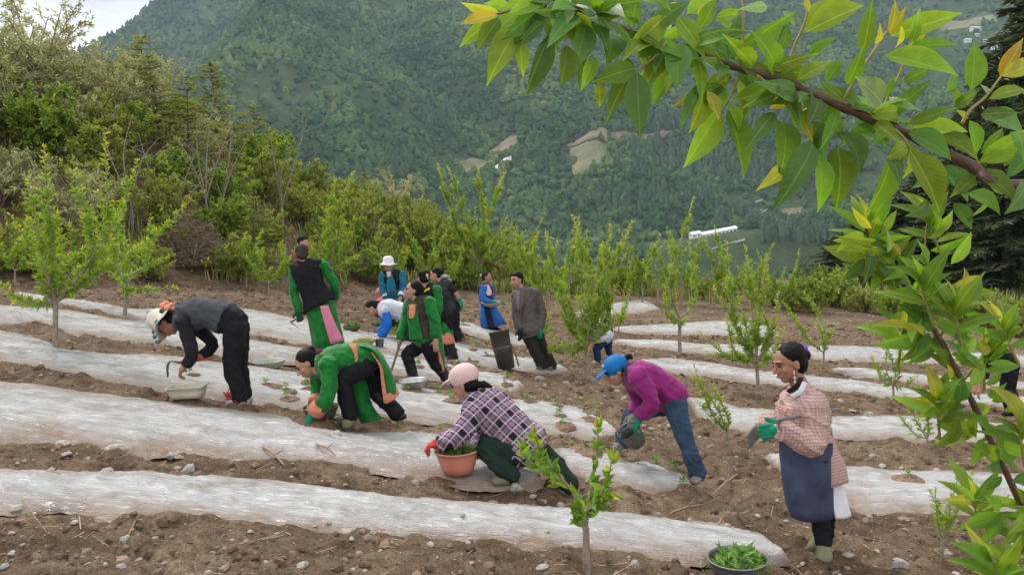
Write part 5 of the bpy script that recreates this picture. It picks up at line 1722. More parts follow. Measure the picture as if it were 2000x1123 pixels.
GREENV = cloth('green_velvet', (0.008, 0.150, 0.022), .65, .45, .25, 14)
BLACK = cloth('black_cloth', (0.012, 0.012, 0.014), .85, .3)
NAVYBLK = cloth('black_knit', (0.018, 0.018, 0.024), .9, .3)
CHARC = cloth('charcoal_vest', (0.060, 0.066, 0.075), .9, .2)
VESTG = cloth('dark_brown_vest', (0.045, 0.036, 0.030), .9, .3)
PINK = cloth('pink_silk', (0.62, 0.20, 0.32), .55, .15)
PINKHAT = cloth('pale_pink_cotton', (0.66, 0.46, 0.45), .8, .1)
ORANGE = None
GLOVE = cloth('green_glove', (0.01, 0.215, 0.115), .8, .15)
GLOVEG = cloth('grey_glove', (0.20, 0.19, 0.17), .85, .3)
REDG = cloth('red_glove', (0.52, 0.055, 0.040), .8, .15)
WHITEC = cloth('white_cloth', (0.70, 0.70, 0.74), .8, .08)
CREAM = cloth('cream_straw', (0.66, 0.62, 0.53), .8, .15)
TEAL = cloth('teal_cloth', (0.012, 0.135, 0.205), .8, .2)
BLUE = cloth('blue_robe', (0.022, 0.125, 0.42), .75, .25)
BRIGHTB = cloth('bright_blue', (0.015, 0.14, 0.55), .6, .2)
GREYW = cloth('pale_grey_fleece', (0.50, 0.52, 0.57), .85, .12)
BLAZER = cloth('grey_brown_blazer', (0.115, 0.098, 0.090), .9, .15)
TROUS = cloth('grey_black_trousers', (0.030, 0.028, 0.028), .9, .3)
MAGENTA = cloth('magenta_fleece', (0.235, 0.022, 0.145), .85, .2, .2)
DENIM = cloth('blue_denim', (0.045, 0.085, 0.145), .85, .45, 0, 6)
CAPB = cloth('blue_cap', (0.010, 0.145, 0.40), .6, .15)
APRON = cloth('navy_apron', (0.052, 0.068, 0.118), .8, .45, 0, 5)
BROWNJ = cloth('rust_brown_jacket', (0.16, 0.065, 0.045), .85, .2)
OLIVESH = cloth('olive_shoe', (0.20, 0.19, 0.115), .8, .2)
BOOT = plain('black_rubber_boot', (0.012, 0.012, 0.014), .45, .3, 12)
SNEAK = cloth('grey_sneaker', (0.34, 0.32, 0.32), .8, .3, 0, 60)
MAROON = cloth('maroon', (0.16, 0.02, 0.05), .8, .2)
PURPLE = cloth('purple_satin', (0.17, 0.05, 0.40), .4, .2)
DKGREEN = cloth('dark_green_trousers', (0.018, 0.035, 0.026), .85, .3)
def band_mat(name, cols, scale, axis):
    s = NT(name, .8, .2)
    co = s.coord()
    mp_ = s.n('ShaderNodeVectorMath', {'operation': 'DOT_PRODUCT'}, _0=co, _1=tuple(axis))
    w_ = s.math('FRACT', s.math('MULTIPLY', mp_.outputs['Value'], scale))
    n = len(cols)
    c = s.ramp(w_, [(i / n, cc) for i, cc in enumerate(cols)], 'CONSTANT')
    v = s.n('ShaderNodeTexVoronoi', None, Vector=co, Scale=110.0)
    fl = s.ramp(v.outputs['Distance'], [(.25, .55), (.5, 0.0)])
    s.base(s.mix(fl, c, v.outputs['Color'], 'OVERLAY'))
    return s.m
TRIM = band_mat('embroidered_trim', [(0.62, 0.16, 0.15), (0.60, 0.24, 0.06), (0.62, 0.22, 0.24), (0.42, 0.30, 0.08), (0.58, 0.18, 0.16)], 16, (0.2, 0.1, 1))
def gingham(name, ax1, ax2, c, sc):
    s = NT(name, .85, .15)
    co = s.coord()
    def stripe(ax):
        d = s.n('ShaderNodeVectorMath', {'operation': 'DOT_PRODUCT'}, _0=co, _1=tuple(ax)).outputs['Value']
        return s.math('GREATER_THAN', s.math('FRACT', s.math('MULTIPLY', d, sc)), .5)
    f = s.math('MULTIPLY', s.math('ADD', stripe(ax1), stripe(ax2)), .5)
    s.base(s.mix(f, (0.52, 0.40, 0.365), c))
    s.bump(s.noise(co, 60, 3), .2, .01)
    return s.m
def plaid(name, ax1, ax2, sc):
    s = NT(name, .9, .1)
    co = s.coord()
    def axis(ax):
        d = s.n('ShaderNodeVectorMath', {'operation': 'DOT_PRODUCT'}, _0=co, _1=tuple(ax)).outputs['Value']
        f = s.math('FRACT', s.math('MULTIPLY', d, sc))
        dark = s.ramp(f, [(0.0, 1.0), (.36, 0.0), (1.0, 0.0)], 'CONSTANT')
        white = s.ramp(f, [(0.0, 0.0), (.38, .75), (.46, 0.0), (.60, .55), (.64, 0.0), (.72, .55), (.76, 0.0), (.90, .75), (.98, 0.0)], 'CONSTANT')
        pur = s.ramp(f, [(0.0, 0.0), (.46, .8), (.60, 0), (.64, .55), (.72, 0), (.76, .8), (.90, 0)], 'CONSTANT')
        return dark, white, pur
    d1, w1, p1_ = axis(ax1)
    d2, w2, p2_ = axis(ax2)
    c = s.mix(1.0, (0.30, 0.25, 0.30), (1, 1, 1), 'MULTIPLY')
    c = s.mix(s.math('MULTIPLY', s.math('ADD', p1_, p2_), .62), c, (0.105, 0.028, 0.10))
    c = s.mix(s.math('MULTIPLY', d1, d2), c, (0.022, 0.024, 0.030))
    both = s.math('MULTIPLY', s.math('SUBTRACT', s.math('ADD', d1, d2), s.math('MULTIPLY', s.math('MULTIPLY', d1, d2), 2.0)), .55)
    c = s.mix(both, c, (0.085, 0.030, 0.085))
    c = s.mix(s.math('MULTIPLY', s.math('ADD', w1, w2), .72), c, (0.56, 0.50, 0.54))
    s.base(c)
    s.bump(s.noise(co, 90, 3), .3, .01)
    return s.m

class Fig:
    AUTO = dict(hat_flower='sun_hat', hat_leaf='sun_hat', scrunchie='hair', hair_tie='hair', hair_flower='hair', hair_ornament='hair', lapel='blazer', shirt_opening='striped_shirt', collar_trim='jacket', belt='jacket', tail_trim='robe_back_tail', hem_trim='robe_back_tail', embroidered_front='shirt_front', cap_lettering='cap', collar='blouse', earring='body', pink_collar='robe_bodice', shoulder_trim='robe_bodice', apron_panel='robe_skirt', shirt_front='jacket')
    """a person: joints are given as photograph pixels plus metres away from / towards the camera at the depth of the feet"""
    def __init__(s, label, foot, D=None, scale=1.0, cat='person', vox=None, hs=1.07):
        s.hs = hs
        s.parts = {}
        if D is None:
            p, D = hit(*foot)
        else:
            p = P(foot[0], foot[1], D)
        s.D, s.s = D, scale
        zf_ = top_z(p.x, p.y)
        s.root = thing('person', label, cat, (p.x, p.y, zf_))
        s.vox = vox or max(.0065, D * .0011)
        s.J = {}
        s.gz = zf_
    def p(s, u, v, dz=0.0):
        return P(u, v, s.D + dz)
    def joints(s, **k):
        for n, a in k.items():
            s.J[n] = s.p(*a)
        J = s.J
        J.setdefault('mid', J['pel'].lerp(J['neck'], .5))
        return s
    # --- shapes; g = extra thickness
    def _torso(s, m, g=0.0, t0=0.0, t1=1.0, kw=1.0, kd=1.0, hem=0.0):
        J, k = s.J, s.s
        pts = catmull([J['pel'], J['mid'], J['neck']], [0] * 3, [0] * 3, 8)[0]
        lat0 = (J['hipF'] - J['hipN']).normalized(); lat1 = (J['shF'] - J['shN']).normalized()
        n = len(pts)
        V, Fc = [], []
        seg = 16
        rows = []
        for i in range(n):
            t = i / (n - 1)
            if t < t0 - 1e-6 or t > t1 + 1e-6:
                continue
            w_ = np.interp(t, [0, .12, .40, .72, .90, 1.0], [.158, .162, .138, .162, .150, .085]) * k * kw + g
            d_ = np.interp(t, [0, .12, .40, .72, .90, 1.0], [.118, .122, .108, .122, .098, .065]) * k * kd + g
            if hem and t < t0 + .25:
                w_ += hem * (1 - (t - t0) / .25); d_ += hem * (1 - (t - t0) / .25)
            rows.append((pts[i], (pts[min(i + 1, n - 1)] - pts[max(i - 1, 0)]).normalized(), lat0.lerp(lat1, t), w_, d_))
        if t0 <= 0:
            c, tg, la, w_, d_ = rows[0]
            for q in (.35, .8):
                rows.insert(0 if q == .35 else 1, (c - tg * .11 * k * math.sqrt(1 - q * q), tg, la, w_ * q, d_ * q))
        for c, tg, la, w_, d_ in rows:
            la = (la - tg * la.dot(tg)).normalized()
            dd = tg.cross(la)
            for j in range(seg):
                a = 2 * math.pi * j / seg
                ca, sa = math.cos(a), math.sin(a)
                ca = math.copysign(abs(ca) ** .85, ca); sa = math.copysign(abs(sa) ** .85, sa)
                V.append(c + la * ca * w_ + dd * sa * d_)
        for i in range(len(rows) - 1):
            for j in range(seg):
                q = (j + 1) % seg
                Fc.append((i * seg + j, i * seg + q, (i + 1) * seg + q, (i + 1) * seg + j))
        Fc.append(tuple(reversed(range(seg))))
        Fc.append(tuple((len(rows) - 1) * seg + j for j in range(seg)))
        m.add(V, Fc)
    def _shoulder(s, m, side, g=0.0):
        J, k = s.J, s.s
        c = J['sh' + side]
        m.ell(c, (.066 * k + g, 0, 0), (0, .066 * k + g, 0), (0, 0, .066 * k + g), 10, 7)
        m.tube([c, c.lerp(J['neck'], .75)], [.062 * k + g, .050 * k + g], 10)
    def _arm(s, m, side, g=0.0, t1=1.0, cuff=0.0):
        J, k = s.J, s.s
        a, b, c = J['sh' + side], J['el' + side], J['wr' + side]
        pts, ra, _ = catmull([a, b, c], [.056 * k + g, .045 * k + g, .030 * k + g + cuff], [0] * 3, 6)
        n = max(3, int(round((len(pts) - 1) * t1)) + 1)
        m.tube(pts[:n], ra[:n], 10)
    def _leg(s, m, side, g=0.0, t0=0.0, t1=1.0, flare=0.0):
        J, k = s.J, s.s
        a, b, c = J['hip' + side], J['kn' + side], J['an' + side]
        pts = [a, a.lerp(b, .5), b, b.lerp(c, .35), c]
        rr = [.092 * k + g, .078 * k + g, .058 * k + g, .056 * k + g, .038 * k + g + flare]
        pts, rr, _ = catmull(pts, rr, [0] * 5, 4)
        n = len(pts)
        i0, i1 = int(t0 * (n - 1)), int(round(t1 * (n - 1))) + 1
        m.tube(pts[i0:i1], rr[i0:i1], 12)
    def _foot(s, m, side, g=0.0):
        J, k = s.J, s.s
        an, toe = J['an' + side], J['toe' + side]
        d = (toe - an)
        up = Vector((0, 0, 1))
        heel = an - Vector((d.x, d.y, 0)).normalized() * .045 * k
        low = -up * .035 * k
        side_ = d.cross(up).normalized() if d.cross(up).length > 1e-5 else Vector((1, 0, 0))
        pts = [heel + low, an + low * .8, an.lerp(toe, .55) + low * .3, toe]
        m.tube(pts, [.036 * k + g, .040 * k + g, .043 * k + g, .030 * k + g], 10, rb=[.036 * k + g, .045 * k + g, .034 * k + g, .020 * k + g], side=side_, sub=3)
        m.tube([an + up * .03 * k, an + low], [.036 * k + g, .038 * k + g], 10)
    def _hand(s, m, side, g=0.0, curl=.6, thumb=1, hd=None, pn=None):
        J, k = s.J, s.s * (1.22 if g > 0 else 1.1)
        w_ = J['wr' + side]
        d = (Vector(hd) if hd is not None else (J['wr' + side] - J['el' + side])).normalized()
        n = Vector(pn) if pn is not None else Vector((0, 0, -1))
        n = n - d * n.dot(d)
        n = n.normalized() if n.length > 1e-3 else d.orthogonal().normalized()
        x = d.cross(n).normalized()
        pc = w_ + d * .050 * k
        m.ell(pc, x * (.040 * k + g), n * (.016 * k + g), d * (.052 * k + g), 10, 7)
        m.tube([w_ - d * .02 * k, pc], [.027 * k + g, .030 * k + g], 8)
        for i, (fx, fl) in enumerate([(-.030, .060), (-.010, .072), (.011, .068), (.030, .053)]):
            b = w_ + d * .090 * k + x * fx * k
            c1, c2 = curl * .7, curl * 1.7
            d1 = d * math.cos(c1) + n * math.sin(c1)
            d2 = d * math.cos(c2) + n * math.sin(c2)
            q = b + d1 * fl * .55 * k
            m.tube([b - d * .02 * k, b, q, q + d2 * fl * .5 * k], [.0085 * k + g, .0088 * k + g, .0080 * k + g, .0065 * k + g], 7)
        tb_ = w_ + d * .030 * k + x * thumb * -.030 * k
        td = (d * .6 - x * thumb * .75 + n * .35 * curl).normalized()
        m.tube([tb_, tb_ + td * .035 * k, tb_ + td * .035 * k + (td + d * .6 + n * curl * .6).normalized() * .032 * k], [.012 * k + g, .0105 * k + g, .008 * k + g], 7)
    def _head(s, m, g=0.0):
        J, k = s.J, s.s
        k = k * s.hs
        c, u, f = J['head'], s.hu, s.hf
        r = u.cross(f)
        s.hr = r
        H = lambda a, b, e: c + r * a * k + f * b * k + u * e * k
        m.ell(H(0, -.012, .028), r * .076 * k, f * .094 * k, u * .088 * k, 16, 12)
        m.ell(H(0, .018, -.030), r * .064 * k, f * .070 * k, u * .078 * k, 14, 10)
        m.ell(H(0, .042, -.082), r * .032 * k, f * .034 * k, u * .026 * k, 10, 7)
        m.ell(H(0, .074, .030), r * .050 * k, f * .016 * k, u * .012 * k, 10, 6)
        m.tube([H(0, .080, .022), H(0, .094, -.004), H(0, .107, -.024)], [.009 * k, .011 * k, .013 * k], 8)
        for q in (-1, 1):
            m.ell(H(q * .013, .092, -.027), r * .010 * k, f * .012 * k, u * .008 * k, 8, 6)
            m.ell(H(q * .038, .060, -.022), r * .024 * k, f * .022 * k, u * .022 * k, 10, 7)
            m.ell(H(q * .077, -.008, -.006), r * .008 * k, f * .020 * k, u * .032 * k, 8, 7)
        m.ell(H(0, .084, -.052), r * .022 * k, f * .012 * k, u * .006 * k, 8, 6)
        m.ell(H(0, .082, -.061), r * .018 * k, f * .012 * k, u * .007 * k, 8, 6)
        n0 = J['neck']
        m.tube([n0 - (c - n0).normalized() * .02 * k, n0.lerp(H(0, -.015, -.05), .6), H(0, -.010, -.03)], [.060 * k, .052 * k, .050 * k], 12)
    def head_dir(s, up, face):
        s.hu = idir(*up)
        f = idir(*face)
        s.hf = (f - s.hu * f.dot(s.hu)).normalized()
        return s
    def body(s, hands=(('N', {}), ('F', {})), skin=None, face=True, feet=True):
        m = MB()
        s._torso(m)
        for q in 'NF':
            s._shoulder(m, q); s._arm(m, q); s._leg(m, q)
            if feet:
                s._foot(m, q)
        s.hand_kw = dict(hands)
        for q, kw in hands:
            s._hand(m, q, **kw)
        s._head(m)
        bo = m.voxel('body', skin or SKIN, s.root, s.vox, 2)
        s.parts['body'] = bo
        if face and s.D < 16:
            J, k = s.J, s.s
            k = k * s.hs
            c, u, f, r = J['head'], s.hu, s.hf, s.hr
            H = lambda a, b, e: c + r * a * k + f * b * k + u * e * k
            for q in (-1, 1):
                MB().ell(H(q * .032, .0815, .008), r * .0145 * k, f * .006 * k, u * .0058 * k, 10, 6).build('eye', EYE_M, bo)
                MB().tube([H(q * .016, .090, .028), H(q * .034, .0875, .033), H(q * .050, .075, .027)], .0042 * k, 6, sub=2).build('eyebrow', HAIR, bo)
            MB().ell(H(0, .0925, -.0565), r * .021 * k, f * .005 * k, u * .0062 * k, 10, 6).build('lips', LIP_M, bo)
        return s
    # --- clothes, each its own mesh
    def _vox(s, m, name, mat, wr=.006, ws=11, smooth=3, wdir=None, kv=1.35):
        o = m.voxel(name, mat, s.root, s.vox * kv, smooth, wr * 2.1, ws, len(name) * 7 % 97, wdir)
        s.parts[name] = o
        return o
    def top(s, name, mat, g=.018, sleeve=1.0, t0=0.0, hem=0.0, kw=1.0, kd=1.0, cuff=.008, wr=.007, collar=False, arms='NF'):
        m = MB()
        s._torso(m, g, t0, 1.0, kw, kd, hem)
        for q in 'NF':
            s._shoulder(m, q, g)
        for q in arms:
            s._arm(m, q, g, sleeve, cuff)
        if collar:
            n0 = s.J['neck']; d = (s.J['head'] - n0).normalized()
            m.tube([n0 - d * .03, n0 + d * .045 * s.s], [.080 * s.s, .068 * s.s], 14, caps=False)
        return s._vox(m, name, mat, wr)
    def vest(s, name, mat, g=.032, t0=.05, hem=0.0, kw=1.0, kd=1.0, wr=.007, t1=1.0):
        m = MB()
        s._torso(m, g, t0, t1, kw, kd, hem)
        for q in 'NF':
            c = s.J['sh' + q].lerp(s.J['neck'], .22)
            m.tube([c, c.lerp(s.J['neck'], .7)], [.074 * s.s + g * .6, .060 * s.s + g * .5], 10)
        return s._vox(m, name, mat, wr)
    def trousers(s, name, mat, g=.016, t1=.97, flare=.012, wr=.007, sides='NF', pel=True):
        m = MB()
        if pel:
            s._torso(m, g * .9, 0.0, .26)
        for q in sides:
            s._leg(m, q, g, 0, t1, flare)
        return s._vox(m, name, mat, wr)
    def shoes(s, mat, g=.010, boot=False, sides='NF', name=None, bt=.55):
        for q in sides:
            m = MB()
            s._foot(m, q, g)
            if boot:
                s._leg(m, q, .020, bt, 1.0, .012)
            s._vox(m, name or ('boot' if boot else 'shoe'), mat, .002, 20, 2, None, 1.0)
        return s
    def glove(s, side, mat, g=.005, cuff=True, palm=None):
        m = MB()
        s._hand(m, side, g, **s.hand_kw.get(side, {}))
        if cuff:
            d = (s.J['wr' + side] - s.J['el' + side]).normalized()
            m.tube([s.J['wr' + side] - d * .045 * s.s, s.J['wr' + side] + d * .02], [.042 * s.s, .034 * s.s], 10)
        return s._vox(m, 'glove', mat, .0, 20, 1, None, .9)
    def hair(s, mat=None, bun=None, tail=None, short=False, low=True):
        c, u, f, r, k = s.J['head'], s.hu, s.hf, s.hr, s.s * s.hs
        H = lambda a, b, e: c + r * a * k + f * b * k + u * e * k
        m = MB()
        m.ell(H(0, -.030, .046), r * .088 * k, f * .094 * k, u * .087 * k, 16, 12)
        if not short:
            m.ell(H(0, -.048, -.005), r * .084 * k, f * .064 * k, u * .080 * k, 12, 9)
        else:
            m.ell(H(0, -.048, .010), r * .074 * k, f * .055 * k, u * .070 * k, 12, 9)
            m.ell(H(0, .030, .085), r * .065 * k, f * .045 * k, u * .030 * k, 12, 8)
        if bun:
            a, b, e, rad = bun
            m.ell(H(a, b, e), r * rad * k, f * rad * k, u * rad * k, 12, 9)
            m.tube([H(0, -.06, e * .7), H(a, b, e)], [.04 * k, .03 * k], 8)
        if tail:
            m.tube([H(0, -.08, .03)] + [s.p(*q) for q in tail], [.022] + [.030] * (len(tail) - 1) + [.012], 9, sub=3)
        s.parts['hair'] = m.voxel('hair', mat or HAIR, s.root, s.vox * 1.05, 2, .004, 45, 3)
        return s.parts['hair']
    def cap_hat(s, mat, brim=.09, off=.05, name='cap'):
        c, u, f, r, k = s.J['head'], s.hu, s.hf, s.hr, s.s * s.hs
        H = lambda a, b, e: c + r * a * k + f * b * k + u * e * k
        m = MB().ell(H(0, -.020, off + .004), r * .098 * k, f * .116 * k, u * .092 * k, 18, 12)
        m.tube([H(0, .06, off + .012), H(0, .085 + brim * .5, off), H(0, .085 + brim, off - .02)], [.070 * k, .072 * k, .045 * k], 14, rb=[.010 * k, .007 * k, .005 * k], side=r, sub=3)
        s.parts[name] = m.voxel(name, mat, s.root, s.vox, 2)
        return s.parts[name]
    def sun_hat(s, mat, R=.17, rise=.10, off=.03, drop=.05, wave=.02, name='sun_hat', sy=1.0):
        c, u, f, r, k = s.J['head'], s.hu, s.hf, s.hr, s.s * s.hs
        b = c + u * off * k - f * .008 * k
        prof = [(R * .98, -drop - .006), (R, -drop), (R * .8, -drop * .35), (.100, .004), (.098, .05), (.090, rise * .85), (.060, rise * 1.10), (.012, rise * 1.16), (.006, rise * 1.10), (.055, rise * 1.04), (.084, rise * .8), (.092, .045), (.094, -.004), (R * .78, -drop * .35 - .008), (R * .98, -drop - .006)]
        m = MB().lathe(b, [(a * k, h * k) for a, h in prof], 32, u, 1, sy, r, closed=False)
        if wave:
            rg_ = random.Random(4)
            V = []
            for i, v in enumerate(m.V):
                v = Vector(v)
                q = v - b
                rad = (q - u * q.dot(u)).length
                if rad > .11 * k:
                    a = math.atan2(q.dot(f), q.dot(r))
                    v = v + u * (math.sin(a * 3 + 1) * wave + math.sin(a * 5) * wave * .5) * (rad / k - .11) / max(R - .11, .01) * k
                V.append(tuple(v))
            m.V = V
        s.parts[name] = m.build(name, mat, s.root)
        return s.parts[name]
    def sheet(s, name, mat, rows, thick=.010, sub=4, on=None):
        m = MB().sheet([[s.p(*q) for q in r] for r in rows], thick, sub)
        o = m.build(name, mat, s.parts.get(on or s.AUTO.get(name), s.root))
        s.parts.setdefault(name, o) if o.parent == s.root else None
        return o
    def skirt(s, name, mat, rings, seg=30, folds=7, amp=.018, wall=.010):
        """closed robe skirt: rings of (u_left, u_right, v_left, v_right, half depth m, dz)"""
        m = MB()
        V, Fc = [], []
        R = []
        for ul, ur, vl, vr, hd_, dz in rings:
            a, b = s.p(ul, vl, dz), s.p(ur, vr, dz)
            R.append((a, b, hd_))
        n = len(R)
        for pas in (0, 1):
            for i in range(n):
                a, b, hd_ = R[i]
                c = (a + b) / 2; x = (b - a) / 2
                y = FWD * hd_
                for j in range(seg):
                    an = 2 * math.pi * j / seg
                    kf = 1 + amp * (i / max(1, n - 1)) * 8 * math.sin(an * folds + i * .4) * .5 - (pas * wall / max(x.length, .05))
                    V.append(c + x * math.cos(an) * kf + y * math.sin(an) * kf)
        for pas in (0, 1):
            o = pas * n * seg
            for i in range(n - 1):
                for j in range(seg):
                    k2 = (j + 1) % seg
                    q = (o + i * seg + j, o + i * seg + k2, o + (i + 1) * seg + k2, o + (i + 1) * seg + j)
                    Fc.append(q if pas else tuple(reversed(q)))
        for i in (0, n - 1):
            for j in range(seg):
                k2 = (j + 1) % seg
                q = (i * seg + j, i * seg + k2, n * seg + i * seg + k2, n * seg + i * seg + j)
                Fc.append(q if i == 0 else tuple(reversed(q)))
        m.add(V, Fc)
        s.parts[name] = m.build(name, mat, s.root)
        return s.parts[name]
    def blobm(s, name, mat, items):
        m = MB()
        for (u, v, dz, rx, ry, rz) in items:
            m.ell(s.p(u, v, dz), RGT * rx, UPV * ry, FWD * rz, 12, 9)
        return m.build(name, mat, s.parts.get(s.AUTO.get(name), s.root))
    def cuffs(s, side, mat, t0=.62, t1=.98, g=.030, name='cuff'):
        J = s.J
        a, b = J['el' + side], J['wr' + side]
        p0, p1_ = a.lerp(b, t0), a.lerp(b, t1)
        m = MB().tube([p0, p1_], [(.045 + (.030 - .045) * t0) * s.s + g, (.045 + (.030 - .045) * t1) * s.s + g + .012], 16, caps=False)
        return m.build(name, mat, s.parts.get('robe_bodice', s.parts.get('jacket', s.root)))

def hoe(label, pts, blade, D, r=.014, wood=None, metal=None, group=None, name='hoe'):
    """handle through pixel points, blade through pixel points; (u, v, dz)"""
    b0 = P(pts[0][0], pts[0][1], D + pts[0][2])
    o = thing(name, label, 'hoe', tuple(b0), group=group)
    MB().tube([P(u, v, D + dz) for u, v, dz in pts], r, 10, sub=3).build('handle', wood or WOOD_M, o)
    bl = [P(u, v, D + dz) for u, v, dz in blade]
    n = len(bl)
    MB().tube(bl, [r * 1.25] + [r * 2.4] * (n - 2) + [r * 1.6], 8, rb=[r * .9] + [r * .5] * (n - 2) + [r * .25], side=FWD, sub=3).build('blade', metal or IRON_M, o)
    return o
WOOD_M = plain('worn_wood', (0.17, 0.125, 0.09), .7, .3, 30)
IRON_M = plain('worn_iron', (0.22, 0.21, 0.20), .45, .35, 20, metal=.7)
REDW_M = plain('red_paint_handle', (0.50, 0.055, 0.035), .5, .2, 25)

# 1 -- woman in black bent over, flowered hat
f = Fig('person in black with charcoal vest bent double, cream flowered hat, gripping a red-handled hoe', (470, 789), scale=1.02)
f.joints(head=(326, 632), neck=(350, 620), shN=(358, 630, -.17), shF=(350, 618, .17), mid=(405, 612), pel=(458, 630), hipN=(460, 642, -.09), hipF=(464, 638, .10), knN=(452, 716, -.08), knF=(468, 712, .10), anN=(470, 780, -.08), anF=(477, 774, .10), toeN=(446, 788, -.10), toeF=(455, 783, .08),
         elN=(375, 690, -.20), wrN=(362, 712, -.16), elF=(414, 668, .13), wrF=(388, 699, -.02))
f.head_dir((-.86, -.30, 0), (-.30, .95, -.05))
f.body(hands=[('N', dict(curl=1.1, hd=idir(-.5, .8))), ('F', dict(curl=1.1, hd=idir(-1, .35)))], skin=SKIN_D)
f.trousers('trousers', BLACK, .022, 1.0, .016)
f.top('sweater', NAVYBLK, .016, .86, wr=.006)
f.vest('vest', CHARC, .034, .16, .012)
f.hair(bun=None)
f.sun_hat(CREAM, .185, .115, .035, .035, .02)
f.shoes(SNEAK, .008)
f.blobm('hat_flower', cloth('peach_flower', (0.66, 0.27, 0.16), .7, .2), [(318, 597, -.10, .030, .030, .03), (327, 601, -.12, .034, .030, .03), (334, 596, -.08, .03, .026, .03), (325, 592, -.05, .03, .024, .03), (339, 603, -.10, .022, .022, .03)])
f.blobm('hat_leaf', cloth('blue_green_leaf_trim', (0.09, 0.17, 0.17), .7, .5, 0, 60), [(352, 592, -.08, .022, .026, .02), (346, 600, -.14, .022, .022, .02), (306, 630, -.17, .02, .03, .02), (300, 647, -.17, .018, .03, .02), (308, 668, -.12, .028, .02, .02), (302, 658, -.15, .018, .022, .02)])
hoe('red-handled short hoe in the hands of the person in black', [(408, 701, -.12), (380, 704, -.12), (348, 708, -.12)], [(346, 707, -.12), (332, 706, -.12), (327, 718, -.12), (328, 736, -.12)], f.D, .013, REDW_M)

# 2 -- green robe from behind, black vest
f = Fig('person seen from behind in green robe, black vest and pink sash, short hoe in hand', (650, 700), scale=1.0)
f.joints(head=(589, 496), neck=(592, 514), shN=(574, 529, -.02), shF=(630, 519, .02), mid=(606, 552), pel=(628, 600), hipN=(618, 604, -.02), hipF=(645, 602, .02), knN=(632, 650), knF=(655, 648), anN=(642, 690), anF=(664, 688), toeN=(640, 695, .14), toeF=(666, 693, .14),
         elN=(574, 568, -.04), wrN=(583, 606, -.12), elF=(652, 552, .08), wrF=(655, 580, .22))
f.head_dir((-.06, -1, 0), (-.30, .05, .95))
f.body(hands=[('N', dict(curl=1.0)), ('F', {})], face=False)
f.top('robe_bodice', GREENV, .022, 1.0, cuff=.014, wr=.008)
f.vest('vest', BLACK, .045, .02, .05)
f.skirt('robe_skirt', GREENV, [(598, 655, 602, 592, .15, 0), (603, 660, 630, 620, .17, 0), (609, 667, 660, 648, .19, 0), (614, 674, 694, 682, .21, 0)], folds=6)
f.sheet('sash', PINK, [[(625, 598, -.20), (633, 597, -.215), (641, 596, -.20)], [(634, 632, -.215), (644, 629, -.235), (652, 626, -.21)], [(646, 672, -.225), (659, 668, -.25), (671, 664, -.22)]])
f.hair(cloth('brown_head_scarf', (0.045, 0.034, 0.032), .8, .2), bun=(0.03, -.105, -.03, .048))
f.glove('N', cloth('dark_green_glove', (0.01, 0.06, 0.05), .8))
f.shoes(BOOT, .01)
hoe('short dark hoe held low by the person seen from behind', [(590, 616, -.14), (578, 623, -.14), (570, 628, -.14)], [(571, 627, -.14), (567, 628, -.14), (574, 634, -.14), (584, 641, -.14)], f.D, .013)

# 3 -- dark head behind
f = Fig('person in rust brown jacket, black hair, mostly hidden behind the green robe', (600, 612), scale=1.0)
f.joints(head=(592, 474), neck=(584, 490), shN=(586, 500, -.17), shF=(578, 498, .17), mid=(586, 520), pel=(592, 545), hipN=(592, 548, -.1), hipF=(592, 547, .1), knN=(598, 580, -.1), knF=(595, 578, .1), anN=(598, 606, -.1), anF=(600, 604, .1), toeN=(608, 610, -.1), toeF=(610, 608, .1),
         elN=(582, 522, -.2), wrN=(600, 532, -.2), elF=(582, 520, .2), wrF=(600, 530, .15))
f.head_dir((.15, -1, 0), (1, .25, -.1))
f.body(face=False)
f.top('jacket', BROWNJ, .03)
f.trousers('trousers', TROUS)
f.hair(short=True)
f.shoes(BOOT)

# 4 -- bent green woman, planting
f = Fig('smiling person in green velvet robe with orange cuffs bent down planting into the film', (693, 832), scale=1.02)
f.joints(head=(599, 712), neck=(627, 722), shN=(642, 714, -.17), shF=(622, 728, .17), mid=(668, 702), pel=(716, 704), hipN=(712, 714, -.09), hipF=(724, 712, .10), knN=(668, 742, -.12), knF=(737, 768, .12), anN=(684, 812, -.10), anF=(776, 806, .14), toeN=(676, 832, -.16), toeF=(788, 814, .10),
         elN=(641, 772, -.24), wrN=(608, 814, -.22), elF=(622, 764, .16), wrF=(618, 792, .06))
f.head_dir((-.62, -.75, -.05), (-.72, .62, -.30))
f.body(hands=[('N', dict(curl=.9, hd=idir(-.45, .9))), ('F', dict(curl=.9, hd=idir(-.2, 1)))])
f.trousers('trousers', BLACK, .020, 1.0, .02)
f.top('robe_bodice', GREENV, .026, .76, cuff=.012, wr=.009, kd=1.05)
f.cuffs('N', TRIM, .44, .84, .040)
f.cuffs('F', TRIM, .44, .84, .040)
f.glove('N', GLOVE)
f.glove('F', GLOVE)
f.sheet('robe_back_tail', GREENV, [[(700, 676, -.14), (712, 673, 0), (706, 680, .16)], [(728, 684, -.15), (738, 682, 0), (732, 690, .16)], [(744, 712, -.15), (757, 712, 0), (752, 716, .14)], [(752, 745, -.13), (772, 750, 0), (768, 752, .12)], [(754, 786, -.12), (768, 780, -.02), (777, 768, .10)]], .012)
f.sheet('tail_trim', TRIM, [[(729, 694, -.17), (726, 688, -.165)], [(745, 716, -.17), (741, 714, -.165)], [(751, 745, -.15), (745, 748, -.145)], [(757, 788, -.14), (750, 787, -.135)], [(777, 770, .07), (774, 777, .0)]][:4], .012)
f.sheet('hem_trim', TRIM, [[(752, 770, -.155), (763, 766, -.06), (775, 757, .07)], [(754, 788, -.15), (768, 781, -.05), (779, 769, .08)]], .016)
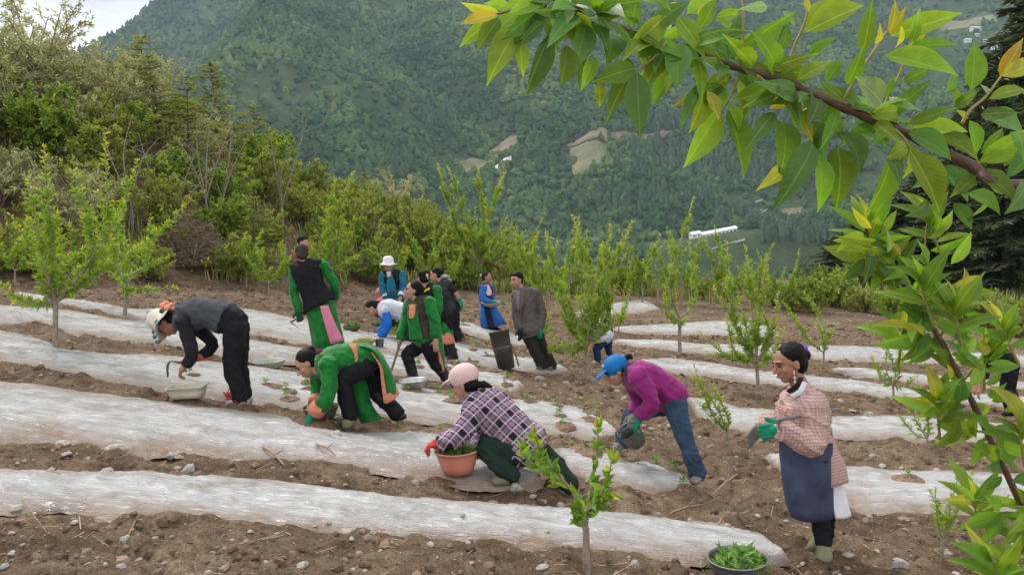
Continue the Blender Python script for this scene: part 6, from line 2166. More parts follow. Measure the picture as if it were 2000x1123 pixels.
f.sheet('robe_front_tail', GREENV, [[(682, 742, .02), (700, 742, 0), (716, 742, .05)], [(684, 775, .02), (702, 778, -.03), (722, 775, .05)], [(694, 805, .02), (712, 806, -.03), (732, 800, .05)], [(706, 825, .02), (722, 824, -.02), (748, 817, .05)]], .014)
f.sheet('sash', TRIM, [[(681, 672, -.17), (690, 671, -.10), (697, 672, 0)], [(690, 685, -.215), (698, 682, -.12), (704, 682, 0)], [(694, 700, -.22), (702, 697, -.15), (708, 697, 0)], [(694, 707, -.21), (701, 705, -.14), (707, 704, 0)]], .012)
f.hair(bun=(0.0, -.10, .075, .045))
f.blobm('scrunchie', MAROON, [(622, 688, -.06, .028, .035, .03), (628, 685, -.05, .02, .02, .02)])
f.shoes(OLIVESH, .014, sides='N')
f.shoes(BOOT, .012, True, 'F')

# 5 -- teal robe, white hat
f = Fig('person in teal jacket with dark vest and white sun hat standing behind the planters', (772, 640), scale=1.0)
f.joints(head=(758, 519), neck=(762, 532), shN=(749, 540, -.03), shF=(783, 537, .03), mid=(768, 560), pel=(770, 585), hipN=(762, 588), hipF=(779, 587), knN=(764, 612), knF=(780, 611), anN=(765, 634), anF=(781, 632), toeN=(762, 640, -.12), toeF=(780, 638, -.12),
         elN=(747, 562, -.06), wrN=(753, 581, -.14), elF=(789, 560, -.05), wrF=(783, 579, -.18))
f.head_dir((0, -1, -.1), (-.25, .2, -1))
f.body(face=True)
f.trousers('trousers', TROUS)
f.top('jacket', TEAL, .028, .9, hem=.02)
f.vest('vest', BLACK, .036, .35, 0)
f.sheet('shirt_front', TEAL, [[(757, 534, -.17), (766, 535, -.17)], [(755, 555, -.19), (772, 556, -.19)], [(756, 578, -.18), (776, 579, -.18)]], .01)
f.sheet('collar_trim', cloth('pale_trim', (0.5, 0.4, 0.4), .8, .5, 0, 90), [[(755, 530, -.17), (764, 531, -.17)], [(756, 541, -.195), (763, 541, -.195)]], .01)
f.sheet('belt', MAROON, [[(758, 570, -.20), (776, 567, -.20)], [(758, 573, -.20), (776, 570, -.20)]], .01)
f.cuffs('F', WHITEC, .62, .95, .03)
f.cuffs('N', WHITEC, .70, .95, .03)
f.sun_hat(WHITEC, .165, .115, .045, .02, .008)
f.shoes(BOOT)

# 6 -- pale grey jacket with blue sleeves, bent
f = Fig('person in pale grey jacket with bright blue sleeves bent over planting beside a straw basket', (800, 672), scale=1.0)
f.joints(head=(727, 602), neck=(742, 602), shN=(752, 607, -.16), shF=(747, 601, .16), mid=(774, 606), pel=(803, 614), hipN=(801, 620, -.09), hipF=(806, 618, .10), knN=(793, 644, -.08), knF=(800, 642, .10), anN=(797, 666, -.08), anF=(806, 664, .10), toeN=(785, 671, -.10), toeF=(795, 669, .08),
         elN=(757, 635, -.18), wrN=(744, 658, -.16), elF=(752, 630, .18), wrF=(742, 650, .10))
f.head_dir((-.80, -.55, 0), (-.55, .82, -.1))
f.body(hands=[('N', dict(curl=.9)), ('F', dict(curl=.9))])
f.trousers('trousers', BLACK)
m = MB()
f._torso(m, .034, 0.0, 1.0, 1.0, 1.15)
f._shoulder(m, 'N', .026); f._shoulder(m, 'F', .026)
n0 = f.J['neck']
m.ell(n0 + idir(1, -.3) * .03, RGT * .09, UPV * .07, FWD * .11, 12, 8)
f._vox(m, 'jacket', GREYW, .008)
m = MB()
for q in 'NF':
    f._arm(m, q, .030, .94, .014)
f._vox(m, 'sleeves', BRIGHTB, .006)
f.hair(tail=[(735, 590, 0), (742, 588, 0)])
f.glove('N', GLOVEG)
f.shoes(BOOT, .01, True)
hoe('curved thin-handled sickle hoe lying on the film beside the straw basket', [(742, 652, -.16), (732, 644, -.16), (726, 636, -.16)], [(726, 636, -.16), (721, 635, -.16), (719, 643, -.16), (720, 652, -.16)], f.D, .010)

# 16 -- pink hat behind
f = Fig('crouching person in a pink hat and pink top behind the pale grey jacket', (752, 618), scale=1.0)
f.joints(head=(745, 574), neck=(748, 585), shN=(742, 590, -.1), shF=(758, 589, .1), mid=(752, 598), pel=(757, 608), hipN=(754, 609, -.09), hipF=(760, 609, .09), knN=(744, 604, -.1), knF=(748, 603, .1), anN=(750, 616, -.1), anF=(754, 615, .1), toeN=(741, 618, -.1), toeF=(745, 617, .1),
         elN=(740, 600, -.15), wrN=(736, 610, -.1), elF=(750, 600, .15), wrF=(740, 608, .1))
f.head_dir((-.3, -1, 0), (-.8, .5, -.1))
f.body(face=False)
f.top('jacket', cloth('pink_jacket', (0.62, 0.20, 0.24), .8), .03)
f.trousers('trousers', TROUS)
f.cap_hat(cloth('pink_hat', (0.62, 0.25, 0.30), .8), .05)
f.shoes(BOOT)

# 7 -- green robe and brown vest, walking with a staff
f = Fig('laughing person in green jacket and dark brown vest stepping forward, leaning on a stick', (806, 742), scale=1.0)
f.joints(head=(806, 568), neck=(815, 588), shN=(838, 593, -.12), shF=(801, 596, .13), mid=(823, 625), pel=(832, 664), hipN=(838, 672, -.08), hipF=(824, 672, .09), knN=(846, 704, .02), knF=(795, 692, -.02), anN=(870, 734, .06), anF=(806, 732, -.02), toeN=(880, 742, .0), toeF=(794, 739, -.08),
         elN=(851, 632, -.16), wrN=(851, 662, -.20), elF=(790, 634, .06), wrF=(781, 665, -.02))
f.head_dir((.10, -1, 0), (-1, .12, -.25))
f.body(hands=[('N', dict(curl=.5)), ('F', dict(curl=1.2, hd=idir(-.2, 1)))])
f.trousers('trousers', BLACK, .022, .9)
f.shoes(BOOT, .012, True, bt=.6)
f.top('robe_bodice', GREENV, .028, .86, cuff=.016, wr=.009, hem=.012)
f.cuffs('N', GREENV, .62, .84, .024)
f.vest('vest', VESTG, .042, .02, .016)
f.sheet('shirt_front', GREENV, [[(797, 596, -.10), (806, 592, -.13), (814, 594, -.17)], [(796, 618, -.13), (806, 620, -.17), (817, 622, -.20)], [(799, 645, -.13), (812, 648, -.18), (823, 650, -.20)], [(800, 662, -.12), (814, 664, -.18), (826, 664, -.20)]], .012)
f.sheet('embroidered_front', TRIM, [[(800, 596, -.14), (811, 594, -.175)], [(799, 610, -.165), (811, 611, -.20)], [(799, 622, -.165), (807, 622, -.195)]], .008)
f.sheet('robe_back_tail', GREENV, [[(852, 652, .0), (861, 650, .1)], [(856, 680, .0), (866, 678, .1)], [(858, 706, .0), (868, 704, .1)], [(858, 727, .0), (869, 724, .1)]], .014)
f.sheet('tail_trim', TRIM, [[(852, 680, -.02), (857, 679, -.02)], [(857, 706, -.02), (864, 705, -.02)], [(858, 728, -.02), (869, 725, -.02)]], .014)
f.hair(bun=(0, -.105, .02, .040))
hoe('dark wooden staff hoe planted upright by the laughing person', [(781, 668, -.06), (773, 697, -.06), (764, 724, -.06)], [(765, 722, -.06), (762, 730, -.06), (758, 736, -.06)], f.D, .016)
MB().ell(f.J['wrN'] + Vector((0, 0, .0)), RGT * .034, UPV * .006, FWD * .034, 14, 6).build('bracelet', WHITEC, f.root)

# 8 -- second green robe with black vest, seen from behind
f = Fig('person in green robe and black vest with white hair flower behind the laughing one', (886, 702), scale=1.0)
f.joints(head=(826, 543), neck=(836, 560), shN=(852, 566, -.12), shF=(826, 568, .14), mid=(850, 590), pel=(866, 622), hipN=(870, 626, -.08), hipF=(862, 626, .1), knN=(874, 660, -.04), knF=(864, 662, .1), anN=(886, 694, -.04), anF=(876, 690, .12), toeN=(876, 700, -.1), toeF=(866, 696, .08),
         elN=(858, 596, -.2), wrN=(850, 622, -.2), elF=(830, 600, .2), wrF=(826, 624, .15))
f.head_dir((-.05, -1, 0), (-.5, .3, .7))
f.body(face=False)
f.trousers('trousers', BLACK, .02, .9)
f.shoes(BOOT, .012, True)
f.top('robe_bodice', GREENV, .024, .95, wr=.008)
f.vest('vest', BLACK, .042, .0, .02)
f.sheet('robe_tail', GREENV, [[(852, 605, -.10), (862, 604, -.16), (872, 606, -.08)], [(858, 635, -.10), (868, 634, -.18), (880, 634, -.08)], [(864, 668, -.10), (875, 670, -.2), (888, 666, -.08)]], .014)
f.sheet('tail_trim', TRIM, [[(863, 655, -.13), (874, 650, -.20), (882, 654, -.13)], [(862, 670, -.13), (875, 673, -.22), (889, 669, -.12)]], .016)
f.sheet('shoulder_trim', cloth('yellow_trim', (0.5, 0.38, 0.05), .8), [[(830, 566, -.15), (838, 562, -.17), (846, 561, -.15)], [(828, 571, -.15), (837, 567, -.18), (847, 565, -.16)]], .01)
f.hair(bun=(0, -.09, -.02, .05))
f.blobm('hair_flower', PINKHAT, [(834, 538, -.10, .022, .03, .02), (835, 544, -.10, .018, .02, .02)])

# 9 -- black puffer vest
f = Fig('person in black quilted vest with grey hood and green gloves striding away', (903, 670), scale=1.0)
f.joints(head=(850, 537), neck=(862, 549), shN=(874, 556, -.12), shF=(858, 556, .14), mid=(873, 578), pel=(884, 606), hipN=(886, 612, -.08), hipF=(882, 612, .1), knN=(890, 640, -.04), knF=(880, 640, .1), anN=(902, 664, -.04), anF=(892, 660, .12), toeN=(893, 669, -.08), toeF=(883, 665, .1),
         elN=(888, 568, -.18), wrN=(898, 588, -.16), elF=(860, 585, .2), wrF=(852, 604, .2))
f.head_dir((-.25, -1, 0), (-1, .25, -.1))
f.body(hands=[('N', dict(curl=.7)), ('F', {})])
f.trousers('trousers', BLACK, .02, 1.0)
f.top('sweater', BLACK, .016, .5)
m = MB()
f._torso(m, .046, 0.0, 1.0)
f._shoulder(m, 'N', .03); f._shoulder(m, 'F', .03)
f._vox(m, 'quilted_vest', plain('black_nylon', (0.016, 0.016, 0.019), .45, .3, 20), .012, 26)
f.blobm('hood', cloth('grey_hood', (0.28, 0.29, 0.31), .85), [(869, 541, 0, .09, .05, .11), (876, 548, 0, .06, .05, .10)])
f.hair(bun=(0, -.11, .03, .045), tail=[(862, 528, 0), (868, 534, 0)])
f.glove('N', GLOVE)
f.shoes(BOOT, .01, True)

# 10 -- blue robe with shallow basket
f = Fig('person in bright blue robe with dark apron holding a shallow tray at the waist', (962, 648), scale=.98)
f.joints(head=(951, 542), neck=(947, 556), shN=(946, 563, -.12), shF=(957, 562, .14), mid=(950, 580), pel=(954, 600), hipN=(952, 604, -.1), hipF=(960, 603, .1), knN=(956, 624, -.1), knF=(964, 622, .1), anN=(958, 643, -.08), anF=(968, 641, .1), toeN=(968, 647, -.08), toeF=(978, 645, .08),
         elN=(942, 584, -.20), wrN=(958, 589, -.26), elF=(962, 584, .18), wrF=(972, 590, .05))
f.head_dir((.05, -1, 0), (.95, .30, -.25))
f.body(hands=[('N', dict(curl=.6, hd=idir(1, .1))), ('F', dict(curl=.6, hd=idir(1, .1)))], skin=SKIN_D)
f.top('robe_bodice', BLUE, .028, .95)
f.vest('vest', cloth('plum_vest', (0.05, 0.022, 0.04), .85), .036, .25)
f.sheet('pink_collar', PINKHAT, [[(946, 556, -.16), (954, 556, -.14)], [(948, 570, -.19), (960, 568, -.15)], [(953, 578, -.19), (960, 576, -.14)]], .01)
f.skirt('robe_skirt', BLUE, [(938, 966, 594, 592, .15, 0), (937, 975, 615, 610, .19, 0), (939, 988, 642, 633, .24, 0)], folds=5)
f.sheet('apron_panel', NAVYBLK, [[(945, 592, -.20), (953, 592, -.21)], [(948, 615, -.24), (960, 614, -.24)], [(955, 642, -.28), (966, 640, -.27)]], .012)
f.hair(cloth('dark_headcloth', (0.016, 0.022, 0.018), .8, .4), bun=(0, -.09, .02, .04))
f.blobm('hair_ornament', PINKHAT, [(939, 538, -.05, .02, .03, .02)])
f.glove('N', GLOVE); f.glove('F', GLOVE)
f.shoes(BOOT)
D10 = f.D

# 11 -- man in blazer
f = Fig('smiling person in grey-brown blazer and striped shirt standing beside the tall dark basket', (1067, 725), scale=1.06)
f.joints(head=(1009, 548), neck=(1017, 566), shN=(1010, 577, -.10), shF=(1046, 574, .08), mid=(1028, 605), pel=(1036, 645), hipN=(1031, 650, -.06), hipF=(1046, 650, .07), knN=(1042, 682, -.05), knF=(1062, 682, .08), anN=(1058, 714, -.02), anF=(1078, 714, .08), toeN=(1050, 722, -.12), toeF=(1072, 722, -.04),
         elN=(1008, 612, -.14), wrN=(1014, 641, -.16), elF=(1059, 608, .05), wrF=(1055, 640, -.06))
f.head_dir((-.18, -1, 0), (-.80, .02, -.62))
f.body(hands=[('N', dict(curl=.5)), ('F', dict(curl=.8))])
f.trousers('trousers', TROUS, .024, 1.0, .028)
f.top('striped_shirt', band_mat('striped_shirt', [(0.25, 0.24, 0.24), (0.06, 0.055, 0.08), (0.30, 0.26, 0.24), (0.09, 0.08, 0.10)], 14, (0, 0, 1)), .010, .5, t0=.1)
m = MB()
f._torso(m, .030, -.01, 1.0, .95, 1.0, .03)
for q in 'NF':
    f._shoulder(m, q, .030); f._arm(m, q, .026, .92, .018)
pj, mj = f.J['pel'], f.J['mid']
m.tube([pj + (mj - pj) * .1, pj - (mj - pj).normalized() * .10], [.20, .215], 16, rb=[.145, .16], side=(f.J['shF'] - f.J['shN']), caps=False)
f._vox(m, 'blazer', BLAZER, .006, kv=.75, smooth=2)
f.sheet('shirt_opening', MATS['striped_shirt'], [[(1006, 569, -.19), (1016, 567, -.19)], [(1007, 588, -.245), (1017, 590, -.235)], [(1011, 606, -.25), (1016, 608, -.245)]], .010)
f.sheet('lapel', BLAZER, [[(1017, 563, -.18), (1024, 565, -.15)], [(1016, 585, -.255), (1025, 583, -.235)], [(1013, 609, -.265), (1017, 608, -.255)]], .012)
f.sheet('lapel', BLAZER, [[(1009, 567, -.19), (1005, 570, -.18)], [(1007, 588, -.255), (1002, 586, -.23)], [(1011, 609, -.265), (1007, 608, -.255)]], .012)
f.hair(short=True)
f.glove('N', cloth('black_green_glove', (0.012, 0.03, 0.028), .8)); f.glove('F', GLOVE)
f.shoes(cloth('dusty_shoe', (0.12, 0.10, 0.08), .9))
D11 = f.D

# 12 -- plaid jacket, squatting
f = Fig('squatting person in purple and black plaid hooded jacket, pink cap and red gloves', (1000, 941), scale=1.04)
f.joints(head=(906, 750), neck=(924, 776), shN=(926, 804, -.16), shF=(954, 782, .17), mid=(978, 820), pel=(1028, 872), hipN=(1024, 884, -.10), hipF=(1040, 876, .12), knN=(946, 868, -.12), knF=(1080, 905, .10), anN=(996, 928, -.14), anF=(1112, 948, .04), toeN=(968, 940, -.18), toeF=(1126, 958, .04),
         elN=(897, 848, -.22), wrN=(866, 864, -.14), elF=(940, 866, .10), wrF=(924, 879, .0))
f.head_dir((-.35, -1, 0), (-.85, .45, .25))
f.body(hands=[('N', dict(curl=1.1, hd=idir(-1, .2))), ('F', dict(curl=1.1, hd=idir(-1, .1)))])
f.trousers('trousers', DKGREEN, .026, 1.0, .02)
ax1 = (f.J['neck'] - f.J['pel']).normalized()
ax2 = FWD.cross(ax1).normalized()
f.top('plaid_jacket', plaid('plaid_flannel', ax1 * .94 + FWD * .2, ax2 + FWD * .45, 7.2), .036, .96, t0=0.0, hem=.03, cuff=.012, wr=.010, kw=1.1, kd=1.12)
m = MB()
n0 = f.J['neck']
m.ell(n0 + idir(.7, .1) * .07, RGT * .13, UPV * .055, FWD * .13, 14, 9)
m.ell(n0 + idir(1, .3) * .12, RGT * .09, UPV * .06, FWD * .11, 14, 9)
f._vox(m, 'hood', MATS['plaid_flannel'], .006)
f.hair(tail=[(925, 752, -.04), (945, 750, -.05), (960, 757, -.05)])
f.blobm('hair_tie', REDG, [(926, 751, -.05, .02, .026, .022)])
f.cap_hat(PINKHAT, .085, .055, 'sun_cap')
f.glove('N', REDG); f.glove('F', REDG)
f.shoes(OLIVESH, .014)
hoe('wooden-handled hoe resting across the pink basin', [(862, 866, -.15), (905, 878, -.12), (955, 903, -.10)], [(868, 868, -.15), (867, 876, -.15), (868, 888, -.15)], f.D, .012)
D12 = f.D

# 13 -- magenta fleece, blue cap
f = Fig('person in magenta fleece, jeans and blue cap bending forward emptying a black bucket', (1362, 942), scale=1.02)
f.joints(head=(1203, 726), neck=(1226, 726), shN=(1247, 736, -.16), shF=(1234, 742, .17), mid=(1280, 748), pel=(1312, 776), hipN=(1316, 784, -.09), hipF=(1300, 786, .10), knN=(1339, 858, -.06), knF=(1234, 808, .16), anN=(1363, 925, -.02), anF=(1218, 862, .20), toeN=(1356, 942, -.14), toeF=(1200, 874, .14),
         elN=(1273, 785, -.22), wrN=(1250, 812, -.16), elF=(1246, 780, .18), wrF=(1240, 806, .08))
f.head_dir((-.48, -.86, 0), (-.86, .50, -.12))
f.body(hands=[('N', dict(curl=1.0, hd=idir(-.4, .9))), ('F', dict(curl=.9))])
f.trousers('jeans', DENIM, .020, 1.0, .024)
f.top('fleece', MAGENTA, .030, .94, hem=.016, wr=.008, collar=True)
f.hair(tail=[(1219, 702, 0), (1228, 696, 0), (1234, 700, 0)])
f.cap_hat(CAPB, .095, .045)
f.sheet('neck_scarf', cloth('navy_scarf', (0.03, 0.045, 0.08), .8, .5, 0, 60), [[(1217, 716, -.11), (1222, 714, -.10)], [(1221, 732, -.13), (1226, 730, -.12)], [(1224, 746, -.12), (1230, 744, -.11)]], .012)
# white lettering panel on the cap front
f.sheet('cap_lettering', WHITEC, [[(1175, 712, -.095), (1179, 712, -.103)], [(1175, 716, -.095), (1180, 716, -.103)]], .004)
f.glove('N', GLOVE); f.glove('F', GLOVEG)
f.shoes(cloth('pink_grey_sneaker', (0.24, 0.19, 0.20), .8, .5, 0, 50), .006)
D13 = f.D

# 14 -- figure with a white bundle bending over
f = Fig('person in jeans bending over in a white patterned top behind the bushy sapling', (1172, 708), scale=.95)
f.joints(head=(1152, 630), neck=(1158, 638), shN=(1160, 645, -.14), shF=(1158, 640, .16), mid=(1170, 646), pel=(1182, 660), hipN=(1178, 664, -.09), hipF=(1186, 662, .1), knN=(1165, 682, -.08), knF=(1188, 678, .1), anN=(1168, 704, -.08), anF=(1190, 692, .1), toeN=(1158, 709, -.1), toeF=(1182, 698, .08),
         elN=(1160, 664, -.16), wrN=(1152, 680, -.16), elF=(1156, 658, .18), wrF=(1150, 672, .14))
f.head_dir((-.7, -.6, 0), (-.6, .8, -.1))
f.body(face=False)
f.trousers('jeans', cloth('navy_jeans', (0.02, 0.035, 0.08), .85), .018, 1.0)
f.top('patterned_top', band_mat('white_print', [(.6, .62, .66), (.62, .64, .68), (.28, .32, .42), (.6, .62, .66)], 22, (.6, .2, 1)), .05, .5, kw=1.1, kd=1.3)
f.hair(tail=[(1160, 622, 0), (1170, 626, 0)])
f.sheet('hanging_scarf', BLACK, [[(1188, 632, -.1), (1193, 632, -.1)], [(1191, 645, -.1), (1197, 645, -.1)], [(1193, 658, -.1), (1196, 658, -.1)]], .02)
f.shoes(SNEAK)

# 15 -- apron woman on the right
f = Fig('person in red gingham blouse and navy apron standing with green gloves, hoe under one arm', (1607, 1090), scale=1.0, vox=.0062, hs=1.16)
f.joints(head=(1541, 711), neck=(1566, 762), shN=(1590, 796, -.15), shF=(1552, 788, .16), mid=(1572, 828), pel=(1580, 890), hipN=(1588, 898, -.08), hipF=(1580, 896, .10), knN=(1600, 985, -.06), knF=(1612, 980, .10), anN=(1608, 1062, -.08), anF=(1612, 1045, .12), toeN=(1612, 1092, -.20), toeF=(1586, 1068, .06),
         elN=(1590, 868, -.24), wrN=(1530, 838, -.26), elF=(1534, 838, .10), wrF=(1498, 826, -.04))
f.head_dir((-.26, -1, 0), (-.84, .60, -.18))
f.body(hands=[('N', dict(curl=1.0, hd=idir(-1, .15), pn=idir(0, .2, 1))), ('F', dict(curl=.30, hd=idir(-.75, .62), pn=idir(-.3, .5, -.6)))], skin=SKIN_D)
f.trousers('trousers', BLACK, .012, 1.0, .010, pel=True)
GING = gingham('red_gingham', RGT + FWD * .6, UPV, (0.37, 0.20, 0.175), 46)
f.top('blouse', GING, .038, .97, t0=.25, hem=.010, cuff=.010, wr=.011, kw=1.08, kd=1.12, collar=False)
f.skirt('apron', APRON, [(1524, 1622, 858, 838, .175, 0), (1524, 1624, 890, 876, .185, 0), (1530, 1624, 940, 938, .18, 0), (1536, 1625, 985, 985, .17, 0), (1546, 1624, 1010, 1004, .16, 0)], folds=3, amp=.006)
f.sheet('blouse_tail', GING, [[(1612, 842, -.10), (1622, 838, 0), (1616, 842, .12)], [(1620, 880, -.12), (1634, 876, 0), (1624, 880, .12)], [(1622, 915, -.13), (1650, 908, 0), (1632, 912, .12)], [(1623, 952, -.12), (1656, 942, 0), (1640, 944, .10)]], .012)
f.sheet('white_underskirt', WHITEC, [[(1620, 948, -.06), (1634, 944, .02), (1644, 944, .10)], [(1626, 985, -.06), (1642, 980, .0), (1654, 976, .10)], [(1632, 1013, -.06), (1650, 1012, .0), (1662, 1008, .10)]], .010)
f.hair(bun=(0, -.112, .028, .040))
f.blobm('scrunchie', PURPLE, [(1568, 684, -.02, .026, .030, .03), (1572, 680, .0, .02, .024, .03), (1570, 690, -.01, .02, .02, .026)])
f.sheet('scarf', NAVYBLK, [[(1562, 736, -.09), (1568, 738, -.07)], [(1552, 752, -.13), (1560, 756, -.12)], [(1536, 762, -.10), (1542, 768, -.10)]], .014)
f.sheet('collar', WHITEC, [[(1568, 745, -.12), (1576, 748, -.09)], [(1558, 764, -.16), (1566, 768, -.15)], [(1544, 772, -.14), (1548, 777, -.14)]], .012)
f.blobm('earring', cloth('silver_bead', (.6, .58, .55), .4), [(1551, 728, -.085, .006, .018, .006), (1552, 738, -.09, .009, .012, .009), (1553, 747, -.095, .008, .018, .008)])
f.glove('N', GLOVE, .006)
f.glove('F', GLOVEG, .005, False)
MB().tube([f.J['wrF'].lerp(f.J['elF'], .42), f.J['wrF'] + (f.J['wrF'] - f.J['elF']).normalized() * .03], [.048, .040], 14).build('glove_cuff', GLOVE, f.root)
f.shoes(OLIVESH, .012)
hoe('grey hoe tucked under the arm of the apron woman', [(1636, 799, -.06), (1595, 807, -.08), (1556, 814, -.20), (1519, 820, -.31)], [(1521, 818, -.29), (1517, 822, -.29), (1522, 838, -.29), (1538, 858, -.29)], f.D, .012, plain('grey_metal_handle', (0.20, 0.19, 0.19), .5, .2, 20, metal=.4))
D15 = f.D

# 17 -- dark figure behind the fruit tree
f = Fig('person in black bending down, half hidden behind the fruit tree leaves', (1978, 808), scale=1.0)
f.joints(head=(1937, 668), neck=(1940, 685), shN=(1938, 694, -.16), shF=(1934, 688, .16), mid=(1954, 698), pel=(1972, 716), hipN=(1972, 724, -.09), hipF=(1974, 720, .1), knN=(1962, 762, -.08), knF=(1974, 760, .1), anN=(1974, 802, -.08), anF=(1986, 798, .1), toeN=(1960, 808, -.1), toeF=(1970, 804, .08),
         elN=(1922, 730, -.18), wrN=(1914, 758, -.16), elF=(1918, 724, .18), wrF=(1908, 750, .14))
f.head_dir((-.6, -.8, 0), (-.8, .6, -.1))
f.body(face=False)
f.trousers('trousers', BLACK)
f.top('jacket', BLACK, .028, .6)
f.hair(bun=(0, -.1, .03, .04))
f.blobm('scrunchie', PURPLE, [(1940, 660, 0, .03, .03, .03)])
f.shoes(BOOT, .01, True)
# ------------------------------------------------------------------ tubs, bowls, baskets and seedlings
def greens_mat(name, a, b):
    return leafmat(name, [(0, a), (.6, b), (1, [x * 1.5 for x in b])], .3)
SEED_M = greens_mat('seedling_leaf', (0.06, 0.16, 0.03), (0.16, 0.33, 0.07))
SEED2_M = greens_mat('seedling_leaf_pale', (0.12, 0.24, 0.07), (0.26, 0.44, 0.13))
def heap(parent, c, R, h, n, L, mat, lay=.5, sx=1.0, name='seedling_bunch', seed=3):
    rg_ = np.random.default_rng(seed)
    a = rg_.uniform(0, 6.28, n); r = R * np.sqrt(rg_.random(n))
    p = np.stack([c.x + np.cos(a) * r * sx, c.y + np.sin(a) * r, c.z + h * (1 - (r / R) ** 2) * rg_.random(n)], -1)
    d = np.stack([rg_.normal(size=n) + .35, rg_.normal(size=n) * .8, np.abs(rg_.normal(size=n)) * (1.2 - lay) + .15], -1)
    Ls = L * rg_.uniform(.6, 1.3, n)
    v, f_, t = leaves(p, d, Ls, Ls * .26, rg_.random(n), .4, .3, rg_)
    off = np.array(parent_origin(parent))
    q = obj(name, mk_mesh(name, v - off, f_, False, t), mat)
    q.parent = parent
    q['kind'] = 'stuff'
def bowl(name, label, cat, px, rpx, hpx, mat, fill=None, flat=.72, rimr=.006, D=None, tilt=None, fillh=.6, L=.06, lift=0.0, n=260, band=False):
    """px: where its base stands; rpx: rim radius in pixels; hpx: height in pixels"""
    p, D0 = at_px(*px)
    D = D or D0
    R = rpx * D / F; H = hpx * D / F
    o = thing(name, label, cat, (p.x, p.y, p.z + lift))
    up = Vector(tilt).normalized() if tilt else Vector((0, 0, 1))
    rb = R * flat
    c = Vector((p.x, p.y, p.z + lift + .004))
    t = .005
    prof = [(rb * .2, 0), (rb, 0), (rb + (R - rb) * .35, H * .3), (rb + (R - rb) * .78, H * .75), (R * .985, H * .97), (R + rimr, H), (R + rimr, H + rimr), (R - rimr * .4, H + rimr), (R - t - rimr * .4, H * .96), (rb + (R - rb) * .75 - t, H * .74), (rb + (R - rb) * .3 - t, H * .3), (rb * .93, t * 1.6), (rb * .2, t * 1.6)]
    MB().lathe(c, prof, 36, up, closed=True).build('bowl_shell', mat, o)
    if fill:
        heap(o, c + up * H * fillh, R * .72, H * .7, n, L, fill, seed=int(px[0]))
    return o, c, R, H, D
ALU = plain('aluminium', (0.46, 0.46, 0.46), .42, .15, 6, metal=.85)
ENAM = plain('grey_enamel', (0.36, 0.36, 0.33), .4, .15, 6)
STEELD = plain('dull_steel', (0.20, 0.20, 0.19), .5, .25, 8, metal=.6)
PINKP = plain('salmon_plastic', (0.60, 0.235, 0.17), .45, .12, 4, bump=.04)
CREAMP = plain('cream_plastic', (0.52, 0.49, 0.38), .5, .14, 5, bump=.04)
STRAWB = plain('straw_basket', (0.46, 0.34, 0.17), .8, .3, 60, bump=.6, bscale=90)
WICK = plain('brown_wicker', (0.16, 0.115, 0.07), .85, .35, 40, bump=.6, bscale=80)
BLKP = plain('black_plastic', (0.030, 0.030, 0.031), .5, .35, 9)
bowl('enamel_bowl', 'wide grey enamel bowl with a few seedlings behind the bent person in black', 'bowl', (527, 716), 31, 14, ENAM, SEED2_M, .62, n=90, fillh=.15, L=.05)
bowl('dark_basin', 'dark basin heaped with seedlings behind the planting hand of the bent green robe', 'basin', (628, 820), 35, 22, STEELD, SEED_M, .72, fillh=.75, n=300)
bowl('dark_bowl', 'small brown bowl heaped with green seedlings beside the pink sash', 'bowl', (688, 652), 18, 9, WICK, SEED_M, .7, fillh=.85, n=220, L=.07)
bowl('straw_basket', 'round yellow straw basket holding seedlings by the grey-blue planter', 'basket', (712, 678), 23, 9, STRAWB, SEED2_M, .75, n=110, fillh=.5)
bowl('small_pot', 'small grey-green pot touching the straw basket', 'pot', (742, 681), 9, 14, plain('grey_green_pot', (0.10, 0.13, 0.10), .6, .3, 9), None, .8)
bowl('aluminium_basin', 'empty shiny aluminium basin at the boots of the laughing person', 'basin', (808, 766), 27, 17, ALU, SEED2_M, .66, n=14, fillh=.15)
bowl('pink_basin', 'salmon pink plastic basin full of seedlings before the squatting person', 'basin', (896, 930), 43, 42, PINKP, SEED_M, .68, fillh=.72, n=700, L=.055, rimr=.010)
bowl('steel_basin', 'dull steel basin piled with long green seedlings at the film end', 'basin', (1442, 1120), 57, 40, STEELD, SEED2_M, .74, fillh=.62, n=520, L=.085, rimr=.008)
bowl('seedling_dish', 'flat dark dish of seedlings on the film behind the sickle hoe', 'dish', (735, 634), 13, 5, STEELD, SEED_M, .8, fillh=.8, n=80, L=.05)
# cream tub: rounded rectangle
p, D = at_px(368, 786)
tub = thing('plastic_tub', 'rectangular cream plastic tub under the bent person in black', 'tub', tuple(p))
def rrect(c, a, b, r, n=5):
    pts = []
    for sx, sy, a0 in ((1, 1, 0), (-1, 1, 90), (-1, -1, 180), (1, -1, 270)):
        for i in range(n):
            t = math.radians(a0 + 90 * i / (n - 1))
            pts.append(Vector((c.x + sx * (a - r) + r * math.cos(t), c.y + sy * (b - r) + r * math.sin(t), c.z)))
    return pts
m = MB()
A0, B0, H0 = 34 * D / F, 34 * D / F * .68, 21 * D / F
lv = [(0.86, 0), (0.93, .4), (1.0, .96), (1.07, .97), (1.07, 1.04), (1.0, 1.04), (0.965, .95), (.90, .4), (.83, .05)]
V, Fc = [], []
for k, hh in lv:
    V += rrect(Vector((p.x, p.y, p.z + hh * H0 + .004)), A0 * k, B0 * k, .05)
ns = 20
for i in range(len(lv) - 1):
    for j in range(ns):
        q = (j + 1) % ns
        Fc.append((i * ns + j, i * ns + q, (i + 1) * ns + q, (i + 1) * ns + j))
Fc.append(tuple(reversed(range(ns)))); Fc.append(tuple((len(lv) - 1) * ns + j for j in range(ns)))
m.add(V, Fc)
m.build('tub_shell', CREAMP, tub)
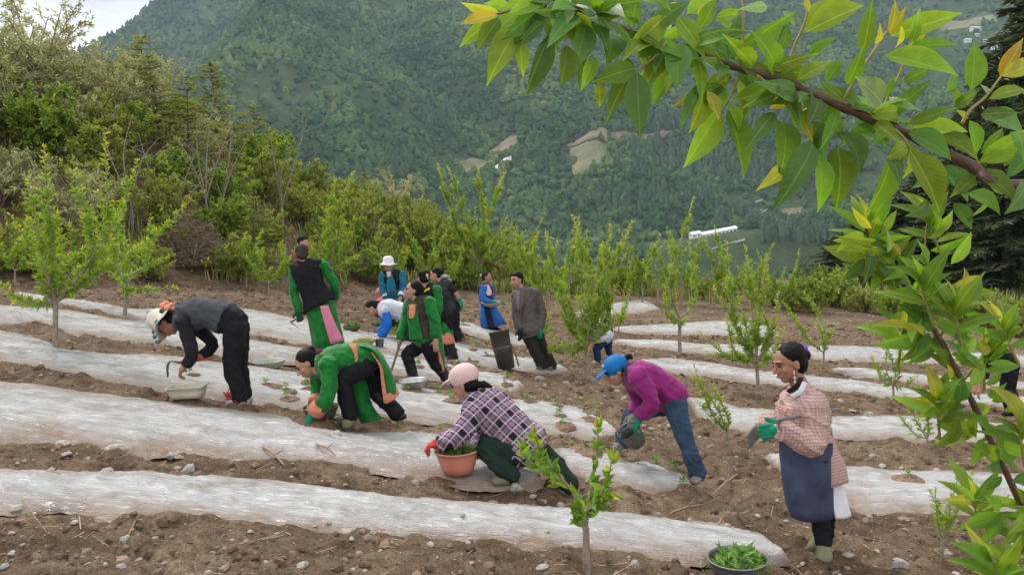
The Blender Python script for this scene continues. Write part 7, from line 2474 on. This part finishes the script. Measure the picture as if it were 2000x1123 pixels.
# tall tapering basket-barrel leaning beside the man
pb, DB = at_px(989, 722)
o = thing('tall_basket', 'tall dark leaning carrying barrel with strap beside the blazer', 'barrel', tuple(pb))
tp = P(974, 646, DB + .02)
ax = (tp - pb).normalized()
Hh = (tp - pb).length
R1, R0 = 20 * DB / F, 15 * DB / F
MB().lathe(pb, [(R0 * .2, .01), (R0, .01), (R0 + (R1 - R0) * .5, Hh * .5), (R1 * .99, Hh * .96), (R1 * 1.03, Hh * .965), (R1 * 1.03, Hh), (R1 * .93, Hh), (R1 * .9, Hh * .9), (R0 * .9, .03), (R0 * .2, .03)], 28, ax).build('barrel_shell', plain('dusty_black_plastic', (0.050, 0.050, 0.044), .6, .45, 5), o)
MB().lathe(pb + ax * Hh * .55, [(R0 + (R1 - R0) * .56, 0), (R0 + (R1 - R0) * .62, 0), (R0 + (R1 - R0) * .63, .025), (R0 + (R1 - R0) * .57, .025)], 28, ax).build('hoop', WICK, o)
MB().tube([P(998, 672, DB), P(1006, 690, DB - .05), P(1013, 714, DB - .02)], .012, 8, sub=4).build('strap', WICK, o)
MB().tube([P(998, 674, DB + .1), P(1002, 700, DB + .08), P(1004, 716, DB + .05)], .012, 8, sub=4).build('strap', WICK, o)
# shallow tray held by the blue robe
c = P(959, 592, D10 - .30)
o = thing('shallow_tray', 'shallow grey wicker tray held against the blue robe', 'tray', tuple(c))
R = 19 * D10 / F
MB().lathe(c, [(R * .2, -.06), (R * .62, -.06), (R * .95, .0), (R * 1.03, .01), (R * 1.03, .03), (R * .95, .025), (R * .6, -.04), (R * .2, -.045)], 28, (0.05, -.1, 1)).build('tray_shell', plain('grey_wicker', (0.30, 0.27, 0.22), .8, .35, 50, bump=.6), o)
MB().tube([c + RGT * R * .9 + Vector((0, 0, .02)), c + RGT * R * 1.25 + Vector((0, 0, .03)), c + RGT * R * 1.2 + Vector((0, 0, -.09))], .008, 6, sub=3).build('handle', WICK, o)
# bucket being emptied
c = P(1236, 852, D13 - .06)
o = thing('black_bucket', 'scuffed black rubber bucket tipped over in the hands of the magenta fleece', 'bucket', tuple(c))
ax = idir(-.55, -.75, -.25)
R = 21 * D13 / F
pr = [(R * .2, -R * 1.05), (R * .72, -R * 1.0), (R * .95, -R * .5), (R, 0), (R * 1.02, R * .45), (R * 1.06, R * .6), (R * .98, R * .6), (R * .92, 0), (R * .66, -R * .9), (R * .2, -R * .95)]
MB().lathe(c, pr, 28, ax).build('bucket_shell', plain('scuffed_rubber', (0.085, 0.082, 0.078), .55, .55, 7), o)
rr = (ax.cross(FWD)).normalized()
MB().tube([c + ax * R * .5 + rr * R, c + ax * R * 1.35 + rr * R * .5, c + ax * R * 1.5, c + ax * R * 1.35 - rr * R * .5, c + ax * R * .5 - rr * R], .006, 6, sub=4).build('bail', IRON_M, o)
MB().tube([c + ax * R * .4 + idir(-1, -.2) * R * .7, c + ax * R * .7 + idir(-1, .1) * R * 1.2, c + ax * R * .3 + idir(-1, .5) * R * 1.3], [.02, .03, .02], 8, rb=[.008] * 3, side=FWD, sub=3).build('lip_flap', MATS['scuffed_rubber'], o)
# pink twine
p, D = at_px(452, 785)
o = thing('twine_ball', 'tangle of red-pink twine at the feet of the bent person in black', 'twine', tuple(p))
m = MB()
rg_ = random.Random(8)
pts = [p + Vector((rg_.gauss(0, .035), rg_.gauss(0, .03), abs(rg_.gauss(.045, .03)) + .01)) for _ in range(46)]
m.tube(pts, .005, 5, sub=3)
m.tube([p + Vector((-.02, -.05, .01)), p + Vector((-.06, -.06, .02)), p + Vector((-.10, -.03, .015)), p + Vector((.03, -.08, .015))], .005, 5, sub=3)
m.build('twine', plain('pink_twine', (0.62, 0.10, 0.10), .7, .2, 40), o)

# planted seedlings with their little soil heaps pushing through the film
SOILH_M = plain('fresh_soil', (0.20, 0.135, 0.092), .97, .55, 3.0, spec=.1, bump=.8, bscale=9)
def mound_mesh(seed):
    rg_ = np.random.default_rng(seed)
    n, rr = 18, 6
    V = [(0, 0, .9)]
    for i in range(1, rr + 1):
        for j in range(n):
            a = 2 * math.pi * j / n
            r = i / rr
            e = 1 + .6 * float(vnoise(np.array([[math.cos(a) * 1.6 + seed, math.sin(a) * 1.6, 0]]), seed)[0]) * r
            z = (1 - r ** 1.6) + .32 * float(vnoise(np.array([[math.cos(a) * r * 4, math.sin(a) * r * 4, seed]]), 2)[0]) * (1.2 - r) - (.45 if i == rr else 0)
            V.append((math.cos(a) * r * e, math.sin(a) * r * e, z))
    Fc = [(0, 1 + j, 1 + (j + 1) % n) for j in range(n)]
    for i in range(rr - 1):
        for j in range(n):
            a, b = 1 + i * n + j, 1 + i * n + (j + 1) % n
            Fc.append((a, a + n, b + n, b))
    me = mk_mesh('soil_heap', np.array(V), Fc, False)
    me.materials.append(SOILH_M)
    return me
MOUNDS = [mound_mesh(k + 2) for k in range(6)]
def seedling_mesh(seed, mat):
    rg_ = np.random.default_rng(seed)
    n = 9
    a = np.arange(n) * 2.4 + rg_.normal(size=n) * .3
    el = np.linspace(.15, 1.1, n)
    d = np.stack([np.cos(a) * np.cos(el), np.sin(a) * np.cos(el), np.sin(el)], -1)
    p = np.stack([0 * a, 0 * a, np.linspace(.25, .5, n)], -1)
    L = rg_.uniform(.5, .8, n)
    v, f_, t = leaves(p, d, L, L * .36, rg_.random(n), .35, .3, rg_)
    me = mk_mesh('seedling_leaves', v, f_, False, t)
    me.materials.append(mat)
    return me
SMESH = [seedling_mesh(k + 60, SEED_M if k % 2 else SEED2_M) for k in range(6)]
stem_me = mk_mesh('seedling_stem', np.array(MB().tube([Vector((0, 0, -.3)), Vector((.02, 0, .5))], .03, 5).V), MB().tube([Vector((0, 0, -.3)), Vector((.02, 0, .5))], .03, 5).F)
stem_me.materials.append(SHOOT_M)
spots = [((250, 705), 1), ((530, 735), 1), ((385, 775), 1), ((1150, 1000), 1.5), ((1220, 735), 1), ((1560, 570), .8), ((1660, 455), .8), ((1900, 650), 1), ((1720, 600), 1), ((1430, 750), 1.1), ((1380, 800), 1.6), ((1290, 575), .8), ((1520, 820), 1), ((1440, 965), 1.3), ((1880, 690), 1), ((1500, 480), 1.1), ((1600, 400), 1.2), ((960, 840), 1), ((1700, 420), 1), ((1500, 650), 1.3), ((820, 735), .8), ((1640, 520), 1.2), ((1760, 500), 1.2), ((700, 700), .8), ((1080, 560), .9)]
PX = [(450 + x / 3.509, 560 + y / 3.509, k) for (x, y), k in spots]
spots3 = [((60, 480), 1.3), ((1270, 370), 1), ((1100, 400), .8), ((1070, 335), .7), ((1010, 290), 1), ((1120, 450), 1.3), ((1540, 770), 1.6), ((1720, 685), 1.2), ((1270, 640), 1.4), ((1490, 680), 1.4), ((1840, 765), 1), ((1180, 575), 1), ((400, 300), .8), ((290, 295), 1.2), ((620, 100), 1), ((760, 150), 1), ((900, 320), .9), ((440, 75), .8), ((1440, 450), 1), ((1290, 425), .8), ((1660, 830), 1.3), ((1340, 350), .6), ((860, 250), 1.2), ((1240, 280), .8), ((560, 90), .8), ((1900, 850), .8)]
PX += [(760 + x / 3.303, 700 + y / 3.303, k) for (x, y), k in spots3]
PX += [(880, 690, 1), (930, 655, 1.1), (905, 640, 1.2), (935, 625, 1.2), (980, 665, 1), (1010, 700, 1.1), (1045, 690, 1), (1080, 715, 1), (895, 675, 1), (1110, 700, 1), (452, 755, .6), (372, 740, .6), (640, 770, .9), (560, 770, .9), (600, 755, .8), (920, 700, 1.2), (870, 730, 1.2), (1775, 947, 1.3)]
random.seed(12)
for k, (u, v, sc) in enumerate(PX):
    if k % 7 == 3:
        continue
    p, D = at_px(u, v)
    o = thing('seedling', 'freshly planted seedling in a small heap of soil on the film', 'seedling', (p.x, p.y, p.z - .004), random.uniform(0, 6.28), 'seedlings planted through the film')
    q = obj('soil_heap', MOUNDS[k % 6]); q.parent = o
    w_ = .115 * sc * random.uniform(.8, 1.25)
    q.scale = (w_ * 1.25, w_ * .9, .030 * sc)
    hsc = random.uniform(.06, .105)
    q = obj('leaves', SMESH[k % 6]); q.parent = o
    q.scale = (hsc,) * 3
    q.location = (0, 0, .02)
    q = obj('stem', stem_me); q.parent = o
    q.scale = (hsc,) * 3
    q.location = (0, 0, .02)
